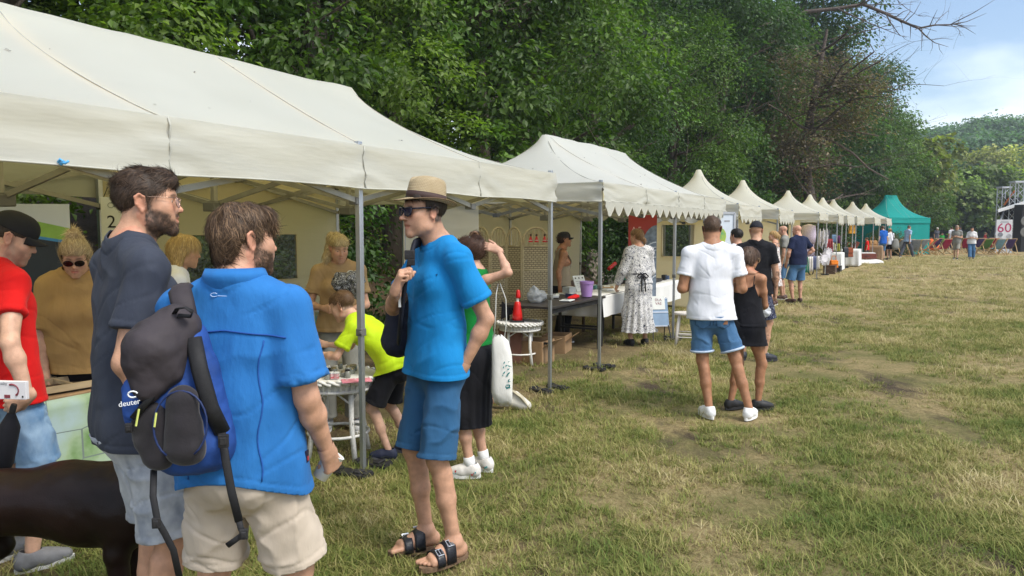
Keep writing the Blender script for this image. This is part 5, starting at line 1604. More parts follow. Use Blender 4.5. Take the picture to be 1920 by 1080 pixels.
tent5=tent_at('small cream tent with lace goods, fifth peak from the left',1476,26.2,1.16,seed=5,peak=2.95,eave=2.14,val=0.24,walls=[('left',0,0.75,[(0.5,0.8,0.15,0.45)],None),('back',0,1,None,None)],truss=False)
tent6=tent_at('small cream tent with hanging bags, sixth peak from the left',1517,30.0,1.14,0.02,seed=6,peak=2.98,eave=2.15,scallop=('front',),nsc=7,hang=0.13,truss=False)
tent7=tent_at('small cream tent, seventh peak from the left',1541,33.1,1.14,-0.03,seed=7,peak=2.98,eave=2.15,scallop=('front',),nsc=7,hang=0.13,truss=False)
tent8=tent_at('small cream tent with an orange bag hanging in front, eighth peak from the left',1561,35.4,1.18,-0.05,seed=8,peak=2.98,eave=2.15,scallop=('front',),nsc=7,hang=0.13,truss=False)
tent9=tent_at('small cream tent, last but one of the row',1597,38.4,1.16,-0.06,seed=9,peak=2.98,eave=2.15,scallop=('front',),nsc=7,hang=0.13,truss=False)
tent10=tent_at('last small cream tent at the far end of the row',1622,41.4,1.16,-0.06,seed=10,peak=3.0,eave=2.15,scallop=('front',),nsc=7,hang=0.13,truss=False)
pt_=at(1668,HOR,48.5)
tent11=make_tent('big teal green tent at the end of the row',Vector((pt_.x,pt_.y,0)),ROWZ-0.55,4.2,2.7,eave=2.3,peak=3.75,val=0.35,ridge=0.5,roof=M_teal,valm=M_teal,seed=12,truss=False,bays=1,group='tents of other colours',walls=[('front',0,1,None,M_teal),('left',0,1,None,M_teal),('back',0,1,None,M_teal),('right',0,1,None,M_teal)])
M_paper=pmat('white_board',(0.70,0.72,0.70),0.6,var=0.05);M_ink=pmat('black_ink',(0.012,0.012,0.013),0.6)
ps=at(209,405,Q(-2.9,D1).y-0.35)
ns_=thing('number_sign','grey white number board with a black 2 hanging from the tent frame','sign',ps,0.25)
mb=MB();mb.box((0,0,-0.06),(0.15,0.012,0.42));mb.build('board',M_paper,ns_,bevel=0.003)
text('number','2',0.14,M_ink,ns_,Matrix.Translation((0,-0.008,-0.05))@Matrix.Rotation(math.pi/2,4,'X'))
mb=MB();mb.tube([(0.022*math.cos(a),-0.008,0.085+0.02*math.sin(a))for a in np.linspace(0,6.28,14)],0.003,5);mb.build('emblem',pmat('emblem_grey',(0.3,0.34,0.3),0.6),ns_)
mb=MB();mb.tube([(-0.05,0,0.15),(-0.03,0,0.20),(-0.02,0,0.23)],0.003,5);mb.tube([(0.05,0,0.15),(0.06,0,0.19),(0.03,0,0.23)],0.003,5);mb.build('string',M_ink,ns_)
ps2=at(206,321,A0.y-0.01);pk=Q(-4.92,-0.025,1.93)
mb=MB();mb.tube([(0,0,0),(0.012,-0.005,0.012),(0.025,0,0.004),(0.012,0.004,-0.01),(0,0,0.002),(0.03,0,-0.004),(0.045,0,0.006)],0.006,6)
o=mb.build('tape_knot',pmat('light_blue_tape',(0.10,0.40,0.75),0.4),None,smooth=True);o.location=pk;tag(o,'light blue tape knot tied to the first tent valance','tape')
# the people
def to_local(x,y,yaw,P,z=0.0):
 a=math.radians(yaw);c,s=math.cos(a),math.sin(a)
 dx,dy=P[0]-x,P[1]-y
 return nv((dx*c-dy*s,dx*s+dy*c,P[2]-z))
def cloth_mat(name,col,rough=0.85,scale=9,var=0.10,b=0.35,bs=30,stretch=(1,1,0.45),sheen=0.04,col2=None,bd=0.012):
 return pmat(name,col,rough,var=var,scale=scale,bump=b,bscale=bs,stretch=stretch,spec=0.15,sheen=sheen,col2=col2,bdist=bd)
def denim_mat(name,c1,c2,scale=7):
 m=pmat(name,c1,0.9,col2=c2,scale=scale,bump=0.45,bscale=34,spec=0.12,bdist=0.008,sheen=0.1,stretch=(1,1,0.7))
 return m
C_navy=cloth_mat('navy_cotton',(0.034,0.040,0.058),col2=(0.048,0.056,0.078))
C_blueshirt=cloth_mat('blue_outdoor_fabric',(0.020,0.135,0.385),0.8,b=0.5,bs=18,col2=(0.028,0.17,0.46),bd=0.015)
C_cyan=cloth_mat('bright_blue_cotton',(0.008,0.19,0.47),b=0.3,col2=(0.012,0.225,0.54))
C_red=cloth_mat('red_cotton',(0.58,0.010,0.010));C_must=cloth_mat('mustard_cotton',(0.36,0.225,0.085),col2=(0.43,0.275,0.11))
C_tan=cloth_mat('tan_cotton',(0.38,0.255,0.13));C_lime=cloth_mat('lime_sports_fabric',(0.43,0.60,0.012),0.7)
C_green=cloth_mat('green_jersey',(0.006,0.17,0.030));C_black=cloth_mat('black_fabric',(0.010,0.010,0.013),var=0.3)
C_white=cloth_mat('white_cotton',(0.72,0.73,0.78),b=0.4,bs=16,var=0.03);C_beige=cloth_mat('beige_jersey',(0.30,0.25,0.18))
C_grey=cloth_mat('grey_cotton',(0.22,0.22,0.20));C_navy2=cloth_mat('dark_navy_pique',(0.012,0.018,0.05))
C_sand=cloth_mat('sand_chino',(0.47,0.395,0.315),b=0.5,bs=14,col2=(0.54,0.46,0.375),bd=0.015)
C_teal=cloth_mat('petrol_chino',(0.022,0.085,0.185),b=0.45,bs=16,col2=(0.032,0.105,0.215),bd=0.012)
C_lgrey=denim_mat('grey_washed_denim',(0.22,0.245,0.285),(0.50,0.52,0.55),13)
C_denim=denim_mat('blue_denim',(0.040,0.105,0.215),(0.085,0.185,0.33));C_ldenim=denim_mat('light_blue_denim',(0.10,0.20,0.35),(0.28,0.40,0.54),11)
C_lblue=cloth_mat('pale_blue_cotton',(0.35,0.47,0.66));C_dgrey=cloth_mat('slate_cloth',(0.075,0.08,0.10));C_blue3=cloth_mat('royal_blue_cotton',(0.015,0.10,0.42))
def seam_line(root,pts,r=0.0022,col=(0.02,0.02,0.03),name='seam',n=5):
 m=pmat('thread_%02d%02d%02d'%tuple(int(c*99)for c in col),col,0.8)
 mb=MB();mb.tube(pts,r,n);return mb.build(name,m,root,smooth=True)
def on_surface(o,p,d,off=0.002):
 """drop a point onto a mesh object along d (local coordinates)"""
 ok,loc,nrm,_=o.ray_cast(Vector(p),Vector(d).normalized())
 return loc-Vector(d).normalized()*off if ok else None
def surf_line(o,pts,d,off=0.002):
 out=[]
 for p in pts:
  q=on_surface(o,p,d,off)
  if q is not None:out.append(q)
 return out
def short_hair(p,col,hl=lambda x,y:0.03+0*x,off=0.012,n=2600,length=0.035,col2=None,seed=1,flow=None,gravity=0.1,curl=0.4,width=0.0022,lift=0.006,top=0.0,back=0.0,h=0.006):
 return p.hair(col,p.cap_prims(off,back,top),lambda l:hl(l[:,0],l[:,1])-l[:,2],n,length,width,flow,lift,curl,gravity,col2,seed,h)
X,Y,YAW=-1.362,2.74,47
p=Person('bearded man in navy T-shirt and grey denim shorts, in profile with thin glasses',X,Y,YAW,1.86,skin=(0.50,0.275,0.175),b=0.99,lean=0,twist=0,head=(26,0,0),headfwd=0.012,foot=((-0.13,0.04,-4),(0.13,-0.03,10)),arms={'R':dict(u=(0.10,-0.30,-1),f=(0.1,0.6,-1),curl=0.5),'L':dict(u=(-0.15,0.05,-1),f=(0.2,0.7,-1),curl=0.4)},leg_b=1.06)
p.build_body(beard=((0.050,0.032,0.022),0.93),brow=(0.04,0.025,0.018),mouth=0.002,body_h=0.008);p.eyes()
p.beard_hair((0.035,0.022,0.015),2600,0.007)
sh=p.shirt(C_navy,hem=-0.12,sleeve=0.66,loose=0.018,slack=0.022,sl_loose=0.028,fold=0.008,seed=11,h=0.0075,neck=0.074,neck_u=0.036)
p.legs_cloth(C_lgrey,hem=0.92,loose=0.030,hem_loose=0.040,fold=0.013,seed=12,h=0.0075)
hl=lambda x,y:np.where(y>0.0,0.040+0.55*np.maximum(0,y-0.02)+np.where(np.abs(x)>0.052,-0.02,0),np.where(y>-0.03,0.022,-0.060-0.10*(-0.03-y)))
flow=lambda l:np.stack([0.25*np.sign(l[:,0])*(np.abs(l[:,0])>0.04),-1.0-0*l[:,0],-0.5*(l[:,1]<0)-0.4*(np.abs(l[:,0])>0.05)],1)
short_hair(p,(0.034,0.022,0.015),hl,0.009,5200,0.048,(0.10,0.062,0.040),3,flow,0.3,0.4,0.0022,0.002)
g_=p.hs;E=lambda c,r:Ell(p.hp(c),nv(r)*g_,p.Rh.T,0.03)
p.hair((0.036,0.023,0.016),[E((0,0.015,0.082),(0.062,0.085,0.052)),E((0,0.062,0.075),(0.050,0.040,0.034)),E((0,-0.04,0.075),(0.066,0.07,0.052))],None,4200,0.055,0.0026,lambda l:np.stack([0.55+0*l[:,0],-1+0*l[:,0],-0.3+0*l[:,0]],1),0.0035,0.4,0.1,(0.13,0.080,0.050),7,0.006,0.006,name='hair_top',fs=(34,16,34))
bpy.context.view_layer.update()
sh1=[c for c in p.root.children if c.name.startswith('shorts')][0]
dv=to_local(0,0,YAW,Vector((-0.3,1,0)))
pts=[]
for u,v in((225,868),(300,858),(302,905),(262,925),(222,900),(225,868)):pts.append(nv(to_local(X,Y,YAW,at(u,v,2.0))))
dense=[a+(b-a)*t for a,b in zip(pts[:-1],pts[1:])for t in np.linspace(0,1,7)]
l=surf_line(sh1,dense,dv,0.002)
if len(l)>5:seam_line(sh1,l,0.0022,(0.10,0.11,0.13))
l=surf_line(sh1,[nv(to_local(X,Y,YAW,at(326-0.02*(v-860),v,2.0)))for v in range(860,1000,8)],dv,0.002)
if len(l)>5:seam_line(sh1,l,0.0022,(0.12,0.13,0.15))
p.glasses(rim=(0.45,0.30,0.22),lens=(0.30,0.16,0.20),shape='round',name='glasses',metal=0.9,clear=0.55)
man1=p
X,Y,YAW=-0.895,2.48,5
p=Person('brown haired man in a blue shirt and sand shorts, seen from behind',X,Y,YAW,1.71,skin=(0.52,0.29,0.19),b=1.05,lean=1,twist=4,side=-1,head=(36,2,0),foot=((-0.17,0.02,-10),(0.17,0.04,16)),leg_b=1.10,arm_b=1.08,shw=1.04,neck_b=1.05,hs=1.04,arms={'R':dict(u=(0.20,-0.05,-1),f=(0.10,0.60,-1),curl=0.72,thumb=0.6,palm=(-0.85,0.5,0)),'L':dict(u=(-0.28,0.25,-1),f=(0.3,0.8,-0.5),curl=0.5)})
p.build_body(beard=((0.055,0.035,0.022),0.85),brow=(0.05,0.03,0.02),body_h=0.008);p.eyes()
p.beard_hair((0.045,0.027,0.016),2200,0.011)
sh=p.shirt(C_blueshirt,hem=-0.075,sleeve=0.80,loose=0.022,slack=0.04,sl_loose=0.040,fold=0.009,seed=21,h=0.0075,neck=0.078,neck_u=0.040,flare=0.012,hem_side=1.4)
shirt2=sh
p.legs_cloth(C_sand,hem=0.90,loose=0.032,hem_loose=0.040,fold=0.012,seed=22,h=0.0075)
cm=MB();nk=p.N+p.R2@nv((0,0.008,0.016))
def colr(u,v):
 a=-math.pi*0.98*(2*u-1)-math.pi/2
 r=0.066+0.026*(1-abs(2*v-1))+0.016*(v>0.5);z=0.052*(1-abs(2*v-1))-0.02*(v>0.6)*v
 return Vector(nk+p.R2@nv((r*math.cos(a)*1.02,r*math.sin(a)*1.0+0.004,z-0.006-0.25*max(0,math.sin(a))*0.08)))
cm.sheet(colr,48,8);cm.build('collar',C_blueshirt,sh,smooth=True,solid=0.004)
bpy.context.view_layer.update()
for z_,w_,nm in((1.33,0.20,'yoke_seam'),):
 pts=surf_line(sh,[(x,-0.6,z_-0.02*abs(x)/0.2)for x in np.linspace(-w_,w_,30)],(0,1,0),0.003)
 if len(pts)>3:seam_line(sh,pts,0.0028,(0.012,0.07,0.30))
for x_ in(-0.12,0.12):
 pts=surf_line(sh,[(x_+0.008*math.sin(z*30),-0.6,z)for z in np.linspace(0.86,1.30,26)],(0,1,0),0.002)
 if len(pts)>3:seam_line(sh,pts,0.0022,(0.012,0.08,0.33))
q=on_surface(sh,(-0.02,-0.6,1.44),(0,1,0),0.002)
if q is not None:
 mb=MB();mb.tube([(q.x+0.012*math.cos(a)-0.02,q.y,q.z+0.006*math.sin(a))for a in np.linspace(0.6,5.6,9)],0.0012,4);mb.tube([(q.x-0.008,q.y,q.z-0.003),(q.x+0.03,q.y,q.z-0.004)],0.0011,4)
 mb.build('shirt_emblem',pmat('pale_thread',(0.45,0.6,0.85),0.6),sh)
q=on_surface(sh,(0.6,-0.015,0.90),(-1,0.05,0),0.002)
if q is not None:
 mb=MB();mb.box(q,(0.004,0.022,0.040));tg=mb.build('hem_tag',pmat('tag_navy',(0.012,0.012,0.04),0.7),sh)
 mb=MB();mb.box(q+Vector((0.0035,0,-0.006)),(0.002,0.008,0.014));mb.build('tag_mark',pmat('tag_red',(0.5,0.05,0.05),0.7),tg)
hl=lambda x,y:np.where(y>0.035,0.045+0.25*(y-0.03),np.where(y>-0.02,0.012-0.12*(np.abs(x)<0.06),-0.105+0.1*np.maximum(0,-0.06-y)))
E=lambda c,r:Ell(p.hp(c),nv(r)*p.hs,p.Rh.T,0.03)
p.hair((0.052,0.031,0.019),p.cap_prims(0.006)+[E((0.0,-0.055,0.035),(0.077,0.067,0.072)),E((0.02,0.025,0.090),(0.060,0.068,0.036)),E((0,-0.072,-0.035),(0.062,0.040,0.050)),E((0.032,0.064,0.066),(0.038,0.028,0.028))],lambda l:np.where((l[:,1]>0.02)&(np.abs(l[:,0])>0.06),0.040,np.where(l[:,1]>0.06,0.035,np.where(l[:,1]>-0.025,0.018,-0.095)))-l[:,2],8200,0.052,0.0026,lambda l:np.stack([l[:,0]*7+0.3,(l[:,1]+0.02)*5+0.2,-0.9-0*l[:,0]],1),0.003,0.45,0.45,(0.22,0.135,0.075),23,0.006,0.009,fs=(26,26,14),segs=5,jit=0.2)
man2=p
X,Y,YAW=-0.385,3.82,236
g1,g2=ground(800,1030),ground(852,1052)
f1,f2=to_local(X,Y,YAW,g1),to_local(X,Y,YAW,g2)
p=Person('tall man with straw hat, sunglasses, bright blue T-shirt and black sandals',X,Y,YAW,1.84,skin=(0.49,0.275,0.18),b=0.93,lean=-2,twist=0,head=(0,3,0),headfwd=0.028,neck_b=0.98,hs=1.05,foot=((f2[0],f2[1],-4),(f1[0],f1[1],10)),leg_b=0.94,arm_b=0.94,shw=0.98,shoe_h=0.022,arms={'L':dict(to=to_local(X,Y,YAW,at(868,690,3.70)),hint=(-0.5,-1.0,-0.1),h=(0.50,0.30,-0.8),palm=(0.9,0.2,0.2),curl=0.2),'R':dict(to=to_local(X,Y,YAW,at(741,545,3.60)),hint=to_local(0,0,YAW,Vector((-0.5,0.5,-1))),h=to_local(0,0,YAW,Vector((0.30,-0.1,0.9))),palm=to_local(0,0,YAW,Vector((0.9,0.2,-0.3))),curl=0.9,thumb=0.8)})
p.build_body(bare_feet=True,mouth=0.010,nose=1.12,jaw=0.92,brow=(0.05,0.03,0.02),body_h=0.008,stubble=((0.035,0.024,0.017),lambda x,y:np.where(y>0.02,0.05,np.where(y>-0.02,0.0,-0.055))+0*x))
sh=p.shirt(C_cyan,hem=-0.075,sleeve=0.68,loose=0.016,slack=0.022,sl_loose=0.030,fold=0.0075,seed=31,h=0.0075,neck=0.079,neck_u=0.028)
shirt3=sh
p.legs_cloth(C_teal,hem=0.99,loose=0.026,hem_loose=0.036,fold=0.012,seed=32,h=0.0075)
hl=lambda x,y:np.where(y>0.03,0.058,np.where(y>-0.022,0.012,-0.045))
short_hair(p,(0.026,0.018,0.013),hl,0.006,2600,0.024,(0.06,0.042,0.03),33,lambda l:np.stack([l[:,0]*2,-1-0*l[:,0],-1.4-0*l[:,0]],1),0.3,0.3,0.002,0.002)
p.glasses(rim=(0.012,0.013,0.028),lens=(0.008,0.008,0.045),w=1.05)
bpy.context.view_layer.update()
dn=to_local(0,0,YAW,Vector((0.05,1,0)))
q=on_surface(sh,to_local(X,Y,YAW,at(752,541,2.8)),dn,0.002)
if q is not None:
 mb=MB();q=Vector(q);mb.tube([q+Vector((-0.012,0,0.004)),q+Vector((-0.006,0,-0.003)),q,q+Vector((0.010,0,-0.001)),q+Vector((0.016,0,0.002))],0.0018,4);mb.tube([q+Vector((-0.01,0,-0.006)),q+Vector((0.016,0,-0.006))],0.0012,4)
 mb.build('shirt_emblem',pmat('emblem_blue',(0.004,0.05,0.16),0.7),sh)
def sandals(p):
 ml=pmat('black_leather',(0.012,0.013,0.018),0.35,var=0.2,scale=30,bump=0.2,bscale=150);mc=pmat('cork_sole',(0.16,0.10,0.06),0.85,scale=60,var=0.3);mm=pmat('buckle_metal',(0.6,0.62,0.65),0.25,1.0)
 for i in(0,1):
  q=p.q;a=p.an[i];f=p.fd[i];r=np.cross(f,(0,0,1));z0=a[2]-0.043*p.H
  sg=-1 if i==0 else 1
  g=lambda fw,sd,up_:nv((a[0],a[1],z0))+f*fw*q+r*sd*q+nv((0,0,up_*q))
  out=[]
  for k in range(24):
   an=2*math.pi*k/24;cy,cx=math.cos(an),math.sin(an)
   fw=0.058+0.142*cy;wd=0.038+0.012*sstep(-0.05,0.12,nv([fw]))[0]
   out.append((fw,cx*wd+sg*0.004*cy))
  mb=MB();n=24
  V=[g(u,v,-0.022)for u,v in out]+[g(u,v,0.002)for u,v in out]
  mb.add(V,[tuple(range(n-1,-1,-1)),tuple(range(n,2*n))]+[(k,(k+1)%n,n+(k+1)%n,n+k)for k in range(n)])
  so=mb.build('sandal',mc,p.root)
  for fw0,fw1,hh,ww,hb in((0.020,0.072,0.114,0.050,0.084),(0.084,0.126,0.072,0.056,0.05)):
   mb=MB()
   def st(u,v):
    t=math.pi*u;fw=fw0+(fw1-fw0)*v
    h_=hh-(hh-hb)*v if fw0<0.05 else hh-0.012*v
    return Vector(g(fw,-ww*math.cos(t),max(-0.004,h_*math.sin(t)**0.62-0.004)))
   mb.sheet(st,16,4);so2=mb.build('strap',ml,so,smooth=True,solid=0.005)
   mb=MB();c=Vector(st(0.68 if i==1 else 0.32,0.5));n_=Vector(r)*(0.6 if i==1 else-0.6)+Vector((0,0,1));n_.normalize();e1=Vector(f);e2=n_.cross(e1)
   c=c+n_*0.007;k=0.016
   pts=[c+e1*k+e2*k*1.1,c-e1*k+e2*k*1.1,c-e1*k-e2*k*1.1,c+e1*k-e2*k*1.1,c+e1*k+e2*k*1.1]
   mb.tube(pts,0.0028,6);mb.tube([c+e2*k,c-e2*k],0.002,5);mb.build('buckle',mm,so)
sandals(p)
def straw_hat(p):
 m,t,b=nodes_of('woven_straw');N=t.nodes.new;K=t.links.new
 tcn=N('ShaderNodeTexCoord');br=N('ShaderNodeTexBrick');br.inputs['Scale'].default_value=1.0
 mpn=N('ShaderNodeMapping');mpn.inputs['Scale'].default_value=(1,1,1);K(tcn.outputs['UV'],mpn.inputs['Vector']);K(mpn.outputs['Vector'],br.inputs['Vector'])
 br.inputs['Color1'].default_value=(0.74,0.61,0.39,1);br.inputs['Color2'].default_value=(0.54,0.42,0.24,1);br.inputs['Mortar'].default_value=(0.13,0.08,0.035,1)
 br.inputs['Mortar Size'].default_value=0.10;br.inputs['Brick Width'].default_value=1.0;br.inputs['Row Height'].default_value=0.55
 K(br.outputs['Color'],b.inputs['Base Color']);b.inputs['Roughness'].default_value=0.7
 bp=N('ShaderNodeBump');bp.inputs['Strength'].default_value=0.7;bp.inputs['Distance'].default_value=0.004;K(br.outputs['Fac'],bp.inputs['Height']);bp.invert=True;K(bp.outputs['Normal'],b.inputs['Normal'])
 R=p.Rh@Rx(11);c=p.hp((0,-0.012,0.054));g=p.hs*1.06
 def P(r,z,a,pin=0.0):
  x=r*math.cos(a)*0.90;y=r*math.sin(a)*1.12
  zz=z
  if pin:zz-=pin*math.exp(-(x/0.022)**2)*(0.6+0.4*(y+0.1)/0.2)
  return Vector(c+R@(nv((x,y,zz))*g))
 n=56;s_h=1.06;prof=[(0.086,0.000),(0.0855,0.022),(0.084,0.045),(0.081,0.070),(0.077,0.092),(0.070,0.104),(0.055,0.110),(0.03,0.111),(0.004,0.111)]
 mb=MB();mb.sheet(lambda u,v:P(prof[min(8,int(v*8+0.001))][0],prof[min(8,int(v*8+0.001))][1],2*math.pi*u,0.022 if v>0.6 else(0.010 if v>0.45 else 0)),n,8)
 o=mb.build('straw_hat',m,p.root,smooth=True,solid=0.003)
 def brim(u,v):
  a=2*math.pi*u;r=0.085+0.050*v
  z=0.0-0.012*v+0.020*v*v*(abs(math.cos(a))**2)-0.012*v*max(0,math.sin(a))+0.012*v*max(0,-math.sin(a))
  return P(r,z,a)
 mb=MB();mb.sheet(brim,n,5);bo=mb.build('brim',m,o,smooth=True,solid=0.003)
 mb=MB();mb.sheet(lambda u,v:P(0.0885-0.001*v,0.003+0.030*v,2*math.pi*u),n,2);mb.build('ribbon',pmat('brown_ribbon',(0.055,0.030,0.026),0.7,bump=0.2,bscale=200),o,smooth=True,solid=0.0015)
 mb=MB();mb.tube([brim(k/n,1.0)for k in range(n+1)],0.0028,5);mb.build('brim_edge',m,bo,smooth=True)
 for ob,su,sv in((o,44,15),(bo,52,6)):
  me=ob.data;uv=me.uv_layers.new(name='UVMap');nv_=8 if ob is o else 5
  for pl in me.polygons:
   j,i=divmod(pl.index,n)
   for li,(du,dv)in zip(pl.loop_indices,((0,0),(1,0),(1,1),(0,1))):
    uv.data[li].uv=((i+du)/n*su,(j+dv)/nv_*sv)
straw_hat(p)
man3=p
X,Y,YAW=-2.43,3.62,32
p=Person('man in a red T-shirt, black cap and light denim shorts holding a white box',X,Y,YAW,1.72,lean=-3,head=(32,24,0),b=1.02,skin=(0.55,0.33,0.23),foot=((-0.12,0.0,-8),(0.12,0.02,10)),arms={'R':dict(to=to_local(X,Y,YAW,at(52,742,3.36)),hint=(0.6,-0.8,-0.3),h=to_local(0,0,YAW,Vector((-0.75,-0.25,-0.5))),palm=to_local(0,0,YAW,Vector((-0.2,0.9,0.3))),curl=0.75,thumb=0.6),'L':dict(u=(-0.2,0.1,-1),f=(0.1,0.3,-1))})
p.build_body(beard=((0.10,0.07,0.05),0.45),body_h=0.009,head_h=0.005)
p.shirt(C_red,hem=-0.11,sleeve=0.55,loose=0.018,slack=0.022,fold=0.009,seed=41,h=0.009)
p.legs_cloth(C_ldenim,hem=0.93,loose=0.030,hem_loose=0.036,fold=0.011,seed=42,h=0.009)
short_hair(p,(0.05,0.035,0.025),lambda x,y:np.where(y>-0.01,0.02,-0.045),0.004,900,0.012,None,43)
p.cap((0.010,0.010,0.012));p.shoes((0.16,0.16,0.17),(0.6,0.6,0.6));man4=p
def shift_hair(p,col,col2,seed,long=0.0,n=1800,h=0.008,bun=None,pony=None,fringe=True):
 E=lambda c,r:Ell(p.hp(c),nv(r)*p.hs,p.Rh.T,0.025)
 pr=p.cap_prims(0.012)
 pr.append(E((0,-0.045,0.01),(0.078,0.072,0.085)))
 if bun:pr.append(E(bun[0],bun[1]))
 if pony:pr+=[Prim(p.hp(a),p.hp(b),ra,rb,0.02)for a,b,ra,rb in pony]
 if long:
  for sg in(-1,1):pr.append(Prim(p.hp((sg*0.062,-0.03,0.0)),p.hp((sg*0.070,-0.025,-long)),0.030,0.022,0.03))
  pr.append(Prim(p.hp((0,-0.07,0.0)),p.hp((0,-0.075,-long)),0.060,0.045,0.03))
 def gg(l):
  hl_=np.where(l[:,1]>0.055,0.050+0.3*np.maximum(0,0.04-np.abs(l[:,0])),np.where(l[:,1]>0.01,0.030,np.where(l[:,1]>-0.022,0.012,-0.055)))
  far=(l[:,2]<-0.05)|(l[:,1]<-0.10)|(l[:,2]>0.12)
  if bun or pony or long:hl_=np.where(((l[:,1]<-0.02)&far)|((np.abs(l[:,0])>0.056)&(l[:,2]<-0.04)),-9,hl_)if(pony or long)else hl_
  if long:hl_=np.where((np.abs(l[:,0])>0.045)&(l[:,1]<0.02),-9,hl_)
  return hl_-l[:,2]
 fl=(lambda l:np.stack([l[:,0]*3,(l[:,1])*3,-1-0*l[:,0]],1))if(long and not bun)else(lambda l:np.stack([-l[:,0]*2,-0.10-l[:,1],0.10-l[:,2]*(0 if pony else 1)],1))
 if pony:fl=lambda l:np.where((l[:,1:2]<-0.10)|(l[:,2:3]<-0.07),nv((0.0,0.0,-1.0))[None],np.stack([-l[:,0]*2,-0.11-l[:,1],0.06-l[:,2]],1))
 return p.hair(col,pr,gg,n,0.075,0.003,fl,0.003,0.15,0.35,col2,seed,h,0.005,fs=(40,40,14),jit=0.12)
BLOND=((0.42,0.31,0.18),(0.74,0.61,0.40))
X,Y,YAW=-2.56,4.52,160
p=Person('smiling blond woman in mustard T-shirt with dark sunglasses and a hair bun',X,Y,YAW,1.61,female=True,b=1.16,arm_b=1.15,lean=10,head=(-4,22,0),skin=(0.56,0.33,0.23),arms={'R':dict(u=(0.2,0.0,-1),f=(-0.1,0.25,-1)),'L':dict(u=(-0.2,0.0,-1),f=(0.1,0.25,-1))})
p.build_body(mouth=0.003,head_h=0.005,body_h=0.010,lip=(0.50,0.12,0.12))
p.shirt(C_must,hem=-0.06,sleeve=0.85,loose=0.03,slack=0.05,sl_loose=0.045,fold=0.010,seed=51,h=0.010,neck=0.09)
p.legs_cloth(C_black,'trousers',hem=1.9,loose=0.02);p.shoes((0.05,0.05,0.05))
shift_hair(p,BLOND[0],BLOND[1],52,long=0.05,bun=((0,-0.035,0.155),(0.042,0.042,0.038)),n=2600)
p.glasses(rim=(0.02,0.01,0.01),lens=(0.015,0.008,0.008),shape='round',w=1.25)
X,Y,YAW=-2.27,5.05,60
p=Person('woman with long blond hair in a white top, mostly hidden behind the man in navy',X,Y,YAW,1.60,female=True,b=0.98,lean=5,head=(10,8,0))
p.build_body(body_h=0.012,head_h=0.008,hand_h=0.006);p.shirt(C_white,hem=-0.05,sleeve=0.6,h=0.012);p.legs_cloth(C_denim,'trousers',hem=1.9,h=0.012);p.shoes((0.6,0.6,0.6))
shift_hair(p,(0.42,0.28,0.11),(0.70,0.52,0.26),62,long=0.20,n=2600)
X,Y,YAW=-1.40,6.15,172
p=Person('young woman with long blond pony tail and tan T-shirt looking down',X,Y,YAW,1.60,female=True,b=0.92,lean=2,head=(-18,20,0),skin=(0.54,0.31,0.21),arms={'R':dict(u=(0.30,0.05,-1),f=(-0.55,0.75,-0.05),curl=0.5),'L':dict(u=(-0.25,0.1,-1),f=(0.5,0.8,-0.1),curl=0.5)})
p.build_body(head_h=0.005,body_h=0.010);p.eyes()
p.shirt(C_tan,hem=-0.04,sleeve=0.66,loose=0.018,slack=0.03,fold=0.009,seed=71,h=0.010);p.legs_cloth(C_grey,'trousers',hem=1.9,h=0.011);p.shoes((0.4,0.4,0.4))
shift_hair(p,(0.44,0.33,0.17),(0.74,0.61,0.37),72,pony=[((0.0,-0.08,0.10),(0.05,-0.12,0.075),0.024,0.03),((0.05,-0.12,0.075),(0.085,-0.06,-0.10),0.036,0.040),((0.085,-0.06,-0.10),(0.075,-0.01,-0.26),0.042,0.012)],n=2600)
q=p.N+p.R2@nv((-0.10,0.095,-0.075));mb=MB();mb.lathe([(0.001,0.004),(0.030,0.004),(0.032,0.0),(0.030,-0.004)],18,q,Matrix(p.R2.tolist())@rotm('X',-70));bd=mb.build('badge',pmat('badge_white',(0.7,0.68,0.62),0.4),p.root)
mb=MB();mb.lathe([(0.012,0.006),(0.019,0.006),(0.019,0.0055),(0.012,0.0055)],16,q,Matrix(p.R2.tolist())@rotm('X',-70),cap=False);mb.build('badge_ring',pmat('badge_grey',(0.25,0.25,0.22),0.5),bd)
young=p
X,Y,YAW=-0.84,5.42,-78
p=Person('boy in a lime yellow T-shirt and black shorts bending over the white wicker table',X,Y,YAW,1.36,lean=52,head=(4,6,0),b=0.92,hip_z=0.685,skin=(0.55,0.33,0.23),shw=0.94,leg_b=0.88,arm_b=0.88,hs=1.08,foot=((-0.10,0.02,-5),(0.10,-0.08,6)),arms={'L':dict(to=(-0.16,0.53,0.76),hint=(-0.7,-0.2,-1),h=(0.3,0.9,0.05),palm=(0.7,0,-0.6),curl=0.7),'R':dict(to=(0.02,0.56,0.80),hint=(0.7,-0.2,-1),curl=0.6)})
p.build_body(head_h=0.005,body_h=0.009,stubble=((0.10,0.062,0.038),lambda x,y:np.where(y>0.04,0.055,np.where(y>-0.02,0.03,-0.05))+0*x));p.eyes()
p.shirt(C_lime,hem=-0.06,sleeve=0.72,loose=0.02,slack=0.025,sl_loose=0.030,fold=0.009,seed=81,h=0.009,neck=0.095)
p.legs_cloth(C_black,hem=0.86,loose=0.03,hem_loose=0.05,fold=0.008,seed=82,h=0.009)
short_hair(p,(0.12,0.066,0.034),lambda x,y:np.where(y>0.04,0.050,np.where(y>-0.02,0.022,-0.04)),0.005,2200,0.014,(0.20,0.12,0.06),83)
p.shoes((0.025,0.03,0.06),(0.12,0.12,0.15),lace=(0.1,0.1,0.14));boy=p
X,Y,YAW=-0.235,5.02,-72
gl=ground(893,893);gr=ground(883,873)
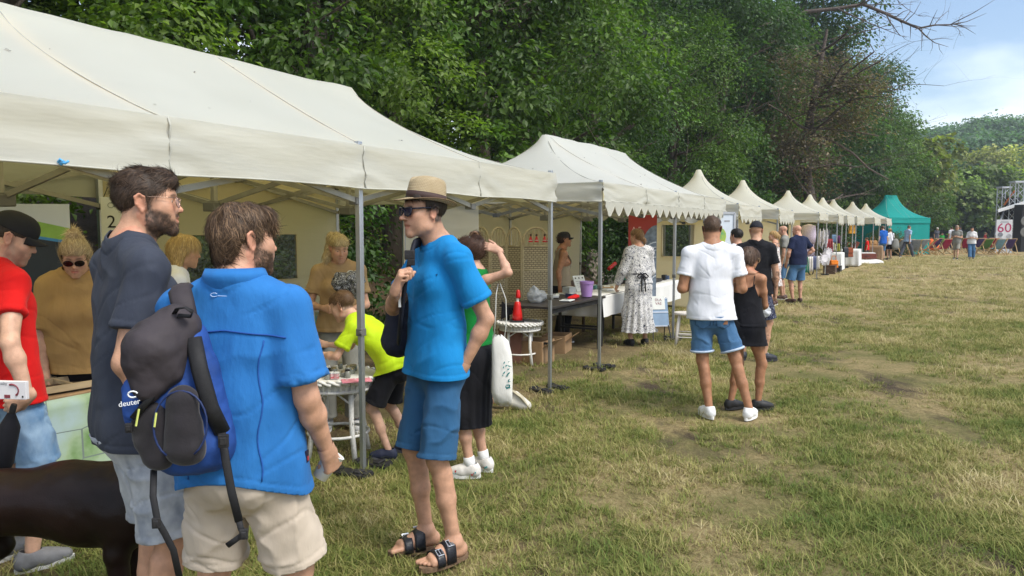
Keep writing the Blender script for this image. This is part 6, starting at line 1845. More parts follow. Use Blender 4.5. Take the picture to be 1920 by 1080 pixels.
p=Person('girl in green sleeveless top and black skirt with hands raised to her bun',X,Y,YAW,1.58,female=True,b=0.88,lean=0,head=(-8,6,0),skin=(0.52,0.30,0.205),arm_b=0.9,leg_b=0.92,foot=((-0.08,0.02,-10),(0.08,-0.02,8)),arms={'L':dict(to=to_local(X,Y,YAW,at(935,470,4.98)),hint=to_local(0,0,YAW,Vector((1,-0.5,0.15))),h=to_local(0,0,YAW,Vector((-0.9,0.1,0.35))),palm=to_local(0,0,YAW,Vector((-0.2,0.9,-0.5))),curl=0.35,thumb=0.1),'R':dict(to=to_local(X,Y,YAW,at(862,470,5.10)),hint=to_local(0,0,YAW,Vector((-1,0.6,0.4))),h=to_local(0,0,YAW,Vector((0.8,0.0,0.5))),curl=0.4)})
p.build_body(head_h=0.005,body_h=0.009,brow=(0.05,0.03,0.02));p.eyes()
p.shirt(C_green,'top',hem=0.06,nosleeve=True,loose=0.012,slack=0.014,fold=0.004,seed=91,h=0.008,neck=0.070,neck_u=0.028,arm_cut=0.012)
p.skirt(C_black,bottom=0.34,top=0.10,r1=0.105,fold=0.006,pleat=0.004,flat=0.9)
shift_hair(p,(0.050,0.024,0.016),(0.14,0.075,0.048),92,bun=((0.0,-0.055,0.142),(0.036,0.036,0.030)),n=3000,h=0.006)
mb=MB();c=p.hp((0,-0.045,0.118));mb.tube([Vector(c)+Vector(p.Rh@(nv((0.028*math.cos(a),0.028*math.sin(a),0.006*math.sin(3*a)))))for a in np.linspace(0,6.283,18)],0.008,6);mb.build('scrunchie',pmat('scrunchie_white',(0.55,0.62,0.58),0.8,var=0.5,scale=60),p.root,smooth=True)
mb=MB();rng=np.random.default_rng(3)
for k in range(14):
 a=k/14*6.283;c0=nv((0.0,-0.058,0.148));mb.tube([Vector(p.hp(c0+0.036*nv((math.cos(a+0.55*t),math.sin(a+0.55*t),0.5*math.sin(t*1.3+k)))))for t in np.linspace(0,3.2,8)],[0.003,0.006,0.007,0.007,0.007,0.006,0.004,0.001],5)
mb.build('hair_bun',pmat('bun_hair',(0.16,0.082,0.045),0.45,col2=(0.32,0.19,0.10),scale=60,spec=0.5),p.root,smooth=True)
p.shoes((0.65,0.62,0.58),(0.7,0.7,0.68),lace=(0.8,0.8,0.8),sock=(0.75,0.75,0.74));girl=p
sp=MB();rng=np.random.default_rng(6)
for i in(0,1):
 a=p.an[i];f=p.fd[i];r=np.cross(f,(0,0,1));z0=a[2]-0.043*p.H
 for k in range(30):
  fw=rng.uniform(-0.06,0.13);sd=(1 if rng.uniform()>0.5 else-1);c=nv((a[0],a[1],z0))+f*fw*p.q+r*sd*0.040*p.q+nv((0,0,rng.uniform(0.010,0.032)))
  sp.box(c,(0.010,0.010,0.010),mi=int(rng.integers(0,2)))
so=sp.build('shoe_print',[pmat('print_red',(0.5,0.03,0.03),0.6),pmat('print_teal',(0.05,0.3,0.32),0.6)],p.root);so['kind']='stuff'
X,Y,YAW=-0.42,6.85,-85
p=Person('person in dark T-shirt kneeling behind the man with the straw hat',X,Y,YAW,1.66,lean=24,hip_z=0.66,b=1.0,head=(0,14,0),skin=PALE,foot=((-0.12,-0.40,0,0.06),(0.13,0.12,0)),knee=((0,1,-0.5),(0,1,0.2)),arms={'L':dict(to=(-0.18,0.50,0.62),hint=(-0.7,-0.5,-0.6)),'R':dict(to=(0.1,0.55,0.66),hint=(0.6,-0.5,-0.6))})
p.kn[0]=nv((p.kn[0][0],p.kn[0][1],0.08));p.build_body(head_h=0.008,body_h=0.010)
p.shirt(C_black,hem=-0.06,sleeve=0.7,loose=0.02,h=0.010);p.legs_cloth(C_grey,hem=0.9,h=0.010);short_hair(p,(0.03,0.02,0.015),n=900,h=0.009)
mw=MB();gs=ground(968,752)
kneel=p
def at_ground(px,py):g=ground(px,py);return g.x,g.y
X,Y,YAW=at(1052,500,11.0).x,11.0,78
p=Person('woman in a black cap and beige tank top standing behind the black table',X,Y,YAW,1.58,female=True,b=1.16,arm_b=1.2,lean=2,head=(6,-4,0),skin=TAN,arms={'R':dict(u=(0.10,-0.35,-1),f=(0,0.1,-1)),'L':dict(u=(-0.1,0.2,-1),f=(0.1,0.5,-1))})
p.build_body(head_h=0.007,body_h=0.012,hand_h=0.007);p.shirt(C_beige,'tank_top',hem=-0.02,nosleeve=True,loose=0.014,slack=0.02,neck=0.125,neck_f=0.03,neck_u=-0.01,arm_cut=0.03,h=0.010)
p.legs_cloth(C_black,'trousers',hem=1.9,h=0.012);p.shoes((0.05,0.05,0.05));p.cap((0.010,0.010,0.018));shift_hair(p,(0.04,0.022,0.016),(0.10,0.055,0.035),101,n=500,h=0.01,bun=((0,-0.10,-0.03),(0.03,0.03,0.03)))
def floral(name,base,inks,sc=26,th=0.55):
 m,t,b=nodes_of(name);N=t.nodes.new;K=t.links.new
 tcn=N('ShaderNodeTexCoord');n0=N('ShaderNodeTexNoise');n0.inputs['Scale'].default_value=sc;n0.inputs['Detail'].default_value=3;n0.inputs['Distortion'].default_value=1.6;K(tcn.outputs['Object'],n0.inputs['Vector'])
 r=N('ShaderNodeValToRGB');r.color_ramp.interpolation='CONSTANT';e=r.color_ramp.elements
 e[0].position=0;e[0].color=rgb(inks[0]);e[1].position=0.40;e[1].color=rgb(base)
 q=e.new(0.56);q.color=rgb(inks[1]);q=e.new(0.62);q.color=rgb(base)
 K(n0.outputs['Fac'],r.inputs['Fac']);K(r.outputs['Color'],b.inputs['Base Color']);b.inputs['Roughness'].default_value=0.8;b.inputs['Specular IOR Level'].default_value=0.15
 return m
C_floral=floral('black_floral_print',(0.62,0.61,0.60),((0.04,0.045,0.07),(0.12,0.13,0.17)))
x_,y_=at_ground(1196,648)
p=Person('blond woman in a long white dress with black floral print, seen from behind',x_,y_,-14,1.63,female=True,b=1.0,head=(-34,6,0),lean=2,arms={'L':dict(u=(-0.30,0.12,-1),f=(-0.15,0.5,-1),curl=0.6),'R':dict(u=(0.15,0.15,-1),f=(-0.3,1,-0.5))})
p.build_body(head_h=0.006,body_h=0.011,hand_h=0.006)
sh=p.shirt(C_floral,'dress_top',hem=0.02,sleeve=1.86,loose=0.018,slack=0.016,sl_loose=0.030,fold=0.008,seed=111,h=0.009,neck=0.095)
sk=p.skirt(C_floral,'dress_skirt',bottom=0.20,top=0.12,r1=0.245,pleat=0.014,npl=13,fold=0.008,flat=0.85)
shift_hair(p,(0.24,0.13,0.055),(0.46,0.29,0.14),112,n=1600,pony=[((0.0,-0.10,-0.01),(0.02,-0.13,-0.06),0.018,0.024),((0.02,-0.13,-0.06),(0.03,-0.12,-0.12),0.024,0.010)])
mb=MB();wz=p.P[2]+0.145;mb.tube([(p.P[0]+0.148*math.cos(a),p.P[1]+0.112*math.sin(a),wz)for a in np.linspace(0,6.283,30)],0.014,6,flat=1.0)
for sx,dz in((-1,-0.06),(1,-0.06)):
 mb.tube([(0,-0.125,wz),(sx*0.04,-0.145,wz+0.01),(sx*0.085,-0.14,wz-0.03),(sx*0.05,-0.14,wz-0.055),(0,-0.13,wz-0.01)],0.010,5)
 mb.tube([(0,-0.13,wz),(sx*0.025,-0.16,wz-0.10),(sx*0.03,-0.175,wz-0.24)],0.010,5)
mb.build('sash',C_black,sh,smooth=True);p.shoes((0.012,0.012,0.014),(0.02,0.02,0.02));dress=p
X,Y,YAW=1.745,6.66,4
fl_,fr_=to_local(X,Y,YAW,ground(1329,783)),to_local(X,Y,YAW,ground(1404,786))
p=Person('tanned man in white T-shirt, denim shorts and white sneakers, seen from behind',X,Y,YAW,1.75,skin=TAN,b=1.06,arm_b=1.12,shw=1.05,lean=-1,head=(8,2,0),neck_b=1.1,leg_b=1.0,foot=((fl_[0],fl_[1],-14),(fr_[0],fr_[1],30)),arms={'L':dict(u=(-0.22,-0.05,-1),f=(0.5,1.0,0.1),curl=0.6),'R':dict(u=(0.24,-0.02,-1),f=(-0.4,1.0,0.1),curl=0.6)})
p.build_body(head_h=0.005,body_h=0.008,stubble=((0.085,0.048,0.030),lambda x,y:np.where(y>0.03,0.06,np.where(y>-0.02,0.035,-0.03))+0*x))
p.shirt(C_white,hem=-0.085,sleeve=0.62,loose=0.014,slack=0.02,sl_loose=0.022,fold=0.007,seed=121,h=0.008)
sh=p.legs_cloth(C_denim,hem=0.80,loose=0.022,hem_loose=0.030,fold=0.010,seed=122,h=0.008)
short_hair(p,(0.10,0.062,0.04),lambda x,y:np.where(y>0.03,0.06,np.where(y>-0.02,0.035,-0.01)),0.004,1500,0.010,None,123)
bpy.context.view_layer.update()
for x_,z_ in((-0.085,0.0),(0.085,0.0)):
 zt=p.P[2]-0.02;pts=[(x_-0.065,zt),(x_+0.065,zt+0.0),(x_+0.060,zt-0.10),(x_,zt-0.135),(x_-0.060,zt-0.10),(x_-0.065,zt)]
 dense=[(a[0]+(b[0]-a[0])*t,a[1]+(b[1]-a[1])*t)for a,b in zip(pts[:-1],pts[1:])for t in np.linspace(0,1,6)]
 l=surf_line(sh,[(u,-0.5,v)for u,v in dense],(0,1,0),0.002)
 if len(l)>4:seam_line(sh,l,0.0022,(0.018,0.05,0.11))
l=surf_line(sh,[(0,-0.5,z)for z in np.linspace(p.P[2]-0.12,p.P[2]+0.04,12)],(0,1,0),0.002)
if len(l)>3:seam_line(sh,l,0.0025,(0.018,0.05,0.11))
q=on_surface(sh,(0.10,-0.5,p.P[2]-0.095),(0,1,0),0.003)
if q is not None:mb=MB();mb.box(q,(0.045,0.004,0.032));mb.build('leather_patch',pmat('tan_leather',(0.32,0.15,0.075),0.6),sh)
for i in(0,1):
 d=unit(p.kn[i]-p.hip[i]);e1=unit(np.cross(d,(0,1,0)));e2=np.cross(d,e1);c=p.hip[i]+(p.kn[i]-p.hip[i])*0.795;r=0.062*p.q+0.036
 mb=MB();mb.tube([Vector(c+(e1*math.cos(a)+e2*math.sin(a))*r)for a in np.linspace(0,6.283,26)],0.011,6);mb.build('turn_up',pmat('denim_inside',(0.42,0.50,0.62),0.9,var=0.1,scale=60),sh,smooth=True)
p.shoes((0.78,0.78,0.78),(0.80,0.80,0.79),lace=(0.7,0.7,0.7));white_man=p
mb=MB();V=[]
for sg in(-1,1):mb.tube([p.hp((sg*0.04,0.075,0.098)),p.hp((sg*0.072,0.04,0.092)),p.hp((sg*0.082,-0.02,0.070)),p.hp((sg*0.080,-0.05,0.055))],0.004,6)
mb.tube([p.hp((-0.045,0.078,0.098)),p.hp((0,0.088,0.108)),p.hp((0.045,0.078,0.098))],0.011,6);mb.build('sunglasses',pmat('dark_frame',(0.02,0.02,0.03),0.2),p.root,smooth=True)
x_,y_=at_ground(1392,768)
p=Person('woman in a short black strap dress beside the man in white',x_,y_,24,1.47,skin=TAN,female=True,b=1.0,lean=3,head=(34,16,0),foot=((-0.10,-0.03,40),(0.13,0.05,60)),arms={'L':dict(u=(-0.35,0.5,-1),f=(0.1,0.9,-0.8)),'R':dict(u=(0.12,0.25,-1),f=(-0.3,1,-0.2),curl=0.4)})
p.build_body(head_h=0.006,body_h=0.009,hand_h=0.006)
p.shirt(C_black,'dress_top',hem=-0.02,nosleeve=True,loose=0.012,slack=0.012,neck=0.135,neck_u=-0.055,neck_f=0.0,arm_cut=0.03,h=0.009,seed=131);p.skirt(C_black,'dress_skirt',bottom=0.60,top=0.1,r1=0.165)
for sg in(-1,1):seam_line(p.root,[p.N+p.R2@nv((sg*0.075,-0.075,-0.14)),p.N+p.R2@nv((sg*0.082,-0.05,-0.04)),p.N+p.R2@nv((sg*0.085,0.0,-0.008)),p.N+p.R2@nv((sg*0.075,0.07,-0.06))],0.004,(0.01,0.01,0.012),'shoulder_strap')
shift_hair(p,(0.070,0.040,0.026),(0.16,0.10,0.065),132,long=0.035,n=2600,h=0.007)
p.glasses(rim=(0.5,0.35,0.2),lens=(0.02,0.02,0.02),name='sunglasses');p.shoes((0.012,0.012,0.014),(0.02,0.02,0.022),lace=(0.35,0.35,0.35))
C_dots=floral('dark_speckled_print',(0.010,0.012,0.035),((0.010,0.012,0.035),(0.30,0.32,0.40)),60)
def tattoo14(V,col):
 n=fbm(V*22,3,3);m_=((np.abs(V[:,0])>0.17)&(V[:,2]<1.12)&(V[:,2]>0.9)&(n>0.05))|((V[:,2]<0.34)&(V[:,2]>0.2)&(n>0.1))
 return np.where(m_[:,None],col*0.45,col)
x_,y_=at_ground(1412,676)
p=Person('man in black cap and dark shorts with tattooed arm holding a white bag',x_,y_,16,1.72,skin=(0.48,0.27,0.175),b=1.06,arm_b=1.1,head=(10,0,0),foot=((-0.12,0.05,-5),(0.13,0.0,62)),arms={'R':dict(u=(0.22,0.0,-1),f=(0.02,0.14,-1),curl=0.8),'L':dict(u=(-0.2,0.1,-1),f=(0.3,0.9,-0.3))})
p.build_body(head_h=0.006,body_h=0.010,hand_h=0.006,tattoo=tattoo14);p.shirt(C_black,hem=-0.09,sleeve=0.62,h=0.010,fold=0.010,seed=141);p.legs_cloth(C_dots,hem=0.9,h=0.010,loose=0.035,hem_loose=0.05);p.cap((0.012,0.013,0.02),brim=True);p.shoes((0.02,0.022,0.03),(0.03,0.03,0.035),lace=(0.6,0.6,0.6));capman=p
x_,y_=at(1384,428,10.9).x,10.9
p=Person('dark haired person in white shirt mostly hidden by the man in black cap',x_,y_,-10,1.63,head=(-20,0,0),skin=(0.45,0.25,0.165));p.build_body(head_h=0.008,body_h=0.013,hand_h=0.008);p.shirt(C_white,h=0.012);p.legs_cloth(C_dgrey,hem=1.9,h=0.013);p.shoes((0.1,0.1,0.1));short_hair(p,(0.018,0.014,0.012),lambda x,y:np.where(y>0.03,0.05,-0.02),0.008,800,0.02,None,151,h=0.009)
C_wfl=floral('white_red_floral_print',(0.70,0.66,0.64),((0.30,0.02,0.03),(0.05,0.04,0.04)),20)
x_,y_=at_ground(1450,572)
p=Person('blond woman in white strap dress with red flowers facing left',x_,y_,-58,1.58,female=True,head=(-10,0,0),skin=(0.52,0.30,0.20),arms={'L':dict(u=(-0.1,0.1,-1),f=(0.1,1,-0.2)),'R':dict(u=(0.1,0.1,-1),f=(-0.1,1,-0.2))});p.build_body(head_h=0.008,body_h=0.013,hand_h=0.008)
p.shirt(C_wfl,'dress_top',hem=0.0,nosleeve=True,neck=0.13,neck_u=-0.03,arm_cut=0.03,h=0.011);p.skirt(C_wfl,'dress_skirt',bottom=0.42,r1=0.22,pleat=0.01,h=0.012);shift_hair(p,(0.45,0.28,0.11),(0.7,0.5,0.25),161,n=900,h=0.009,pony=[((0,-0.10,0.05),(0,-0.15,0.0),0.022,0.025),((0,-0.15,0.0),(0,-0.14,-0.12),0.025,0.010)]);p.shoes((0.1,0.05,0.04))
x_,y_=at_ground(1494,567)
p=Person('bald man in dark navy polo and denim shorts with a hand on his hip',x_,y_,-22,1.71,skin=(0.52,0.28,0.19),b=1.14,arm_b=1.1,head=(-28,6,0),foot=((-0.12,0.0,-30),(0.14,0.05,30)),arms={'R':dict(u=(0.75,-0.25,-1),f=(-0.75,0.5,-0.6)),'L':dict(u=(-0.35,0.0,-1),f=(0.1,0.4,-1))});p.build_body(head_h=0.008,body_h=0.012,hand_h=0.008);p.shirt(C_navy2,hem=-0.08,sleeve=0.7,h=0.011,slack=0.05,belly=1.05);p.legs_cloth(C_denim,hem=0.95,loose=0.035,hem_loose=0.05,h=0.012);p.shoes((0.07,0.035,0.025),(0.05,0.04,0.03),low=0.02)
x_,y_=at(1472,428,17.7).x,17.7
p=Person('man in a grey T-shirt and blue shorts half hidden behind the bald man',x_,y_,-60,1.70,skin=(0.5,0.28,0.19),head=(0,4,0),b=1.05);p.build_body(head_h=0.009,body_h=0.014,hand_h=0.009);p.shirt(C_grey,h=0.013);p.legs_cloth(C_denim,hem=0.95,h=0.014);p.shoes((0.1,0.06,0.05))
def far_person(label,px,d,yaw,H,top,bottom,hair=(0.05,0.035,0.025),female=False,skin=SKIN,hem=0.95,foot=None,arms=None,cap=None,bald=False,b=1.05,head=(0,0,0),sleeve=0.62,hip_z=None,shoe=(0.06,0.05,0.05),lean=0,dz=0.0):
 P_=at(px,HOR,d);z=tz(P_.x,P_.y)+dz
 p=Person(label,P_.x,P_.y,yaw,H,z=z,skin=skin,female=female,b=b,head=head,lean=lean,foot=foot or((-0.12,0,-8),(0.12,0.02,8)),arms=arms,hip_z=hip_z)
 p.build_body(head_h=0.011,body_h=0.017,hand_h=0.010);p.shirt(top,h=0.016,sleeve=sleeve,fold=0.008,loose=0.02);p.legs_cloth(bottom,'shorts' if hem<=1 else 'trousers',hem=hem,h=0.017,loose=0.03,hem_loose=0.04,fold=0.006)
 if not bald:short_hair(p,hair,lambda x,y:np.where(y>0.03,0.055,np.where(y>-0.02,0.02,-0.06)),0.010,0,h=0.012)
 if cap:p.cap(cap)
 p.shoes(shoe,h=0.012);return p
far_person('man in a royal blue T-shirt and denim shorts with a strap across his back',1656,39.5,-12,1.78,C_blue3,C_denim,b=1.15,hair=(0.16,0.11,0.08));strapman=1
far_person('woman with blond hair and a grey shoulder bag beside the man in royal blue',1670,40.4,-20,1.64,C_white,C_black,(0.45,0.3,0.14),True,hem=0.75)
far_person('child in a red T-shirt at the brown market stall',1627,38.5,-60,1.18,C_red,C_dgrey,(0.12,0.06,0.03),b=0.95)
far_person('man in a pale blue shirt and slate trousers striding across the meadow',1702,43.5,70,1.80,C_lblue,C_dgrey,(0.09,0.07,0.055),hem=1.92,foot=((-0.1,-0.38,0),(0.1,0.36,0)),arms={'L':dict(u=(-0.1,0.35,-1),f=(0,0.6,-1)),'R':dict(u=(0.1,-0.3,-1),f=(0,0.05,-1))},lean=6)
far_person('man in a grey shirt, beige cap and grey shorts walking towards the left',1795,40.8,222,1.80,C_grey,cloth_mat('stone_shorts',(0.28,0.27,0.23)),cap=(0.30,0.22,0.16),hem=0.97,foot=((-0.12,0.30,-5),(0.12,-0.22,5)),arms={'L':dict(u=(-0.2,0.1,-1),f=(0.8,0.7,0.2)),'R':dict(u=(0.2,0.1,-1),f=(-0.8,0.7,0.2))},shoe=(0.02,0.02,0.02))
C_strp=cloth_mat('white_striped_knit',(0.62,0.62,0.62),var=0.25,scale=20,stretch=(0.2,0.2,3))
far_person('dark haired woman in white striped top and jeans walking beside the man in grey',1823,40.6,212,1.72,C_strp,C_denim,(0.02,0.015,0.012),True,hem=1.9,foot=((-0.10,-0.12,-5),(0.04,0.25,5)),b=1.2,sleeve=0.9,arms={'L':dict(u=(-0.25,0.2,-1),f=(0.9,0.7,0.15)),'R':dict(u=(0.25,0.2,-1),f=(-0.9,0.7,0.15))})
far_person('woman in a dark top, black shorts and white hat far behind the deck chairs',1757,62,170,1.70,C_dgrey,C_black,female=True,cap=(0.6,0.58,0.52),hem=0.75)
far_person('child in a green T-shirt far behind the deck chairs',1767,60,190,1.25,cloth_mat('leaf_green_cotton',(0.03,0.32,0.06)),C_black)
far_person('man in a white T-shirt standing behind the walking man in grey',1785,59,0,1.75,C_white,C_black,hem=0.95)
far_person('person in a dark cap standing behind the walking couple',1799,61,160,1.80,C_dgrey,C_dgrey,cap=(0.03,0.03,0.03))
far_person('child in a red jacket behind the deck chairs left of the stage banner',1848,56,120,1.35,cloth_mat('dusty_red_cotton',(0.42,0.06,0.06)),C_dgrey,(0.3,0.2,0.12),sleeve=1.8)
# things carried
M_bkdark=pmat('rucksack_dark',(0.014,0.0115,0.0155),0.8,var=0.25,scale=20,bump=0.35,bscale=120,bdist=0.003,sheen=0.2)
M_bkblue=pmat('rucksack_blue',(0.014,0.060,0.26),0.7,var=0.2,scale=14,bump=0.4,bscale=40,bdist=0.006)
M_lid=pmat('rucksack_lid',(0.036,0.029,0.034),0.75,var=0.2,scale=10,bump=0.4,bscale=30,bdist=0.006)
M_web=pmat('black_webbing',(0.010,0.010,0.012),0.7,var=0.2,scale=100,bump=0.4,bscale=400,bdist=0.002)
def sdf_obj(name,prims,mat,parent,h=0.008,fold=0.0,seed=0,clips=(),sm=1,fs=(14,14,14)):
 V,Qd=mesh_prims(prims,h);V=smooth_mesh(V,Qd,sm,0.5)
 if fold:V=V+vnormals(V,Qd)*(fbm(V*nv(fs)+seed,seed,3)*fold)[:,None]
 T=to_tris(Qd)
 for g in clips:V,T=clip(V,T,g(V))
 return link(name,new_mesh(name,V,T,[mat],True),parent)
def rucksack():
 o=at(343,735,2.25)
 r=thing('rucksack','dark and blue rucksack hanging from the left shoulder of the man in blue','rucksack',o,math.radians(10))
 k=2.27/FPX
 P=lambda u,v,y=0.0:nv(((u-345)*k,y,(735-v)*k))
 body=[Prim(P(330,650,0.05),P(345,830,0.05),0.095,0.110,0.03,(0,1,0),0.8),Prim(P(310,760,0.03),P(318,860,0.04),0.075,0.055,0.04),Prim(P(372,700,0.06),P(386,850,0.04),0.050,0.070,0.04),Prim(P(262,730,0.0),P(264,780,0.0),0.040,0.036,0.03)]
 sdf_obj('main_bag',body,M_bkblue,r,0.008,0.006,3)
 sdf_obj('lid',[Prim(P(330,606,0.03),P(296,650,-0.03),0.060,0.075,0.03),Prim(P(296,650,-0.03),P(292,715,-0.045),0.078,0.052,0.03,(0,1,0),0.9),Prim(P(350,612,0.03),P(318,690,-0.02),0.04,0.055,0.03)],M_lid,r,0.0075,0.007,5)
 sdf_obj('side_pocket',[Prim(P(352,742,-0.055),P(354,832,-0.050),0.044,0.060,0.02,(0,1,0),0.72)],M_bkdark,r,0.007,0.004,7)
 sdf_obj('front_pocket',[Prim(P(298,775,-0.035),P(302,848,-0.025),0.048,0.050,0.02,(0,1,0),0.7),Prim(P(280,770,-0.02),P(283,815,-0.02),0.036,0.042,0.02,(0,1,0),0.7)],M_bkdark,r,0.007,0.005,9)
 sdf_obj('logo_panel',[Prim(P(268,715,-0.055),P(262,765,-0.06),0.030,0.022,0.02,(0,1,0),0.4)],M_bkblue,r,0.006,0.002,11)
 mw=pmat('white_print',(0.75,0.77,0.8),0.6)
 mb=MB();c=P(273,727,-0.082);mb.tube([Vector(c)+Vector((0.013*math.cos(a),-0.004,0.009*math.sin(a)+0.003))for a in np.linspace(0.3,5.4,10)],0.0024,4);mb.build('logo_ring',mw,r)
 text('logo_text','deuter',0.022,mw,r,Matrix.Translation(Vector(P(266,741,-0.083)))@Matrix.Rotation(math.radians(-8),4,'Y')@Matrix.Rotation(math.pi/2,4,'X'))
 def strap(name,pts,w,t=0.006,mat=M_web):
  mb=MB();mb.tube([Vector(p)for p in pts],w,8,flat=t/w,up=(0.2,-1,0.1));return mb.build(name,mat,r,smooth=True)
 strap('shoulder_strap',[P(352,600,0.02),P(340,565,0.06),P(330,548,0.10),P(322,545,0.18),P(318,560,0.26)],0.034,0.014,M_lid)
 strap('shoulder_strap',[P(368,632,-0.01),P(382,690,-0.04),P(400,760,-0.05),P(416,812,-0.02)],0.024,0.012)
 strap('webbing_strap',[P(416,812,-0.03),P(424,860,-0.05),P(434,920,-0.06),P(446,978,-0.06)],0.012,0.003)
 strap('webbing_strap',[P(446,978,-0.06),P(449,992,-0.06),P(452,1002,-0.065),P(438,1012,-0.07),P(424,1022,-0.065)],0.009,0.003)
 strap('webbing_strap',[P(292,878,-0.02),P(296,920,-0.06),P(304,965,-0.07),P(316,990,-0.07),P(328,1025,-0.06),P(336,1085,-0.05)],0.0095,0.003)
 strap('lid_strap',[P(268,772,-0.07),P(300,735,-0.075),P(330,690,-0.07)],0.010,0.003)
 for(u,v,s_)in((424,820,0.020),(262,788,0.014),(302,968,0.016),(455,1000,0.016)):
  mb=MB();mb.box(P(u,v,-0.072),(s_*1.5,0.012,s_*2));mb.box(P(u,v,-0.078),(s_,0.008,s_*1.2));mb.build('buckle',M_blk,r,bevel=0.003)
 mb=MB();mb.tube([P(332,590,0.0),P(345,575,-0.03),P(362,572,-0.05),P(374,580,-0.05),P(368,590,-0.03),P(345,588,-0.02),P(338,600,0.0)],0.008,6,flat=0.4);mb.build('top_loop',M_web,r,smooth=True)
 my=pmat('yellow_cord',(0.55,0.60,0.15),0.6)
 for(u0,v0,u1,v1)in((283,752,278,782),(312,760,309,785)):
  mb=MB();mb.tube([P(u0,v0,-0.088),P(u1,v1,-0.095)],0.003,5);mb.build('zip_cord',my,r)
 mb=MB();mb.tube([P(352+46*math.sin(a),785-62*math.cos(a),-0.088+0.012*math.cos(a))for a in np.linspace(-2.6,2.6,22)],0.0032,5);mb.build('zip',pmat('zip_dark_blue',(0.008,0.022,0.09),0.5),r,smooth=True)
rucksack()
def shoulder_bag3():
 r=thing('rucksack','dark navy rucksack worn on one shoulder by the man with the straw hat','rucksack',at(752,560,3.95),0.0)
 o=Vector(r.location);P=lambda u,v,d:at(u,v,d)-o
 mb=MB();mb.tube([P(812,462,3.98),P(790,452,3.86),P(776,458,3.74),P(768,490,3.66),P(760,530,3.66),P(752,590,3.72),P(748,640,3.86)],0.032,8,flat=0.35,up=(0.3,-1,0));mb.build('shoulder_strap',pmat('navy_strap',(0.010,0.011,0.020),0.75,bump=0.3,bscale=100),r,smooth=True)
 sdf_obj('main_bag',[Prim(P(752,545,4.03),P(745,640,4.02),0.055,0.085,0.03)],pmat('navy_bag',(0.012,0.014,0.028),0.8,bump=0.3,bscale=60),r,0.010,0.006,2)
 mb=MB();mb.box(P(768,478,3.625),(0.05,0.016,0.045));mb.box(P(771,492,3.622),(0.035,0.018,0.03));mb.build('buckle',M_blk,r,bevel=0.004)
 mb=MB();mb.box(P(750,566,3.68),(0.012,0.02,0.05));mb.build('label',M_paper,r)
shoulder_bag3()
def dog():
 x0,y0=at(95,428,3.12).x,3.12
 r=thing('dog','dark brown short haired dog standing behind the man in navy','dog',(x0,y0,0),math.radians(8))
 S=1.03
 v=lambda x,y,z:nv((x,y,z))*S
 P=[Prim(v(-0.34,0,0.50),v(0.02,0,0.50),0.135,0.140,0.06),Prim(v(0.02,0,0.50),v(0.27,0,0.50),0.150,0.150,0.06),Prim(v(0.10,0,0.43),v(0.28,0,0.43),0.13,0.135,0.06),Prim(v(-0.42,0,0.49),v(-0.36,0,0.47),0.12,0.13,0.05),Prim(v(0.30,0,0.54),v(0.47,0,0.70),0.115,0.085,0.06),Prim(v(0.47,0,0.72),v(0.56,0,0.73),0.092,0.080,0.04),Prim(v(0.58,0,0.715),v(0.70,0,0.69),0.058,0.042,0.03),Ell(v(0.715,0,0.70),nv((0.022,0.028,0.02))*S,k=0.01),Prim(v(-0.50,0,0.50),v(-0.66,0,0.42),0.040,0.030,0.03),Prim(v(-0.66,0,0.42),v(-0.80,0,0.42),0.030,0.014,0.02)]
 for sg in(-1,1):
  P+=[Prim(v(0.26,sg*0.085,0.46),v(0.23,sg*0.095,0.30),0.075,0.050,0.04),Prim(v(0.23,sg*0.095,0.30),v(0.25,sg*0.09,0.10),0.044,0.032,0.02),Prim(v(0.25,sg*0.09,0.10),v(0.27,sg*0.09,0.035),0.032,0.034,0.02),Prim(v(0.27,sg*0.09,0.03),v(0.32,sg*0.09,0.025),0.034,0.028,0.015),Prim(v(-0.38,sg*0.085,0.46),v(-0.30,sg*0.10,0.28),0.105,0.060,0.05),Prim(v(-0.30,sg*0.10,0.28),v(-0.44,sg*0.095,0.17),0.050,0.032,0.02),Prim(v(-0.44,sg*0.095,0.17),v(-0.42,sg*0.095,0.04),0.030,0.028,0.02),Prim(v(-0.42,sg*0.095,0.03),v(-0.36,sg*0.095,0.025),0.034,0.028,0.015),Prim(v(0.47,sg*0.075,0.77),v(0.50,sg*0.105,0.66),0.032,0.026,0.015,(0,1,0),0.5)]
 m=pmat('dog_coat',(0.008,0.0036,0.0028),0.42,col2=(0.015,0.0066,0.005),scale=7,bump=0.35,bscale=160,bdist=0.003,spec=0.22)
 sdf_obj('body',P,m,r,0.011,0.006,4,fs=(9,9,9))
 me_=pmat('dog_eye',(0.02,0.01,0.005),0.1)
 for sg in(-1,1):
  mb=MB();mb.lathe([(0.002,-0.012),(0.010,-0.006),(0.012,0),(0.010,0.006),(0.002,0.012)],10,v(0.605,sg*0.045,0.755));mb.build('eye',me_,r,smooth=True)
 cl=MB();cl.tube([v(0.385+0.075*math.sin(a)*0.7,0.108*math.cos(a),0.61-0.075*math.sin(a))for a in np.linspace(0,6.283,20)],0.012,6);cl.build('collar',M_web,r,smooth=True)
dog()
bx=at(20,731,3.22);r=thing('gift_box','white printed box in the hand of the man in red','box',bx,math.radians(-6))
mb=MB();mb.box((0,0,0),(0.155,0.02,0.078));mb.build('carton',pmat('white_card',(0.74,0.72,0.74),0.5,var=0.03),r,bevel=0.002)
mp_=pmat('print_maroon',(0.20,0.035,0.05),0.6)
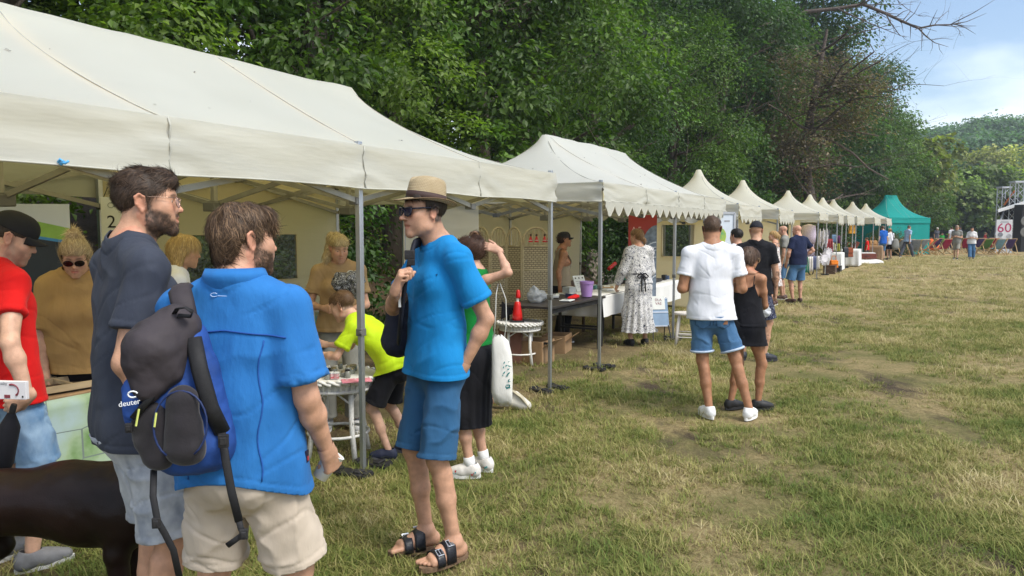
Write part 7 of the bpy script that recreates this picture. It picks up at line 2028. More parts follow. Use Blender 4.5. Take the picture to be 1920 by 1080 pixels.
mb=MB();mb.tube([(0.015+0.030*math.cos(a),-0.0115,0.0+0.026*math.sin(a))for a in np.linspace(-0.9,1.9,9)],[0.005,0.004,0.003,0.003,0.003,0.003,0.004,0.005,0.004],5);mb.build('print',mp_,r)
mb=MB();mb.box((-0.008,-0.0115,-0.026),(0.026,0.002,0.014));mb.build('print',mp_,r)
mb=MB();mb.box((0.063,-0.0115,-0.026),(0.006,0.002,0.008));mb.build('print',M_ink,r)
text('print_text','Maluchy',0.018,pmat('print_grey',(0.35,0.35,0.37),0.6),r,Matrix.Translation((-0.035,-0.011,0.030))@Matrix.Rotation(math.pi/2,4,'X'))
r=thing('umbrella','folded black umbrella hanging from the hand of the man in red','umbrella',at(14,800,3.28))
mb=MB();mb.tube([(0.02,0,0.06),(0.01,0,0.0),(-0.03,0.02,-0.16),(-0.05,0.03,-0.24)],[0.016,0.042,0.034,0.012],10);mb.build('folded_cloth',C_black,r,smooth=True)
mb=MB();mb.tube([(0.02,0,0.05),(0.03,0,0.085),(0.035,0,0.10)],[0.012,0.014,0.012],8);mb.build('handle',M_blk,r)
pw=Matrix.Rotation(-math.radians(5),3,'Z')@Vector(man2.wr[1]+man2.hd[1]['d']*0.085+man2.hd[1]['n']*0.03)+Vector((-0.895,2.48,0))
r=thing('paper_cup','white paper cup held in the hand of the man in blue','cup',pw,0.3)
mb=MB();mb.lathe([(0.026,-0.05),(0.036,0.045),(0.038,0.047),(0.036,0.049),(0.034,0.045),(0.024,-0.046)],20,(0,0,0),rotm('Y',35));mb.build('cup',M_paper,r,smooth=True)
r=thing('cloth_bundle','black and white crumpled cloth in the arms of the young woman','cloth',at(651,530,5.86))
mz=floral('black_white_pattern',(0.035,0.035,0.04),((0.40,0.40,0.40),(0.55,0.55,0.55)),60)
sdf_obj('bundle',[Prim((-0.06,0,0.02),(0.08,0,0.03),0.055,0.06,0.03),Prim((-0.04,0,-0.02),(-0.03,0,-0.12),0.05,0.04,0.03),Prim((0.06,0,-0.02),(0.08,0,-0.10),0.05,0.035,0.03)],mz,r,0.007,0.018,3,fs=(28,28,28))
r=thing('tote_bag','white cloth tote bag with a teal print hanging from the shoulder of the girl','bag',at(940,690,4.86),0.05)
k=4.86/FPX;P=lambda u,v,y=0.0:Vector(((u-940)*k,y,(690-v)*k))
V=[];sec=[(628,932,8,.012),(640,938,16,.022),(665,941,19,.032),(700,942,20,.042),(735,941,20,.048),(752,943,18,.042),(759,946,10,.02)]
n=18
for(v_,cx,hw,dp)in sec:
 for q in range(n):
  a=2*math.pi*q/n;V.append(P(cx+hw*math.copysign(abs(math.cos(a))**0.6,math.cos(a)),v_+3*math.sin(q*2.1),dp*math.copysign(abs(math.sin(a))**0.8,math.sin(a))))
mb=MB();mb.add(V,[(i*n+q,i*n+(q+1)%n,(i+1)*n+(q+1)%n,(i+1)*n+q)for i in range(len(sec)-1)for q in range(n)]+[tuple((len(sec)-1)*n+q for q in range(n))])
mb.build('bag',cloth_mat('calico',(0.66,0.65,0.61),b=0.5,bs=20),r,smooth=True)
mh=MB();mh.tube([P(926,630,-0.01),P(929,590,-0.02),P(930,550,-0.03),P(934,530,0.0)],0.007,6,flat=0.5);mh.build('handle',MATS['calico'],r,smooth=True)
mh=MB();mh.tube([P(946,634,0.01),P(950,600,0.02),P(949,560,0.03),P(938,530,0.02)],0.007,6,flat=0.5);mh.build('handle',MATS['calico'],r,smooth=True)
rng=np.random.default_rng(12);mt_=pmat('teal_print',(0.01,0.20,0.20),0.7)
mb=MB()
for q in range(26):
 u,v_=951+rng.normal(0,4),rng.uniform(672,728);c=P(u,v_,-0.05-0.001*q);a=rng.uniform(0,3.1);w=rng.uniform(0.006,0.013)
 c.y=-0.047
 mb.add([c+Vector((w*math.cos(a),0,w*math.sin(a))),c+Vector((-w*.4*math.sin(a),0,w*.4*math.cos(a))),c-Vector((w*math.cos(a),0,w*math.sin(a))),c+Vector((w*.4*math.sin(a),0,-w*.4*math.cos(a)))],[(0,1,2,3)])
o=mb.build('leaf_print',mt_,r);o['kind']='stuff'
def kneel_shoe():
 g=ground(962,757)
 r=kneel.root;inv=Matrix.Rotation(math.radians(-85),3,'Z')
 def Lc(p):return inv.to_4x4()@Matrix.Identity(4)@(Vector(p)-Vector(r.location))
 q=lambda u,v,d:nv(to_local(r.location.x,r.location.y,-85,at(u,v,d)))
 sdf_obj('shin',[Prim(q(905,740,6.95),q(945,752,6.90),0.050,0.040,0.02)],M_skinp,r,0.009)
 sdf_obj('sock',[Prim(q(940,753,6.90),q(958,752,6.88),0.045,0.050,0.02)],MATS['sock_747474']if 'sock_747474' in MATS else C_white,r,0.008)
 o=sdf_obj('sneaker',[Prim(q(958,752,6.88),q(985,762,6.86),0.052,0.044,0.02),Prim(q(966,742,6.88),q(988,760,6.86),0.045,0.042,0.02)],pmat('sneaker_white',(0.52,0.50,0.45),0.6,bump=0.2),r,0.008)
 mb=MB();mb.tube([Vector(q(960,732,6.86)),Vector(q(978,744,6.85)),Vector(q(994,766,6.84))],[0.03,0.048,0.03],10,flat=0.28,up=(0,0,1));mb.build('rubber_sole',pmat('sole_cream',(0.42,0.38,0.28),0.8),o,smooth=True)
M_skinp=pmat('skin_plain',SKIN,0.5,var=0.06)
kneel_shoe()
r=thing('plastic_bag','white plastic bag in the hand of the man in black cap','bag',at(1431,582,9.35))
sdf_obj('bag',[Prim((-0.03,0,0.02),(0.03,0,-0.02),0.085,0.075,0.03,(0,1,0),0.6),Prim((0.03,0,0.06),(0.05,0,0.13),0.035,0.012,0.03)],pmat('white_film',(0.72,0.74,0.78),0.35,trans=0.3,bump=0.5,bscale=40),r,0.009,0.010,2,fs=(20,20,20))
r=thing('shoulder_bag','grey shoulder bag carried by the woman beside the man in royal blue','bag',at(1679,457,40.2))
sdf_obj('bag',[Prim((0,0,0.12),(0,0,-0.12),0.16,0.2,0.05,(0,1,0),0.6)],C_grey,r,0.03);mb=MB();mb.tube([(-0.1,0,0.2),(-0.15,0,0.5),(-0.2,0.05,0.75)],0.02,6);mb.build('strap',C_dgrey,r)
r=thing('shoulder_bag','dark shoulder bag carried by the blond woman in the flowered dress','bag',at(1452,533,15.8));sdf_obj('bag',[Prim((0,0,0.05),(0,0,-0.07),0.11,0.13,0.03,(1,0,0),0.6)],C_black,r,0.015);mb=MB();mb.tube([(0.0,0,0.15),(0.01,0,0.4),(0.0,0.03,0.62)],0.01,6);mb.build('strap',C_black,r)
# furniture and goods under the tents
RW=Matrix.Rotation(ROWZ,3,'Z')
M_dkwood=pmat('dark_table',(0.025,0.021,0.020),0.5,var=0.3,scale=10);M_wood=pmat('plain_wood',(0.32,0.20,0.105),0.7,scale=5,var=0.25,stretch=(1,8,8),bump=0.3,bscale=30)
M_linen=cloth_mat('white_linen',(0.70,0.70,0.69),b=0.4,bs=12,var=0.03);M_wick=pmat('white_wicker',(0.68,0.67,0.64),0.65,var=0.12,scale=60)
def folding_table(label,c,L_,D_,h=0.74,top=M_dkwood,leg=M_blk,group='trestle tables under the tents',rot=0.0):
 r=thing('table',label,'table',c,ROWZ+rot,group)
 mb=MB();mb.box((0,0,h-0.015),(L_,D_,0.03));mb.build('tabletop',top,r,bevel=0.004)
 for sx in(-1,1):
  for sy in(-1,1):
   mb=MB();mb.bar((sx*(L_/2-0.10),sy*(D_/2-0.06),0),(sx*(L_/2-0.10),sy*(D_/2-0.06),h-0.03),0.035);mb.build('leg',leg,r)
  mb=MB();mb.bar((sx*(L_/2-0.10),-D_/2+0.07,0.28),(sx*(L_/2-0.10),D_/2-0.07,0.28),0.025);mb.build('crossbar',leg,r)
 for sy in(-1,1):
  mb=MB();mb.bar((-L_/2+0.10,sy*(D_/2-0.06),h-0.07),(L_/2-0.10,sy*(D_/2-0.06),h-0.07),0.03,0.05);mb.build('apron',leg,r)
 return r
def drape(name,label,c,L_,D_,h,drop,mat,group=None,seed=0,front_only=False,cat='tablecloth',rot=0.0):
 r=thing(name,label,cat,c,ROWZ+rot,group)
 def fn(u,v):
  s_=(u-0.5)*(L_+0.01);tot=D_+2*drop
  t=v*tot
  if t<drop:y,z=-D_/2-0.006-0.03*(1-t/drop)*(0.5+0.5*math.sin(u*17+seed)),h+0.006-(drop-t)
  elif t<drop+D_:y,z=-D_/2+(t-drop),h+0.006
  else:y,z=D_/2+0.006+0.02*math.sin(u*15),h+0.006-(t-drop-D_)
  return Vector((s_,y,z+0.0015*math.sin(u*40)))
 mb=MB();mb.sheet(fn,40,24)
 mb.build('cloth',mat,r,smooth=False,solid=0.002)
 for sx in(-1,1):
  mb=MB();mb.sheet(lambda u,v:Vector((sx*(L_/2+0.008+0.02*v*math.sin(u*14+seed)),(u-0.5)*D_,h+0.004-v*drop)),20,8);mb.build('side_drop',mat,r,smooth=True,solid=0.002)
 return r
folding_table('long table behind the man in red with a painted map hanging in front',Q(-4.75,1.18),2.0,0.72,0.74,M_wood)
def map_mat():
 m,t,b=nodes_of('painted_map');N=t.nodes.new;K=t.links.new
 tcn=N('ShaderNodeTexCoord')
 n0=N('ShaderNodeTexNoise');n0.inputs['Scale'].default_value=2.6;n0.inputs['Detail'].default_value=5;K(tcn.outputs['Object'],n0.inputs['Vector'])
 r=N('ShaderNodeValToRGB');e=r.color_ramp.elements;e[0].position=0.40;e[0].color=(0.38,0.50,0.50,1);e[1].position=0.62;e[1].color=(0.10,0.22,0.04,1);q=e.new(0.52);q.color=(0.33,0.44,0.28,1)
 K(n0.outputs['Fac'],r.inputs['Fac'])
 v=N('ShaderNodeTexVoronoi');v.feature='DISTANCE_TO_EDGE';v.inputs['Scale'].default_value=3.2;K(tcn.outputs['Object'],v.inputs['Vector'])
 lt=N('ShaderNodeMath');lt.operation='LESS_THAN';lt.inputs[1].default_value=0.009;K(v.outputs['Distance'],lt.inputs[0])
 x=N('ShaderNodeMix');x.data_type='RGBA';x.inputs[7].default_value=(0.16,0.20,0.19,1);K(lt.outputs['Value'],x.inputs['Factor']);K(r.outputs['Color'],x.inputs[6])
 K(x.outputs[2],b.inputs['Base Color']);b.inputs['Roughness'].default_value=0.55;return m
r=thing('map_banner','pale green painted map hanging over the front of the wooden tray table','map',Q(-4.55,0.79),ROWZ)
mb=MB();mb.sheet(lambda u,v:Vector(((u-0.5)*1.5,-0.012*math.sin(u*9)*v-0.015*v,0.735-0.47*v)),24,8);mb.build('sheet',map_mat(),r,smooth=True,solid=0.002)
M_tray=pmat('pale_plywood',(0.42,0.32,0.19),0.7,scale=4,var=0.2,stretch=(1,6,6));M_brn=pmat('brown_board',(0.085,0.048,0.030),0.7,var=0.3,scale=12)
def tray(label,s_,w_,L_,D_,rot,slats,z=0.75):
 r=thing('wooden_tray',label,'tray',Q(s_,w_,z),ROWZ+rot,'wooden trays on the table in the first tent')
 mb=MB();mb.box((0,0,0.004),(L_,D_,0.006));mb.build('bottom',M_brn,r)
 for a,b in(((-L_/2,-D_/2),(L_/2,-D_/2)),((L_/2,-D_/2),(L_/2,D_/2)),((L_/2,D_/2),(-L_/2,D_/2)),((-L_/2,D_/2),(-L_/2,-D_/2))):
  mb=MB();mb.bar((a[0],a[1],0.022),(b[0],b[1],0.022),0.012,0.036);mb.build('side',M_tray,r)
 for k in range(slats):
  x=-L_/2+L_*(k+1)/(slats+1);mb=MB();mb.bar((x,-D_/2,0.028),(x,D_/2,0.028),0.010,0.02);mb.build('slat',M_tray,r)
tray('divided pale wooden tray nearest the blond woman',-4.30,1.30,0.50,0.30,0.15,3);tray('shallow wooden tray at the front edge of the map table',-4.35,0.98,0.52,0.24,-0.1,1)
tray('long brown tray at the right end of the map table',-3.98,1.20,0.30,0.40,0.3,2);tray('wooden tray beside the man in red',-4.95,1.1,0.45,0.35,0.0,2)
for i,(s_,w_,ro)in enumerate(((-4.12,1.0,0.5),(-4.22,0.92,0.2),(-4.05,0.90,-0.2))):
 r=thing('wooden_strip',('thin wooden strip lying slanted on the map table','thin wooden strip lying parallel to the map table edge','short wooden strip at the corner of the map table')[i],'wood strip',Q(s_,w_,0.752),ROWZ+ro,'wood strips on the map table');mb=MB();mb.box((0,0,0.008),(0.34-0.06*i,0.025,0.014));mb.build('strip',M_tray,r,bevel=0.002)
def banner_board():
 d=5.35;o=at(20,560,d)
 r=thing('roll_up_banner','white banner with a green wave and a dark foot behind the blond woman','banner',(o.x,o.y,0),math.radians(6))
 W_,H_=1.25,1.80;xr=(131-20)/FPX*d
 x0,x1=xr-W_,xr
 mb=MB();mb.box(((x0+x1)/2,0.006,H_/2+0.02),(W_,0.006,H_));mb.build('panel',pmat('banner_white',(0.56,0.62,0.76),0.45,var=0.05,scale=1.5),r)
 zt=lambda v:CAMH+(HOR-v)/FPX*d*1.0
 c1=lambda u:zt(np.interp(u,[0,0.55,0.8,1],[398,402,413,428]));c2=lambda u:zt(np.interp(u,[0,0.5,0.75,1],[424,428,438,452]))
 def band(lo,hi,y,nm,m):
  mb=MB();mb.sheet(lambda u,v:Vector((x0+(x1-x0)*u,y,lo(u)+(hi(u)-lo(u))*v)),24,1);mb.build(nm,m,r)
 band(c2,c1,-0.003,'green_wave',pmat('banner_green',(0.26,0.47,0.09),0.45));band(lambda u:0.03,c2,-0.003,'dark_field',pmat('banner_slate',(0.018,0.025,0.035),0.45))
 band(lambda u:c2(u)-0.02+0.10*max(0,0.35-u),lambda u:c2(u)+0.07*max(0,0.45-u),-0.005,'blue_wave',pmat('banner_blue',(0.05,0.25,0.6),0.45))
 mb=MB();mb.box(((x0+x1)/2,0.02,0.03),(W_,0.16,0.06));mb.build('base',M_alu,r,bevel=0.01)
banner_board()
folding_table('dark table behind the boy with a picture board and leaflets',at(655,428,6.55).xy.to_3d(),1.5,0.62,0.74,M_dkwood,rot=-0.25)
tb=at(655,428,6.55)
def photo_mat():
 m,t,b=nodes_of('photo_collage');N=t.nodes.new;K=t.links.new
 tcn=N('ShaderNodeTexCoord');v=N('ShaderNodeTexVoronoi');v.distance='CHEBYCHEV';v.inputs['Scale'].default_value=24;K(tcn.outputs['Object'],v.inputs['Vector'])
 hs=N('ShaderNodeHueSaturation');hs.inputs['Saturation'].default_value=0.75;hs.inputs['Value'].default_value=0.55;K(v.outputs['Color'],hs.inputs['Color']);K(hs.outputs['Color'],b.inputs['Base Color']);b.inputs['Roughness'].default_value=0.3;return m
r=thing('picture_board','upright white board with a colourful photo collage on the dark table','picture',at(608,628,6.15),math.radians(8))
mb=MB();mb.box((0,0,0.10),(0.165,0.006,0.20));mb.build('board',M_paper,r);mb=MB();mb.box((0,-0.006,0.105),(0.138,0.004,0.165));mb.build('collage',photo_mat(),r)
mb=MB();mb.box((0.012,-0.0095,0.055),(0.060,0.003,0.010));mb.build('caption',M_paper,r);mb=MB();mb.box((0.012,-0.0095,0.038),(0.048,0.003,0.018));mb.build('caption',pmat('print_scarlet',(0.55,0.03,0.03),0.5),r)
rng=np.random.default_rng(9)
leaf_cols=[M_paper,M_paper,pmat('leaflet_grey',(0.30,0.32,0.34),0.5),pmat('leaflet_cream',(0.62,0.56,0.42),0.5),M_ink]
for k in range(22):
 u,v_=rng.uniform(596,740),rng.uniform(629,642);p_=at(u,v_,6.15+(642-v_)*0.035)
 mb=MB();mb.box((0,0,0.002),(0.10,0.07,0.003));o=mb.build('leaflet',leaf_cols[int(rng.integers(0,5))],None);o.location=(p_.x,p_.y,0.742+0.004*(k%4));o.rotation_euler=(0,0,rng.uniform(0,3.1));tag(o,'leaflet lying on the dark table behind the boy','leaflet','leaflets on the dark table')
def wicker_table(label,c,R_,h):
 r=thing('wicker_table',label,'table',c,0.3,'white wicker tables')
 mb=MB();mb.lathe([(0.002,h-0.022),(R_*0.97,h-0.022),(R_*0.97,h),(0.002,h)],40);mb.build('tabletop',M_wick,r)
 for k in range(30):
  a=k/30*6.283;mb=MB();mb.tube([(R_*math.cos(a+t*0.30),R_*math.sin(a+t*0.30),h-0.012+0.014*math.cos(t*3.1))for t in np.linspace(0,1,4)],0.013,5);mb.build('rim_plait',M_wick,r,smooth=True)
 for k in range(44):
  a=k/44*6.283;mb=MB();mb.bar((R_*0.93*math.cos(a),R_*0.93*math.sin(a),h-0.022),(R_*0.86*math.cos(a),R_*0.86*math.sin(a),h-0.085),0.014);mb.build('skirt_cane',M_wick,r)
 mb=MB();mb.tube([(R_*0.87*math.cos(a),R_*0.87*math.sin(a),h-0.088)for a in np.linspace(0,6.283,30)],0.012,6);mb.build('skirt_ring',M_wick,r,smooth=True);mb=MB();mb.lathe([(R_*0.90,h-0.022),(R_*0.835,h-0.085)],30,cap=False);mb.build('skirt_lining',M_wick,r,smooth=True)
 for k in range(4):
  a=k*math.pi/2+0.4;ca,sa=math.cos(a),math.sin(a)
  mb=MB();mb.tube([(R_*0.66*ca,R_*0.66*sa,h-0.06),(R_*0.66*ca,R_*0.66*sa,h*0.45),(R_*0.80*ca,R_*0.80*sa,0.0)],[0.020,0.018,0.020],8);mb.build('leg',M_wick,r,smooth=True)
  a2=a+math.pi/2
  for aa in(a,a2):
   mb=MB();m_=Vector((R_*0.62*(math.cos(a)+math.cos(a2))/1.6,R_*0.62*(math.sin(a)+math.sin(a2))/1.6,h-0.08));mb.tube([(R_*0.70*math.cos(aa),R_*0.70*math.sin(aa),h*0.42),Vector((R_*0.66*math.cos(aa),R_*0.66*math.sin(aa),h*0.68)),m_],0.008,6);mb.build('bow_cane',M_wick,r,smooth=True)
 mb=MB();mb.tube([(R_*0.72*math.cos(a),R_*0.72*math.sin(a),h*0.30)for a in np.linspace(0,6.283,28)],0.011,6);mb.build('stretcher_ring',M_wick,r,smooth=True)
 return r
g=at(628,428,5.45);wicker_table('white wicker table in front of the boy covered with small jars',(g.x,g.y,0),0.30,0.60)
g2=at(975,428,9.1);wicker_table('white wicker table by the woven screen with a red bottle on it',(g2.x,g2.y,0),0.275,0.53)
M_glass=pmat('jar_glass',(0.22,0.23,0.20),0.15,spec=0.7);M_lidj=pmat('tin_lid',(0.45,0.40,0.25),0.35,0.8)
jl=['small glass jar among many on the wicker table']
for k in range(16):
 a=rng.uniform(0,6.283);q=0.23*math.sqrt(rng.uniform(0,1));h_=rng.uniform(0.03,0.055);R_=rng.uniform(0.018,0.026)
 r=thing('jar','small glass jar among many on the wicker table','jar',(g.x+q*math.cos(a),g.y+q*math.sin(a),0.601),rng.uniform(0,3),'small jars on the wicker table')
 mb=MB();mb.lathe([(R_*0.9,0),(R_,0.006),(R_,h_-0.01),(R_*0.7,h_)],12);mb.build('glass',M_glass,r,smooth=True);mb=MB();mb.lathe([(R_*0.8,h_-0.006),(R_*0.8,h_+0.008)],12);mb.build('lid',M_lidj if k%3 else M_ink,r)
mb=MB();mb.box((0,0,0.004),(0.20,0.12,0.006));o=mb.build('pink_card',pmat('pink_paper',(0.62,0.22,0.28),0.6),None);o.location=at(668,699,5.18).xy.to_3d()+Vector((0,0,0.603));o.rotation_euler=(0,0,0.3);tag(o,'pink card at the front of the wicker table with jars','card')
for k,(u,v_)in enumerate(((608,690),(617,694),(626,686))):
 r=thing('wrapped_sweet','red and white wrapped bundle at the left rim of the wicker table','sweets',at(u,428,5.25).xy.to_3d()+Vector((0,0,0.602)),k*0.7,'wrapped bundles on the wicker table')
 mb=MB();mb.box((0,0,0.022),(0.030,0.030,0.042));mb.build('wrapper',pmat('red_white_stripe',(0.45,0.03,0.05),0.4,col2=(0.7,0.65,0.65),scale=90,stretch=(0.2,0.2,1)),r,bevel=0.005)
 mb=MB();mb.box((0,0,0.046),(0.034,0.034,0.008));mb.build('cap',M_paper,r)
M_redp=pmat('red_lacquer',(0.55,0.012,0.010),0.3);r=thing('red_bottle','shiny red tapered bottle with a pump top on the wicker table by the screen','bottle',(g2.x-0.03,g2.y-0.02,0.532))
mb=MB();mb.box((0,0,0.012),(0.17,0.14,0.02));mb.build('base',M_blk,r,bevel=0.004);mb=MB();mb.lathe([(0.064,0.022),(0.058,0.10),(0.042,0.20),(0.034,0.235),(0.024,0.245)],14);mb.build('bottle',M_redp,r,smooth=True)
mb=MB();mb.lathe([(0.016,0.245),(0.014,0.29)],10);mb.build('neck',M_paper,r);mb=MB();mb.lathe([(0.028,0.285),(0.030,0.31),(0.022,0.37),(0.016,0.385)],12,(0.008,0,0));mb.build('pump',M_redp,r,smooth=True)
r=thing('black_pennant','small black triangular cloth standing on the wicker table by the screen','cloth',(g2.x-0.18,g2.y+0.05,0.532));mb=MB();mb.add([(-0.04,0,0.02),(0.11,0,0.10),(-0.03,0,0.24),(-0.04,0.02,0.02),(0.11,0.02,0.10),(-0.03,0.02,0.24)],[(0,1,2),(5,4,3),(0,3,4,1),(1,4,5,2),(2,5,3,0)]);mb.build('cloth',C_black,r);mb=MB();mb.tube([(-0.045,0.01,0),(-0.035,0.01,0.26)],0.006,6);mb.build('stick',M_blk,r)
def screen():
 o=at(905,428,10.75);r=thing('folding_screen','cream woven folding screen with arched tops inside the second tent','screen',(o.x,o.y,0),0.0)
 M_can=pmat('cream_cane',(0.52,0.44,0.28),0.7,var=0.12,scale=30)
 def weave():
  m,t,b=nodes_of('cane_weave');N=t.nodes.new;K=t.links.new
  tcn=N('ShaderNodeTexCoord');br=N('ShaderNodeTexBrick');mpn=N('ShaderNodeMapping');mpn.inputs['Rotation'].default_value=(math.pi/2,0,0);K(tcn.outputs['Object'],mpn.inputs['Vector']);K(mpn.outputs['Vector'],br.inputs['Vector'])
  br.inputs['Scale'].default_value=1.0;br.inputs['Brick Width'].default_value=0.055;br.inputs['Row Height'].default_value=0.030;br.inputs['Mortar Size'].default_value=0.0045;br.inputs['Color1'].default_value=(0.54,0.46,0.30,1);br.inputs['Color2'].default_value=(0.47,0.40,0.26,1);br.inputs['Mortar'].default_value=(0.17,0.13,0.07,1)
  K(br.outputs['Color'],b.inputs['Base Color']);b.inputs['Roughness'].default_value=0.7;bp=N('ShaderNodeBump');bp.inputs['Strength'].default_value=0.8;bp.inputs['Distance'].default_value=0.01;bp.invert=True;K(br.outputs['Fac'],bp.inputs['Height']);K(bp.outputs['Normal'],b.inputs['Normal']);return m
 mw=weave();xs=[-0.14,0.10,0.335,0.555,0.945];ys=[0.12,-0.02,0.12,-0.02,0.10];H_=1.66
 for k in range(4):
  a,b=Vector((xs[k],ys[k],0)),Vector((xs[k+1],ys[k+1],0));w=(b-a).length;d=(b-a).normalized();M=Matrix.Rotation(math.atan2(d.y,d.x),4,'Z');M.translation=a
  pa=bpy.data.objects.new('panel',new_mesh('panel',np.zeros((0,3)),[],[mw]));
  mb=MB();nn=12;z0,z1,za=0.36,1.40,H_
  mb.sheet(lambda u,v:Vector((0.015+(w-0.03)*u,0,z0+(z1-z0)*v)),4,8);pa=mb.build('panel',mw,r,solid=0.012);pa.matrix_local=M
  fr=MB();arch=[(0.012,0,0.0),(0.012,0,1.46)]+[(w/2-(w/2-0.012)*math.cos(t),0,1.46+(H_-1.46)*math.sin(t))for t in np.linspace(0.2,math.pi-0.2,9)]+[(w-0.012,0,1.46),(w-0.012,0,0)]
  fr.tube(arch,0.016,8);fr.build('frame',M_can,pa,smooth=True)
  for z in(0.06,0.36,0.72,1.06,1.40):
   mb=MB();mb.tube([(0.012,0,z),(w-0.012,0,z)],0.013,6);mb.build('rail',M_can,pa,smooth=True)
  for q in range(6):
   x=w*(q+0.5)/6;zt=1.46+(H_-1.46)*math.sin(math.acos(max(-1,min(1,(w/2-x)/(w/2-0.01)))));mb=MB();mb.tube([(x,0,1.40),(x,0,zt)],0.009,5);mb.build('spindle',M_can,pa)
   mb=MB();mb.tube([(x,0,0.06),(x,0,0.36)],0.012,5);mb.build('spindle',M_can,pa)
  for q in range(4):
   mb=MB();mb.tube([(0.02,0.008,0.11+q*0.06),(w-0.02,0.008,0.11+q*0.06)],0.011,5);mb.build('lattice_rail',M_can,pa)
 o2=Vector(r.location)
 for k,u in enumerate((995,1006,1021,1029)):
  q=thing('red_doll','red and cream paper doll on the top of the woven screen','doll',at(u,454,10.62),0,'paper dolls on the screen');mb=MB();mb.lathe([(0.032,0.0),(0.030,0.02),(0.010,0.075),(0.012,0.08)],8);mb.build('dress',M_redp,q);mb=MB();mb.lathe([(0.002,0.078),(0.014,0.088),(0.016,0.098),(0.012,0.110),(0.002,0.116)],8);mb.build('head',M_brn,q);mb=MB();mb.lathe([(0.0325,0.022),(0.031,0.030)],8);mb.build('belt',M_paper,q)
screen()
tA=folding_table('black table at the left of the second tent with a purple bucket',Q(1.98,0.92),1.7,0.7,0.73)
tB=folding_table('table in the middle of the second tent under a white cloth',Q(3.72,0.98),1.7,0.7,0.73)
tC=folding_table('table at the right of the second tent with framed pictures',Q(5.55,0.95),1.6,0.7,0.73)
drape('tablecloth','white cloth over the middle table behind the woman in the floral dress',Q(3.70,0.98),1.78,0.72,0.73,0.30,M_linen,'white tablecloths in the second tent',1)
drape('tablecloth','white cloth over the right table beside the man in white',Q(5.55,0.95),1.66,0.72,0.73,0.33,M_linen,'white tablecloths in the second tent',2)
def put(name,label,cat,s_,w_,z=0.74,rot=0.0,group=None):return thing(name,label,cat,Q(s_,w_,z),ROWZ+rot,group)
M_pur=pmat('lilac_plastic',(0.40,0.24,0.55),0.35,var=0.04)
r=put('bucket','lilac plastic bucket on the black table','bucket',2.52,0.72);mb=MB();mb.lathe([(0.070,0),(0.092,0.19),(0.096,0.19),(0.096,0.205),(0.088,0.205),(0.066,0.008)],28);mb.build('pail',M_pur,r,smooth=False)
mb=MB();mb.tube([(0.096*math.cos(a),0.096*math.sin(a),0.175)for a in np.linspace(0,6.283,26)],0.004,5);mb.build('rib',M_pur,r)
r=put('clear_bag','crumpled clear plastic bag on the black table','bag',1.62,0.98);sdf_obj('bag',[Prim((-0.1,0,0.08),(0.08,0,0.05),0.09,0.07,0.04),Prim((-0.12,0,0.12),(-0.14,0,0.18),0.06,0.03,0.04)],pmat('clear_film',(0.55,0.57,0.58),0.2,trans=0.5,bump=0.6,bscale=30),r,0.011,0.02,3,fs=(18,18,18))
r=put('red_purse','red cloth pouch lying on the black table','pouch',2.12,0.74);sdf_obj('pouch',[Prim((-0.12,0,0.02),(0.10,0,0.025),0.035,0.05,0.03,(0,0,1),0.6)],C_red,r,0.010,0.010,1)
r=put('price_stand','white sloping notice board with black marks on the white table','notice',3.30,1.12,0.74,-0.25)
M_t=Matrix.Rotation(math.radians(-22),3,'X');mb=MB();mb.box(M_t@Vector((0,0,0.12)),(0.26,0.012,0.24),M_t);mb.build('board',M_paper,r)
for q,(x_,z_)in enumerate(((-0.08,0.20),(0.0,0.20),(0.08,0.20))):mb=MB();mb.box(M_t@Vector((x_,-0.008,z_)),(0.022,0.003,0.022),M_t);mb.build('mark',M_ink,r)
for q in range(4):mb=MB();mb.box(M_t@Vector((0,-0.008,0.15-0.028*q)),(0.19-0.02*(q%2),0.003,0.006),M_t);mb.build('text_line',pmat('print_grey',(0.35,0.35,0.37),0.6),r)
for k,(s_,w_,sx,sy,sz,m_,lb)in enumerate([(3.55,0.85,0.24,0.17,0.02,M_paper,'white booklet lying at the front of the white table'),(3.75,1.15,0.2,0.15,0.05,pmat('teal_box',(0.08,0.22,0.2),0.5),'dark teal box on the white table'),(3.95,1.0,0.30,0.2,0.02,pmat('kraft_folder',(0.36,0.24,0.12),0.7),'brown folder on the white table'),(2.9,1.15,0.16,0.12,0.08,pmat('light_grey_box',(0.42,0.44,0.45),0.5),'light grey carton at the left end of the white table'),(1.85,0.70,0.2,0.14,0.012,M_paper,'sheet of paper on the black table near the clear bag'),(2.25,1.1,0.26,0.18,0.03,M_paper,'white folded cloth at the back of the black table'),(2.3,0.85,0.12,0.10,0.05,pmat('small_navy_box',(0.03,0.04,0.10),0.5),'small navy carton on the black table')]):
 r=put('booklet' if sz<0.03 else 'small_box',lb,'booklet' if sz<0.03 else 'box',s_,w_,0.741 if s_<2.8 else 0.748,0.3*(k%3)-0.2);mb=MB();mb.box((0,0,sz/2),(sx,sy,sz));mb.build('body',m_,r,bevel=0.003);mb=MB();mb.box((0.01,0,sz+0.002),(sx*0.6,sy*0.5,0.003));mb.build('label',pmat('print_grey',(0.35,0.35,0.37),0.6)if m_ is M_paper else M_paper,r)
M_frg=pmat('green_frame',(0.05,0.25,0.17),0.5);M_frr=pmat('brick_cover',(0.28,0.07,0.05),0.6)
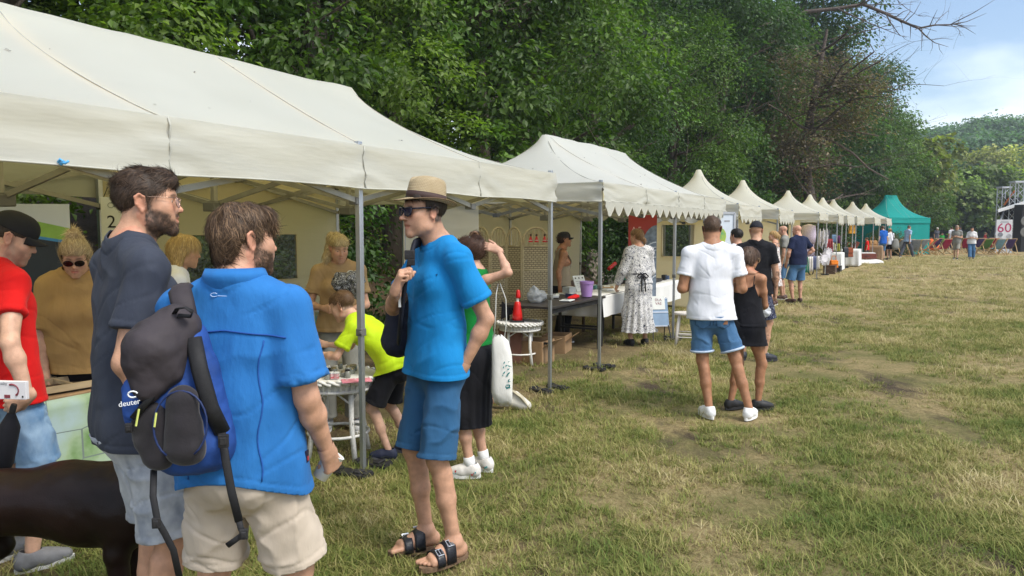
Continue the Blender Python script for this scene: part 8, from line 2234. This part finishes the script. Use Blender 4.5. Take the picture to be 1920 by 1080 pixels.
def frame_pic(lb,s_,w_,wdt,hgt,m_,rot):
 r=put('framed_picture',lb,'picture',s_,w_,0.80,rot,'framed pictures on the right table');Mt=Matrix.Rotation(math.radians(-16),3,'X')
 mb=MB();mb.box(Mt@Vector((0,0.004,hgt/2)),(wdt*0.8,0.006,hgt*0.8),Mt);mb.build('picture',pmat('aged_print',(0.35,0.32,0.24),0.6,var=0.4,scale=30),r)
 for a,b in(((-wdt/2,0),(wdt/2,0)),((-wdt/2,hgt),(wdt/2,hgt)),((-wdt/2,0),(-wdt/2,hgt)),((wdt/2,0),(wdt/2,hgt))):mb=MB();mb.bar(Mt@Vector((a[0],0,a[1])),Mt@Vector((b[0],0,b[1])),0.03,0.016,up=(0,1,0));mb.build('moulding',m_,r)
frame_pic('green framed picture on the table beside the red banner',5.15,1.1,0.20,0.22,M_frg,-0.3);frame_pic('brick red framed picture right of the green frame',5.55,1.15,0.14,0.24,M_frr,-0.2)
r=put('display_case','flat dark wooden display case on the right table','case',5.40,0.98,0.745);mb=MB();mb.box((0,0,0.028),(0.85,0.5,0.05));mb.build('case',M_dkwood,r,bevel=0.004)
for q in range(8):mb=MB();mb.box((-0.35+0.1*q,-0.08+0.13*(q%2),0.057),(0.075,0.10,0.008));mb.build('card',(M_paper,M_brn,M_tray,M_frr)[q%4],r)
r=put('red_box','red and white striped package on the right table','package',5.02,0.85,0.80);mb=MB();mb.box((0,0,0.06),(0.12,0.06,0.12));mb.build('carton',M_redp,r,bevel=0.004);mb=MB();mb.box((0,0,0.055),(0.122,0.062,0.03));mb.build('stripe',M_paper,r)
r=put('camera','small black camera at the right end of the right table','camera',6.15,0.8,0.745);mb=MB();mb.box((0,0,0.045),(0.13,0.07,0.09));mb.build('body',M_ink,r,bevel=0.008);mb=MB();mb.lathe([(0.036,0),(0.036,0.05),(0.03,0.052)],14,(0,-0.035,0.045),rotm('X',90));mb.build('lens',pmat('blue_glass',(0.06,0.10,0.2),0.1),r)
for k,(s_,w_,sx,sy,sz,m_,lb)in enumerate([(1.35,0.9,0.34,0.36,0.30,pmat('cardboard',(0.30,0.19,0.10),0.8,var=0.15),'brown cardboard box under the black table'),(2.3,1.05,0.4,0.3,0.24,MATS['cardboard'],'open cardboard box further right under the black table'),(1.2,1.15,0.26,0.26,0.45,pmat('terracotta_box',(0.22,0.10,0.07),0.8),'reddish bin under the left end of the black table')]):
 r=thing('storage_box',lb,'box',Q(s_,w_,0.0),ROWZ+0.2*k);mb=MB();t=0.012
 mb.box((0,0,t),(sx,sy,t));mb.box((0,-sy/2,sz/2),(sx,t,sz));mb.box((0,sy/2,sz/2),(sx,t,sz));mb.box((-sx/2,0,sz/2),(t,sy-t,sz));mb.box((sx/2,0,sz/2),(t,sy-t,sz));mb.build('walls',m_,r)
 mb=MB();mb.box((0,-sy/2-0.06,sz-0.03),(sx*0.96,0.004,0.13),rotm('X',50));mb.build('flap',m_,r)
M_ban=pmat('banner_red',(0.34,0.035,0.025),0.5,var=0.05)
o=at(1205,428,12.1);r=thing('red_banner','red banner with grey gothic window tracery behind the woman in the floral dress','banner',(o.x,o.y,0),0.10)
W_,H_=0.46,1.86;mb=MB();mb.box((0,0,H_/2),(W_,0.006,H_));mb.build('panel',M_ban,r)
M_trac=pmat('tracery_grey',(0.16,0.20,0.26),0.5,var=0.4,scale=14);M_trl=pmat('tracery_light',(0.55,0.60,0.68),0.5)
mb=MB();V=[(W_/2,-0.005,0.05),(-0.05,-0.005,0.05)];V+=[(-0.13+0.36*(1-math.cos(t)),-0.005,0.75+0.95*math.sin(t))for t in np.linspace(0.0,math.pi/2,14)];mb.add(V,[tuple(range(len(V)))]);mb.build('tracery',M_trac,r)
for k,(rad,zc)in enumerate(((0.30,0.95),(0.22,1.0),(0.14,1.08),(0.09,0.75),(0.34,0.65))):
 mb=MB();pts=[(W_/2-rad*math.cos(t)-0.004,-0.009,zc+rad*1.6*math.sin(t))for t in np.linspace(-0.5,1.55,14)];mb.tube(pts,0.010,5,flat=0.4,up=(0,1,0));mb.build('tracery_line',M_trl,r)
text('banner_letters','A E',0.11,pmat('letter_pink',(0.75,0.50,0.45),0.5),r,Matrix.Translation((-0.10,-0.006,1.63))@Matrix.Rotation(math.pi/2,4,'X'))
mb=MB();mb.box((0,0.02,0.025),(W_+0.04,0.2,0.05));mb.build('base',M_alu,r)
r=put('red_tube','red cardboard tube sticking out beside the red banner','tube',4.95,1.35,0.98);mb=MB();mb.tube([(-0.05,0,0),(0.12,-0.05,0.09)],0.032,10);mb.build('tube',M_redp,r);mb=MB();mb.tube([(0.118,-0.049,0.089),(0.126,-0.052,0.094)],0.034,10);mb.build('lid',M_frr,r)
g3=at(1243,428,11.15);r=thing('folding_sign','pale blue folding notice stand with a white sheet beside the white table','sign',(g3.x,g3.y,0),0.15)
Mt=Matrix.Rotation(math.radians(-14),3,'X');M_pb=pmat('pale_blue_board',(0.22,0.32,0.46),0.5)
mb=MB();mb.box(Mt@Vector((0,0,0.42)),(0.27,0.014,0.42),Mt);mb.build('panel',M_pb,r)
for z_ in(0.215,0.42,0.625):mb=MB();mb.box(Mt@Vector((0,-0.010,z_)),(0.27,0.010,0.018),Mt);mb.build('frame_bar',pmat('frame_silver',(0.5,0.55,0.62),0.4,0.5),r)
mb=MB();mb.box(Mt@Vector((-0.01,-0.014,0.56)),(0.20,0.004,0.20),Mt);mb.build('sheet',M_paper,r)
text('sheet_text','DLA\nVAS',0.055,pmat('print_maroon',(0.2,0.035,0.05),0.6),r,Matrix.Translation(Mt@Vector((-0.01,-0.018,0.575)))@Matrix.Rotation(math.radians(90-14),4,'X'))
for sx in(-1,1):mb=MB();mb.bar((sx*0.12,0.04,0.22),(sx*0.14,-0.06,0.0),0.014);mb.build('leg',M_blk,r);mb=MB();mb.bar((sx*0.12,0.16,0.62),(sx*0.16,0.32,0.0),0.014);mb.build('leg',M_blk,r)
def stool(label,px,d,rot):
 o=at(px,428,d);r=thing('white_stool',label,'stool',(o.x,o.y,0),rot);m_=pmat('white_painted_wood',(0.62,0.58,0.54),0.5,var=0.08)
 mb=MB();mb.lathe([(0.002,0.45),(0.17,0.45),(0.175,0.465),(0.17,0.48),(0.002,0.48)],20);mb.build('seat',m_,r)
 for k in range(4):
  a=k*math.pi/2+0.3;mb=MB();mb.tube([(0.13*math.cos(a),0.13*math.sin(a),0.45),(0.17*math.cos(a),0.17*math.sin(a),0.2),(0.19*math.cos(a),0.19*math.sin(a),0.0)],[0.016,0.02,0.018],8);mb.build('leg',m_,r,smooth=True)
  b=a+math.pi/2
  for z_ in(0.14,0.19):mb=MB();mb.tube([(0.178*math.cos(a),0.178*math.sin(a),z_),(0.178*math.cos(b),0.178*math.sin(b),z_)],0.009,6);mb.build('rung',m_,r)
stool('white painted stool beside the man in white',1290,10.6,0.2)
r=put('wooden_chair','brown wooden chair with arm rest behind the white table','chair',4.15,1.75,0.0,2.9);mb=MB();mb.box((0,0,0.44),(0.44,0.42,0.04));mb.build('seat',M_brn,r,bevel=0.005)
for sx in(-1,1):
 for sy in(-1,1):mb=MB();mb.bar((sx*0.19,sy*0.18,0),(sx*0.19,sy*0.18,0.42 if sy<0 else 0.86),0.035);mb.build('leg',M_brn,r)
 mb=MB();mb.bar((sx*0.22,0.18,0.66),(sx*0.22,-0.16,0.66),0.04,0.03);mb.build('armrest',M_brn,r)
mb=MB();mb.box((0,0.18,0.76),(0.36,0.025,0.16));mb.build('backrest',M_brn,r)
o=at(1357,428,13.6);r=thing('poster_stand','tall poster in a grey frame with a green and yellow picture','poster',(o.x,o.y,0),0.15);W_=0.40
mb=MB();mb.box((0,0.006,1.25),(W_,0.01,1.30));mb.build('poster',pmat('poster_white',(0.60,0.66,0.74),0.35,var=0.04),r)
for a,b in(((-W_/2,0.60),(-W_/2,1.92)),((W_/2,0.60),(W_/2,1.92)),((-W_/2,1.92),(W_/2,1.92)),((-W_/2,0.60),(W_/2,0.60))):mb=MB();mb.bar((a[0],0,a[1]),(b[0],0,b[1]),0.04,0.03,up=(0,1,0));mb.build('frame',M_alu,r)
mb=MB();V=[(-0.10+0.16*math.cos(t)*(0.8+0.3*math.sin(2*t)),-0.002,1.42+0.26*math.sin(t))for t in np.linspace(0,6.283,22)[:-1]];mb.add(V,[tuple(range(len(V)))]);mb.build('picture',pmat('green_yellow_print',(0.03,0.28,0.16),0.4,col2=(0.50,0.55,0.04),scale=6),r)
mb=MB();mb.box((0.06,-0.003,1.78),(0.10,0.003,0.022));mb.build('heading',pmat('print_grey',(0.35,0.35,0.37),0.6),r)
for sx in(-1,1):mb=MB();mb.bar((sx*0.17,0,0.6),(sx*0.2,0,0.0),0.03);mb.build('leg',M_alu,r)
M_stone=pmat('field_stone',(0.26,0.225,0.18),0.9,var=0.25,scale=6,bump=0.7,bscale=18,bdist=0.02)
def on_bank(px,py,d):
 p=at(px,py,d);return Vector((p.x,p.y,tz(p.x,p.y)))
def bank_hit(px,py):
 rr=ray(px,py)
 for k in range(400):
  t=6+0.06*k;x,y,z=rr.x*t,rr.y*t,CAMH+rr.z*t
  if z<tz(x,y):return Vector((x,y,tz(x,y)))
 return at(px,py,16)
b0=bank_hit(1113,522);r=thing('tree_stump','pale ragged tree stump on the bank behind the second tent','stump',b0);mb=MB();rng=np.random.default_rng(3);k=b0.y/FPX
sdf_obj('stump',[Prim((0,0,0),(-0.02,0,44*k),17*k,10*k,0.04),Prim((12*k,0,0),(8*k,0,22*k),10*k,5*k,0.04),Prim((-12*k,0,-0.02),(-6*k,0,14*k),9*k,5*k,0.04)],pmat('grey_stump',(0.20,0.17,0.14),0.95,col2=(0.42,0.36,0.30),scale=14,bump=0.8,bscale=30,stretch=(1,1,0.3)),r,0.02,0.03,3)
mb=MB();mb.lathe([(0.002,44.6*k+0.12*k),(9*k,44.6*k)],12,(-0.02,0,8*k));mb.build('cut_top',pmat('cut_wood',(0.45,0.38,0.29),0.8),r)
for i,(u0,u1,v_)in enumerate(((1140,1176,501),(1150,1188,512),(1166,1190,522),(1128,1160,494))):
 a=bank_hit(u0,v_+6);b=bank_hit(u1,v_+6);k=a.y/FPX
 r=thing('stone_step',('upper stone step on the bank behind the woman in the floral dress','second stone step on the bank','lowest stone step on the bank beside the grey bin','topmost stone slab on the bank')[i],'step',(a+b)/2,math.atan2(b.y-a.y,b.x-a.x),'stone steps on the bank')
 L_=(b-a).length
 for q in range(2):
  mb=MB();mb.box(((q-0.5)*L_/2,0.1,0.02),(L_/2-0.02,0.42,0.16));mb.build('stone',M_stone,r,bevel=0.02)
g4=bank_hit(1152,543);r=thing('grey_bin','low grey plastic bin behind the white table','bin',g4,0.2);mb=MB();mb.box((0,0,0.16),(0.42,0.32,0.32),taper=1.15);mb.build('tub',pmat('stone_plastic',(0.27,0.26,0.23),0.6),r,bevel=0.01);mb=MB();mb.box((0,0,0.335),(0.52,0.40,0.03));mb.build('lid',MATS['stone_plastic'],r,bevel=0.008)
# goods at the far tents
def on(px,py,d):
 p=at(px,py,d);return p
M_lace=pmat('lilac_lace',(0.55,0.47,0.60),0.8,var=0.15,scale=30);M_lacew=pmat('white_lace',(0.70,0.68,0.72),0.8,var=0.1,scale=30)
def lace_hanging(label,px,py0,py1,d,w,mat,n,seed,ring=True):
 o=on(px,py0,d);k=d/FPX;H_=(py1-py0)*k;rg=np.random.default_rng(seed)
 r=thing('lace_hanging',label,'hanging',o,0,'lace hangings at the fifth tent')
 if ring:
  mb=MB();mb.lathe([(0.02,0.0),(w*0.5,-0.06),(w*0.56,-H_*0.28),(w*0.5,-H_*0.5)],20,cap=False);mb.build('lace_body',mat,r,smooth=True,solid=0.006)
 mb=MB()
 for q in range(n):
  a=rg.uniform(0,6.283);rr=w*0.5*math.sqrt(rg.uniform(0.2,1));x,y=rr*math.cos(a),rr*math.sin(a);z0=-H_*(0.45 if ring else rg.uniform(0,0.3));L_=H_*rg.uniform(0.3,0.55)
  mb.tube([(x,y,z0),(x+rg.normal(0,0.02),y,z0-L_*0.5),(x+rg.normal(0,0.03),y,z0-L_)],[0.012,0.016,0.006],4)
 o2=mb.build('ribbons',mat,r);o2['kind']='stuff'
lace_hanging('lilac lace parasol hanging at the front of the fifth tent',1517,420,492,26.0,0.42,M_lace,40,1)
lace_hanging('white ribbons hanging right of the lilac lace parasol',1544,428,478,27.0,0.30,M_lacew,34,2,False)
def dream(label,px,py,d,R_,seed):
 o=on(px,py,d);r=thing('dream_catcher',label,'hanging',o,0.2,'lace hangings at the fifth tent')
 mb=MB();mb.lathe([(R_*0.3,0),(R_*0.55,0.02),(R_*0.62,0)],24,(0,0,0),rotm('X',90));mb.build('hoop',M_lacew,r);mb=MB();mb.lathe([(0.01,0.012),(R_*0.5,0.02),(R_*0.5,0.0),(0.01,0.0)],20,(0,0,0),rotm('X',90));mb.build('centre',M_lacew,r)
 mb=MB();rg=np.random.default_rng(seed)
 for q in range(46):
  a=q/46*6.283;l=R_*rg.uniform(0.85,1.15);mb.bar((R_*0.6*math.cos(a),0,R_*0.6*math.sin(a)),(l*math.cos(a),rg.normal(0,0.03),l*math.sin(a)),0.03,0.01)
 o2=mb.build('fringe',M_lacew,r);o2['kind']='stuff'
dream('round white lace dream catcher beside a tent leg',1546,485,26.6,0.22,1);dream('white fringed dream catcher hanging behind the round one',1553,474,27.2,0.18,2)
def hang_cloth(label,px,py,d,w,h,m,name='garment',cat='garment',grp='garments hanging at the far tents'):
 o=on(px,py,d);r=thing(name,label,cat,o,0.1*(px%5),grp);mb=MB();mb.sheet(lambda u,v:Vector(((u-0.5)*w*(0.8+0.2*v),0.03*math.sin(u*14+px)*(0.3+v),-h*v)),14,5);mb.build('cloth',m,r,smooth=True,solid=0.008)
 mb=MB();mb.tube([(-w*0.4,0,0.005),(0,0,0.05),(w*0.4,0,0.005)],0.008,5);mb.tube([(0,0,0.05),(0.0,0,0.10)],0.006,5);mb.build('hanger',M_blk,r)
def cm(n,c):return pmat(n,c,0.85,var=0.15,scale=12)
for a in((1513,482,25.6,0.22,0.52,cm('bottle_green',(0.02,0.20,0.12)),'green garment on the rail of the fifth tent'),(1520,481,25.6,0.2,0.50,cm('off_white',(0.62,0.60,0.58)),'off white garment right of the green one'),(1527,480,25.7,0.2,0.46,cm('slate_blue',(0.10,0.12,0.22)),'slate blue garment on the rail of the fifth tent'),(1533,480,25.8,0.2,0.44,cm('off_white',(0.62,0.60,0.58)),'last white garment on the rail of the fifth tent'),(1551,432,28.2,0.30,0.9,cm('charcoal',(0.04,0.04,0.045)),'long dark coat hanging at the sixth tent'),(1556,448,28.0,0.25,0.5,cm('dark_red',(0.25,0.03,0.035)),'dark red scarf hanging at the sixth tent'),(1564,440,29.0,0.26,0.3,cm('steel_blue',(0.12,0.20,0.32)),'steel blue bag cloth at the sixth tent'),(1571,442,29.2,0.26,0.3,cm('plum',(0.10,0.02,0.08)),'plum coloured cloth at the sixth tent'),(1570,456,29.4,0.24,0.3,cm('olive_yellow',(0.30,0.30,0.05)),'olive yellow cloth at the sixth tent'),(1563,455,29.4,0.2,0.3,cm('off_white',(0.62,0.60,0.58)),'pale cloth at the sixth tent')):
 hang_cloth(a[6],*a[:6])
def crate(label,px,py,d,w,h,m,dep=0.4):
 p=ground(px,py);r=thing('crate',label,'crate',(p.x,p.y,0),ROWZ);mb=MB();mb.box((0,0,h/2),(w,dep,h));mb.build('body',m,r,bevel=0.01);mb=MB();mb.box((0,0,h+0.01),(w*1.04,dep*1.04,0.025));mb.build('lid',m,r);return r
crate('dark brown crate under the orange bag',1556,514,27,0.62,0.30,M_brn);crate('black crate in front of the orange bag',1566,511.5,28,0.55,0.24,M_blk);
def handbag(label,px,py,d,w,h,m):
 r=thing('handbag',label,'bag',on(px,py,d),0.2,'bags at the far tents');mb=MB();mb.box((0,0,0),(w,w*0.4,h*0.85),taper=0.8);mb.build('body',m,r,bevel=0.03);mb=MB();mb.box((0,-w*0.19,h*0.16),(w*0.84,0.03,h*0.4),rotm('X',-6));mb.build('flap',m,r,bevel=0.01);mb=MB();mb.tube([(-w*.3,0,h*.4),(-w*.2,0,h*.85),(w*.2,0,h*.85),(w*.3,0,h*.4)],0.012,6);mb.build('handle',m,r)
M_or=cm('orange_leather',(0.62,0.17,0.01));handbag('bright orange handbag standing on the dark crates',1563,495,27.6,0.34,0.34,M_or);handbag('orange and black bag hanging at the front of the eighth tent',1598,430,34.0,0.34,0.45,cm('amber_leather',(0.60,0.30,0.03)));handbag('brown leather rucksack hanging at the seventh tent',1592,473,31.3,0.34,0.46,cm('cognac_leather',(0.22,0.055,0.02)))
handbag('black leather bag hanging left of the brown leather rucksack',1585,473,31.0,0.26,0.5,cm('black_leather',(0.015,0.014,0.014)))
drape('tablecloth','long white cloth over the table at the seventh tent',on(1597,HOR,33.2).xy.to_3d(),1.5,0.7,0.74,0.70,M_linen,'white tablecloths at the far tents',3);drape('tablecloth','white cloth over the table at the fifth tent',on(1566,HOR,29.8).xy.to_3d(),1.2,0.6,0.70,0.66,M_linen,'white tablecloths at the far tents',4)
p_=on(1640,HOR,39.2).xy.to_3d();drape('tablecloth','brown cloth over the last market table beside the man in royal blue',p_,1.6,0.8,0.76,0.72,cm('brown_sacking',(0.26,0.17,0.095)),None,5)
handbag('tan leather bag on the brown market table',1636,457,39.0,0.5,0.4,cm('tan_bag',(0.36,0.20,0.08)))
def suitcase():
 p=ground(1623,494);r=thing('suitcase','open brown suitcase with white lining standing on a white sheet','suitcase',(p.x,p.y,0.22),-0.2);m=cm('red_brown_case',(0.17,0.05,0.035))
 mb=MB();mb.box((0,0,0.13),(0.85,0.45,0.24));mb.build('shell',m,r,bevel=0.02);Mt=Matrix.Rotation(math.radians(25),3,'Y');mb=MB();mb.box((-0.55,0,0.45),(0.14,0.45,0.75),Mt);mb.build('lid',m,r,bevel=0.02);mb=MB();mb.box((0,0,0.27),(0.75,0.4,0.05));mb.build('lining',M_linen,r,bevel=0.015)
 mb=MB();mb.tube([(-0.1,-0.24,0.14),(0,-0.28,0.14),(0.1,-0.24,0.14)],0.015,6);mb.build('handle',M_blk,r)
 s_=thing('white_sheet','white sheet spread under the open suitcase','sheet',(p.x-0.1,p.y,0),-0.2);mb=MB();mb.sheet(lambda u,v:Vector(((u-.5)*1.7,(v-.5)*0.9,0.20-0.17*max(abs(2*u-1),abs(2*v-1))**6+0.015*math.sin(9*u))),20,12);mb.build('cloth',M_linen,s_,smooth=True)
suitcase()
def scooter():
 p=ground(1512,516);r=thing('pushchair','folded grey pushchair with black wheels at the fifth tent','pushchair',(p.x,p.y,0),0.4)
 for x,y in((-0.2,0),(0.2,0),(0,0.3)):
  mb=MB();mb.tube([(x,y+0.11*math.cos(a),0.12+0.11*math.sin(a))for a in np.linspace(0,6.283,18)],0.022,6);mb.build('wheel',M_blk,r)
 mb=MB();mb.tube([(-0.2,0,0.12),(0.1,0.25,0.6),(0.15,0.3,0.95)],0.016,6);mb.tube([(0.2,0,0.12),(-0.05,0.25,0.6),(0.15,0.3,0.95)],0.016,6);mb.build('frame',M_alu,r);mb=MB();mb.sheet(lambda u,v:Vector(((u-.5)*.36,0.05+0.22*v,0.3+0.45*v-0.06*math.sin(3.14*u))),6,6);mb.build('seat',C_dgrey,r,smooth=True,solid=0.01)
scooter()
# deck chairs, banner and stage
M_beech=pmat('beech_wood',(0.50,0.33,0.15),0.6,var=0.1)
CH={}
def deckchair(label,px,d,rot,m):
 P_=at(px,HOR,d);r=thing('deck_chair',label,'deck chair',(P_.x,P_.y,tz(P_.x,P_.y)),rot,'deck chairs on the meadow');w=0.56
 for sx in(-1,1):
  x=sx*w/2
  mb=MB();mb.bar((x,-0.55,0.0),(x,0.45,0.98),0.03,0.05);mb.build('long_rail',M_beech,r);mb=MB();mb.bar((x*0.88,0.50,0.0),(x*0.88,-0.50,0.42),0.03,0.05);mb.build('seat_rail',M_beech,r);mb=MB();mb.bar((x*1.1,0.55,0.02),(x*1.1,0.18,0.72),0.025,0.04);mb.build('strut',M_beech,r)
 for y,z in((0.45,0.98),(-0.50,0.42),(0.5,0.03)):mb=MB();mb.bar((-w/2,y,z),(w/2,y,z),0.035);mb.build('crossbar',M_beech,r)
 mb=MB();mb.sheet(lambda u,v:Vector(((u-.5)*w*0.86,0.47-0.97*v,0.98-0.56*v-0.42*math.sin(math.pi*v)**1.2*(0.5+0.3*v))),4,14);mb.build('canvas',m,r,smooth=True,solid=0.006)
K_={'grey':cm('canvas_grey',(0.24,0.27,0.31)),'red':cm('canvas_crimson',(0.33,0.012,0.055)),'purple':cm('canvas_violet',(0.055,0.03,0.13)),'green':cm('canvas_green',(0.09,0.20,0.03)),'blue':cm('canvas_pale_blue',(0.16,0.30,0.40))}
for px,d,ro,c,lb in((1688,50,0.2,'grey','grey deck chair left of the striding man'),(1716,48.5,-0.3,'grey','grey deck chair just right of the striding man'),(1727,51,0.3,'grey','grey deck chair behind the crimson one'),(1744,47.0,0.9,'red','crimson deck chair turned sideways, leftmost of the crimson ones'),(1753,50,0.2,'purple','violet deck chair behind the sideways crimson one'),(1772,47.6,0.05,'red','crimson deck chair seen square on from behind'),(1786,49.5,-0.1,'purple','violet deck chair behind the walking man in grey'),(1811,49.5,-0.2,'red','crimson deck chair between the walking couple'),(1833,49.5,0.1,'purple','violet deck chair right of the walking woman'),(1849,47.4,0.0,'green','green deck chair right of the walking couple'),(1860,50,-0.15,'red','crimson deck chair half hidden by the pale blue one'),(1872,46.8,-0.05,'blue','pale blue deck chair in front of the stage banner'),(1892,47.3,-0.1,'purple','violet deck chair at the right end of the row'),(1700,52,0.1,'blue','pale blue grey deck chair behind the striding man'),(1813,52.5,0.0,'blue','pale blue deck chair behind the walking couple')):
 deckchair(lb,px,d-(4.5 if px<1735 else 0),ro+math.pi,K_[c])
def banner60():
 d=52;o=at(1882,449,d);k=d/FPX;r=thing('anniversary_banner','white banner with a big magenta 60 beside the stage','banner',o,-0.35);m6=pmat('magenta_print',(0.45,0.015,0.11),0.5)
 mb=MB();mb.box((0,0.01,0),(26*k,0.04,74*k));mb.build('panel',pmat('banner_paper',(0.72,0.72,0.74),0.5,var=0.03),r)
 text('big_number','60',24*k,m6,r,Matrix.Translation((0,-0.016,21*k))@Matrix.Rotation(math.pi/2,4,'X'),0.003);pg=pmat('print_grey2',(0.35,0.36,0.40),0.6)
 for z,w in((34,12),(31.5,14)):mb=MB();mb.box((0,-0.014,z*k),(w*k,0.006,1.0*k));mb.build('text_line',pg,r)
 for x,hgt,c in((-6,0,(0.22,0.23,0.26)),(8,-3,(0.40,0.41,0.44))):
  m=pmat('photo_grey_%d'%(x+9),c,0.6,var=0.3,scale=4);mb=MB();mb.lathe([(0.001,0),(4.2*k,0.0),(4.2*k,0.01),(0.001,0.01)],16,(x*k,-0.02,(9+hgt)*k),rotm('X',90));mb.build('printed_head',m,r);mb=MB();mb.add([((x-5)*k,-0.018,-34*k),((x+5.5)*k,-0.018,-34*k),((x+6)*k,-0.018,(0+hgt)*k),((x+2)*k,-0.018,(4+hgt)*k),((x-3)*k,-0.018,(4+hgt)*k),((x-6)*k,-0.018,hgt*k)],[(0,1,2,3,4,5)]);mb.build('printed_figure',pmat('photo_pale',(0.55,0.57,0.62),0.6,var=0.3,scale=3),r)
 mb=MB();mb.box((0,0.3,-40*k),(26*k,0.7,6*k));mb.build('base',M_alu,r)
banner60()
def stage():
 d=56.0;o=at(1925,HOR,d);zg=tz(o.x,o.y);k=d/FPX;r=thing('stage','open air stage with a white slanting roof, lattice masts and black backdrop','stage',(o.x,o.y,zg),0)
 X=lambda px,dy=0.0:(px-960)/FPX*(d+dy)-o.x
 Z=lambda py:CAMH+(HOR-py)*k-zg
 ms=pmat('stage_white',(0.66,0.67,0.68),0.5,var=0.05);mk=pmat('stage_black',(0.008,0.008,0.010),0.7)
 mb=MB();mb.box((X(1990),2.5,0.5),(X(2090)-X(1890),7,0.9));mb.build('platform',mk,r);mb=MB();mb.add([(X(1886,2.2),2.2,0.5),(X(2150),2.3,0.5),(X(2150),2.2,Z(404)),(X(2010),2.2,Z(368)),(X(1886,2.2),2.2,Z(404))],[(0,1,2,3,4)]);mb.build('backdrop',mk,r);mb=MB();mb.box((X(1893,0.4),0.4,Z(428)),(0.12,1.6,Z(398)*2-1.2));mb.build('side_cloth',mk,r)
 V=[(X(1867,-1),-1.0,Z(393)),(X(2010),-1.0,Z(345)),(X(2150),-1.0,Z(393)),(X(1874,2.4),2.4,Z(393)-0.4),(X(2010),2.4,Z(345)-0.5),(X(2150),2.4,Z(393)-0.5)];V+=[(a,b,c-0.24)for a,b,c in V]
 mb=MB();mb.add(V,[(0,1,4,3),(1,2,5,4),(0,6,7,1),(1,7,8,2),(3,4,10,9),(0,3,9,6)]);mb.build('roof',ms,r)
 mb=MB();mb.add(V[6:],[(0,3,4,1),(1,4,5,2)]);mb.build('roof_underside',mk,r)
 for px,y,top in((1876,1.0,351),(1900,-0.6,343)):
  w=0.30;t=MB();h0,h1=0,Z(top);xs=X(px,y)
  for sx in(-1,1):
   for sy in(-1,1):t.tube([(xs+sx*w,y+sy*w,h0),(xs+sx*w,y+sy*w,h1)],0.035,6)
  n=int((h1-h0)/0.55)
  for q in range(n):
   z0,z1=h0+(h1-h0)*q/n,h0+(h1-h0)*(q+1)/n;s_=1 if q%2 else-1
   for sy in(-1,1):t.tube([(xs-s_*w,y+sy*w,z0),(xs+s_*w,y+sy*w,z1)],0.022,5)
   for sx in(-1,1):t.tube([(xs+sx*w,y-s_*w,z0),(xs+sx*w,y+s_*w,z1)],0.022,5)
  t.build('lattice_mast',pmat('bright_aluminium',(0.42,0.45,0.48),0.4,0.6),r);mb=MB();mb.box((xs,y,h1),(0.75,0.75,0.12));mb.build('mast_head',M_alu,r)
 mb=MB();mb.bar((X(1878,.8),0.8,Z(384)),(X(1896,-.4),-0.4,Z(359)),0.11,0.06);mb.build('orange_strap',pmat('orange_strap',(0.70,0.20,0.04),0.6),r)
 mb=MB();mb.tube([(X(1872),-0.4,Z(393)),(X(1840),-1.5,Z(441))],0.06,6);mb.build('guy_pole',M_alu,r);mb=MB();mb.tube([(X(1903),-0.6,Z(400)),(X(1921),-0.8,Z(382))],0.05,6);mb.build('brace',ms,r);mb=MB();mb.tube([(X(1900),-0.6,Z(391)),(X(1925),-0.8,Z(381))],0.05,6);mb.build('brace',ms,r)
 s_=thing('loudspeaker','tall black loudspeaker stack at the left side of the stage','loudspeaker',(o.x+X(1911,-1.6),o.y-1.6,zg),0);mb=MB();mb.box((0,0,Z(428)),(13*k,0.9,2*Z(428)));mb.build('cabinet',mk,s_,bevel=0.03)
 for py in(415,435):mb=MB();mb.lathe([(0.02,0),(0.30,0.02),(0.34,0.0)],18,(0,-0.46,Z(py)),rotm('X',90));mb.build('driver',M_plast,s_);mb=MB();mb.box((0,-0.475,Z(py)),(0.07,0.02,0.07));mb.build('lamp_spot',ms,s_)
stage()
def bicycle():
 d=56;o=at(1735,HOR,d);r=thing('bicycle','dark bicycle parked beside the teal tent','bicycle',(o.x,o.y,tz(o.x,o.y)),0.1)
 for x in(-0.52,0.52):
  mb=MB();mb.tube([(x+0.34*math.cos(a),0,0.36+0.34*math.sin(a))for a in np.linspace(0,6.283,24)],0.025,6);mb.build('wheel',M_blk,r)
 for a,b in(((-0.52,0.36),(-0.1,0.34)),((-0.1,0.34),(-0.2,0.85)),((-0.52,0.36),(-0.18,0.78)),((-0.1,0.34),(0.36,0.78)),((-0.18,0.78),(0.36,0.84)),((0.52,0.36),(0.34,0.95))):mb=MB();mb.tube([(a[0],0,a[1]),(b[0],0,b[1])],0.022,6);mb.build('frame_tube',C_dgrey,r)
 mb=MB();mb.box((-0.2,0,0.92),(0.28,0.16,0.06));mb.build('saddle',M_blk,r,bevel=0.02);mb=MB();mb.tube([(0.30,-0.3,1.0),(0.34,0,0.98),(0.30,0.3,1.0)],0.018,6);mb.build('handlebar',M_alu,r)
bicycle()
for px,lb in((1746,'orange bean bag beside the bicycle'),(1751,'orange bean bag right of the other, behind the deck chairs')):
 o=at(px,HOR,57-(px-1746)*0.2);r=thing('bean_bag',lb,'bean bag',(o.x,o.y,tz(o.x,o.y)),0,'bean bags behind the deck chairs');sdf_obj('bag',[Prim((0,0,0.25),(0,0.1,0.35),0.42,0.40,0.1),Prim((0,0.25,0.4),(0,0.3,0.75),0.32,0.18,0.1)],cm('orange_cloth',(0.65,0.12,0.02)),r,0.06)
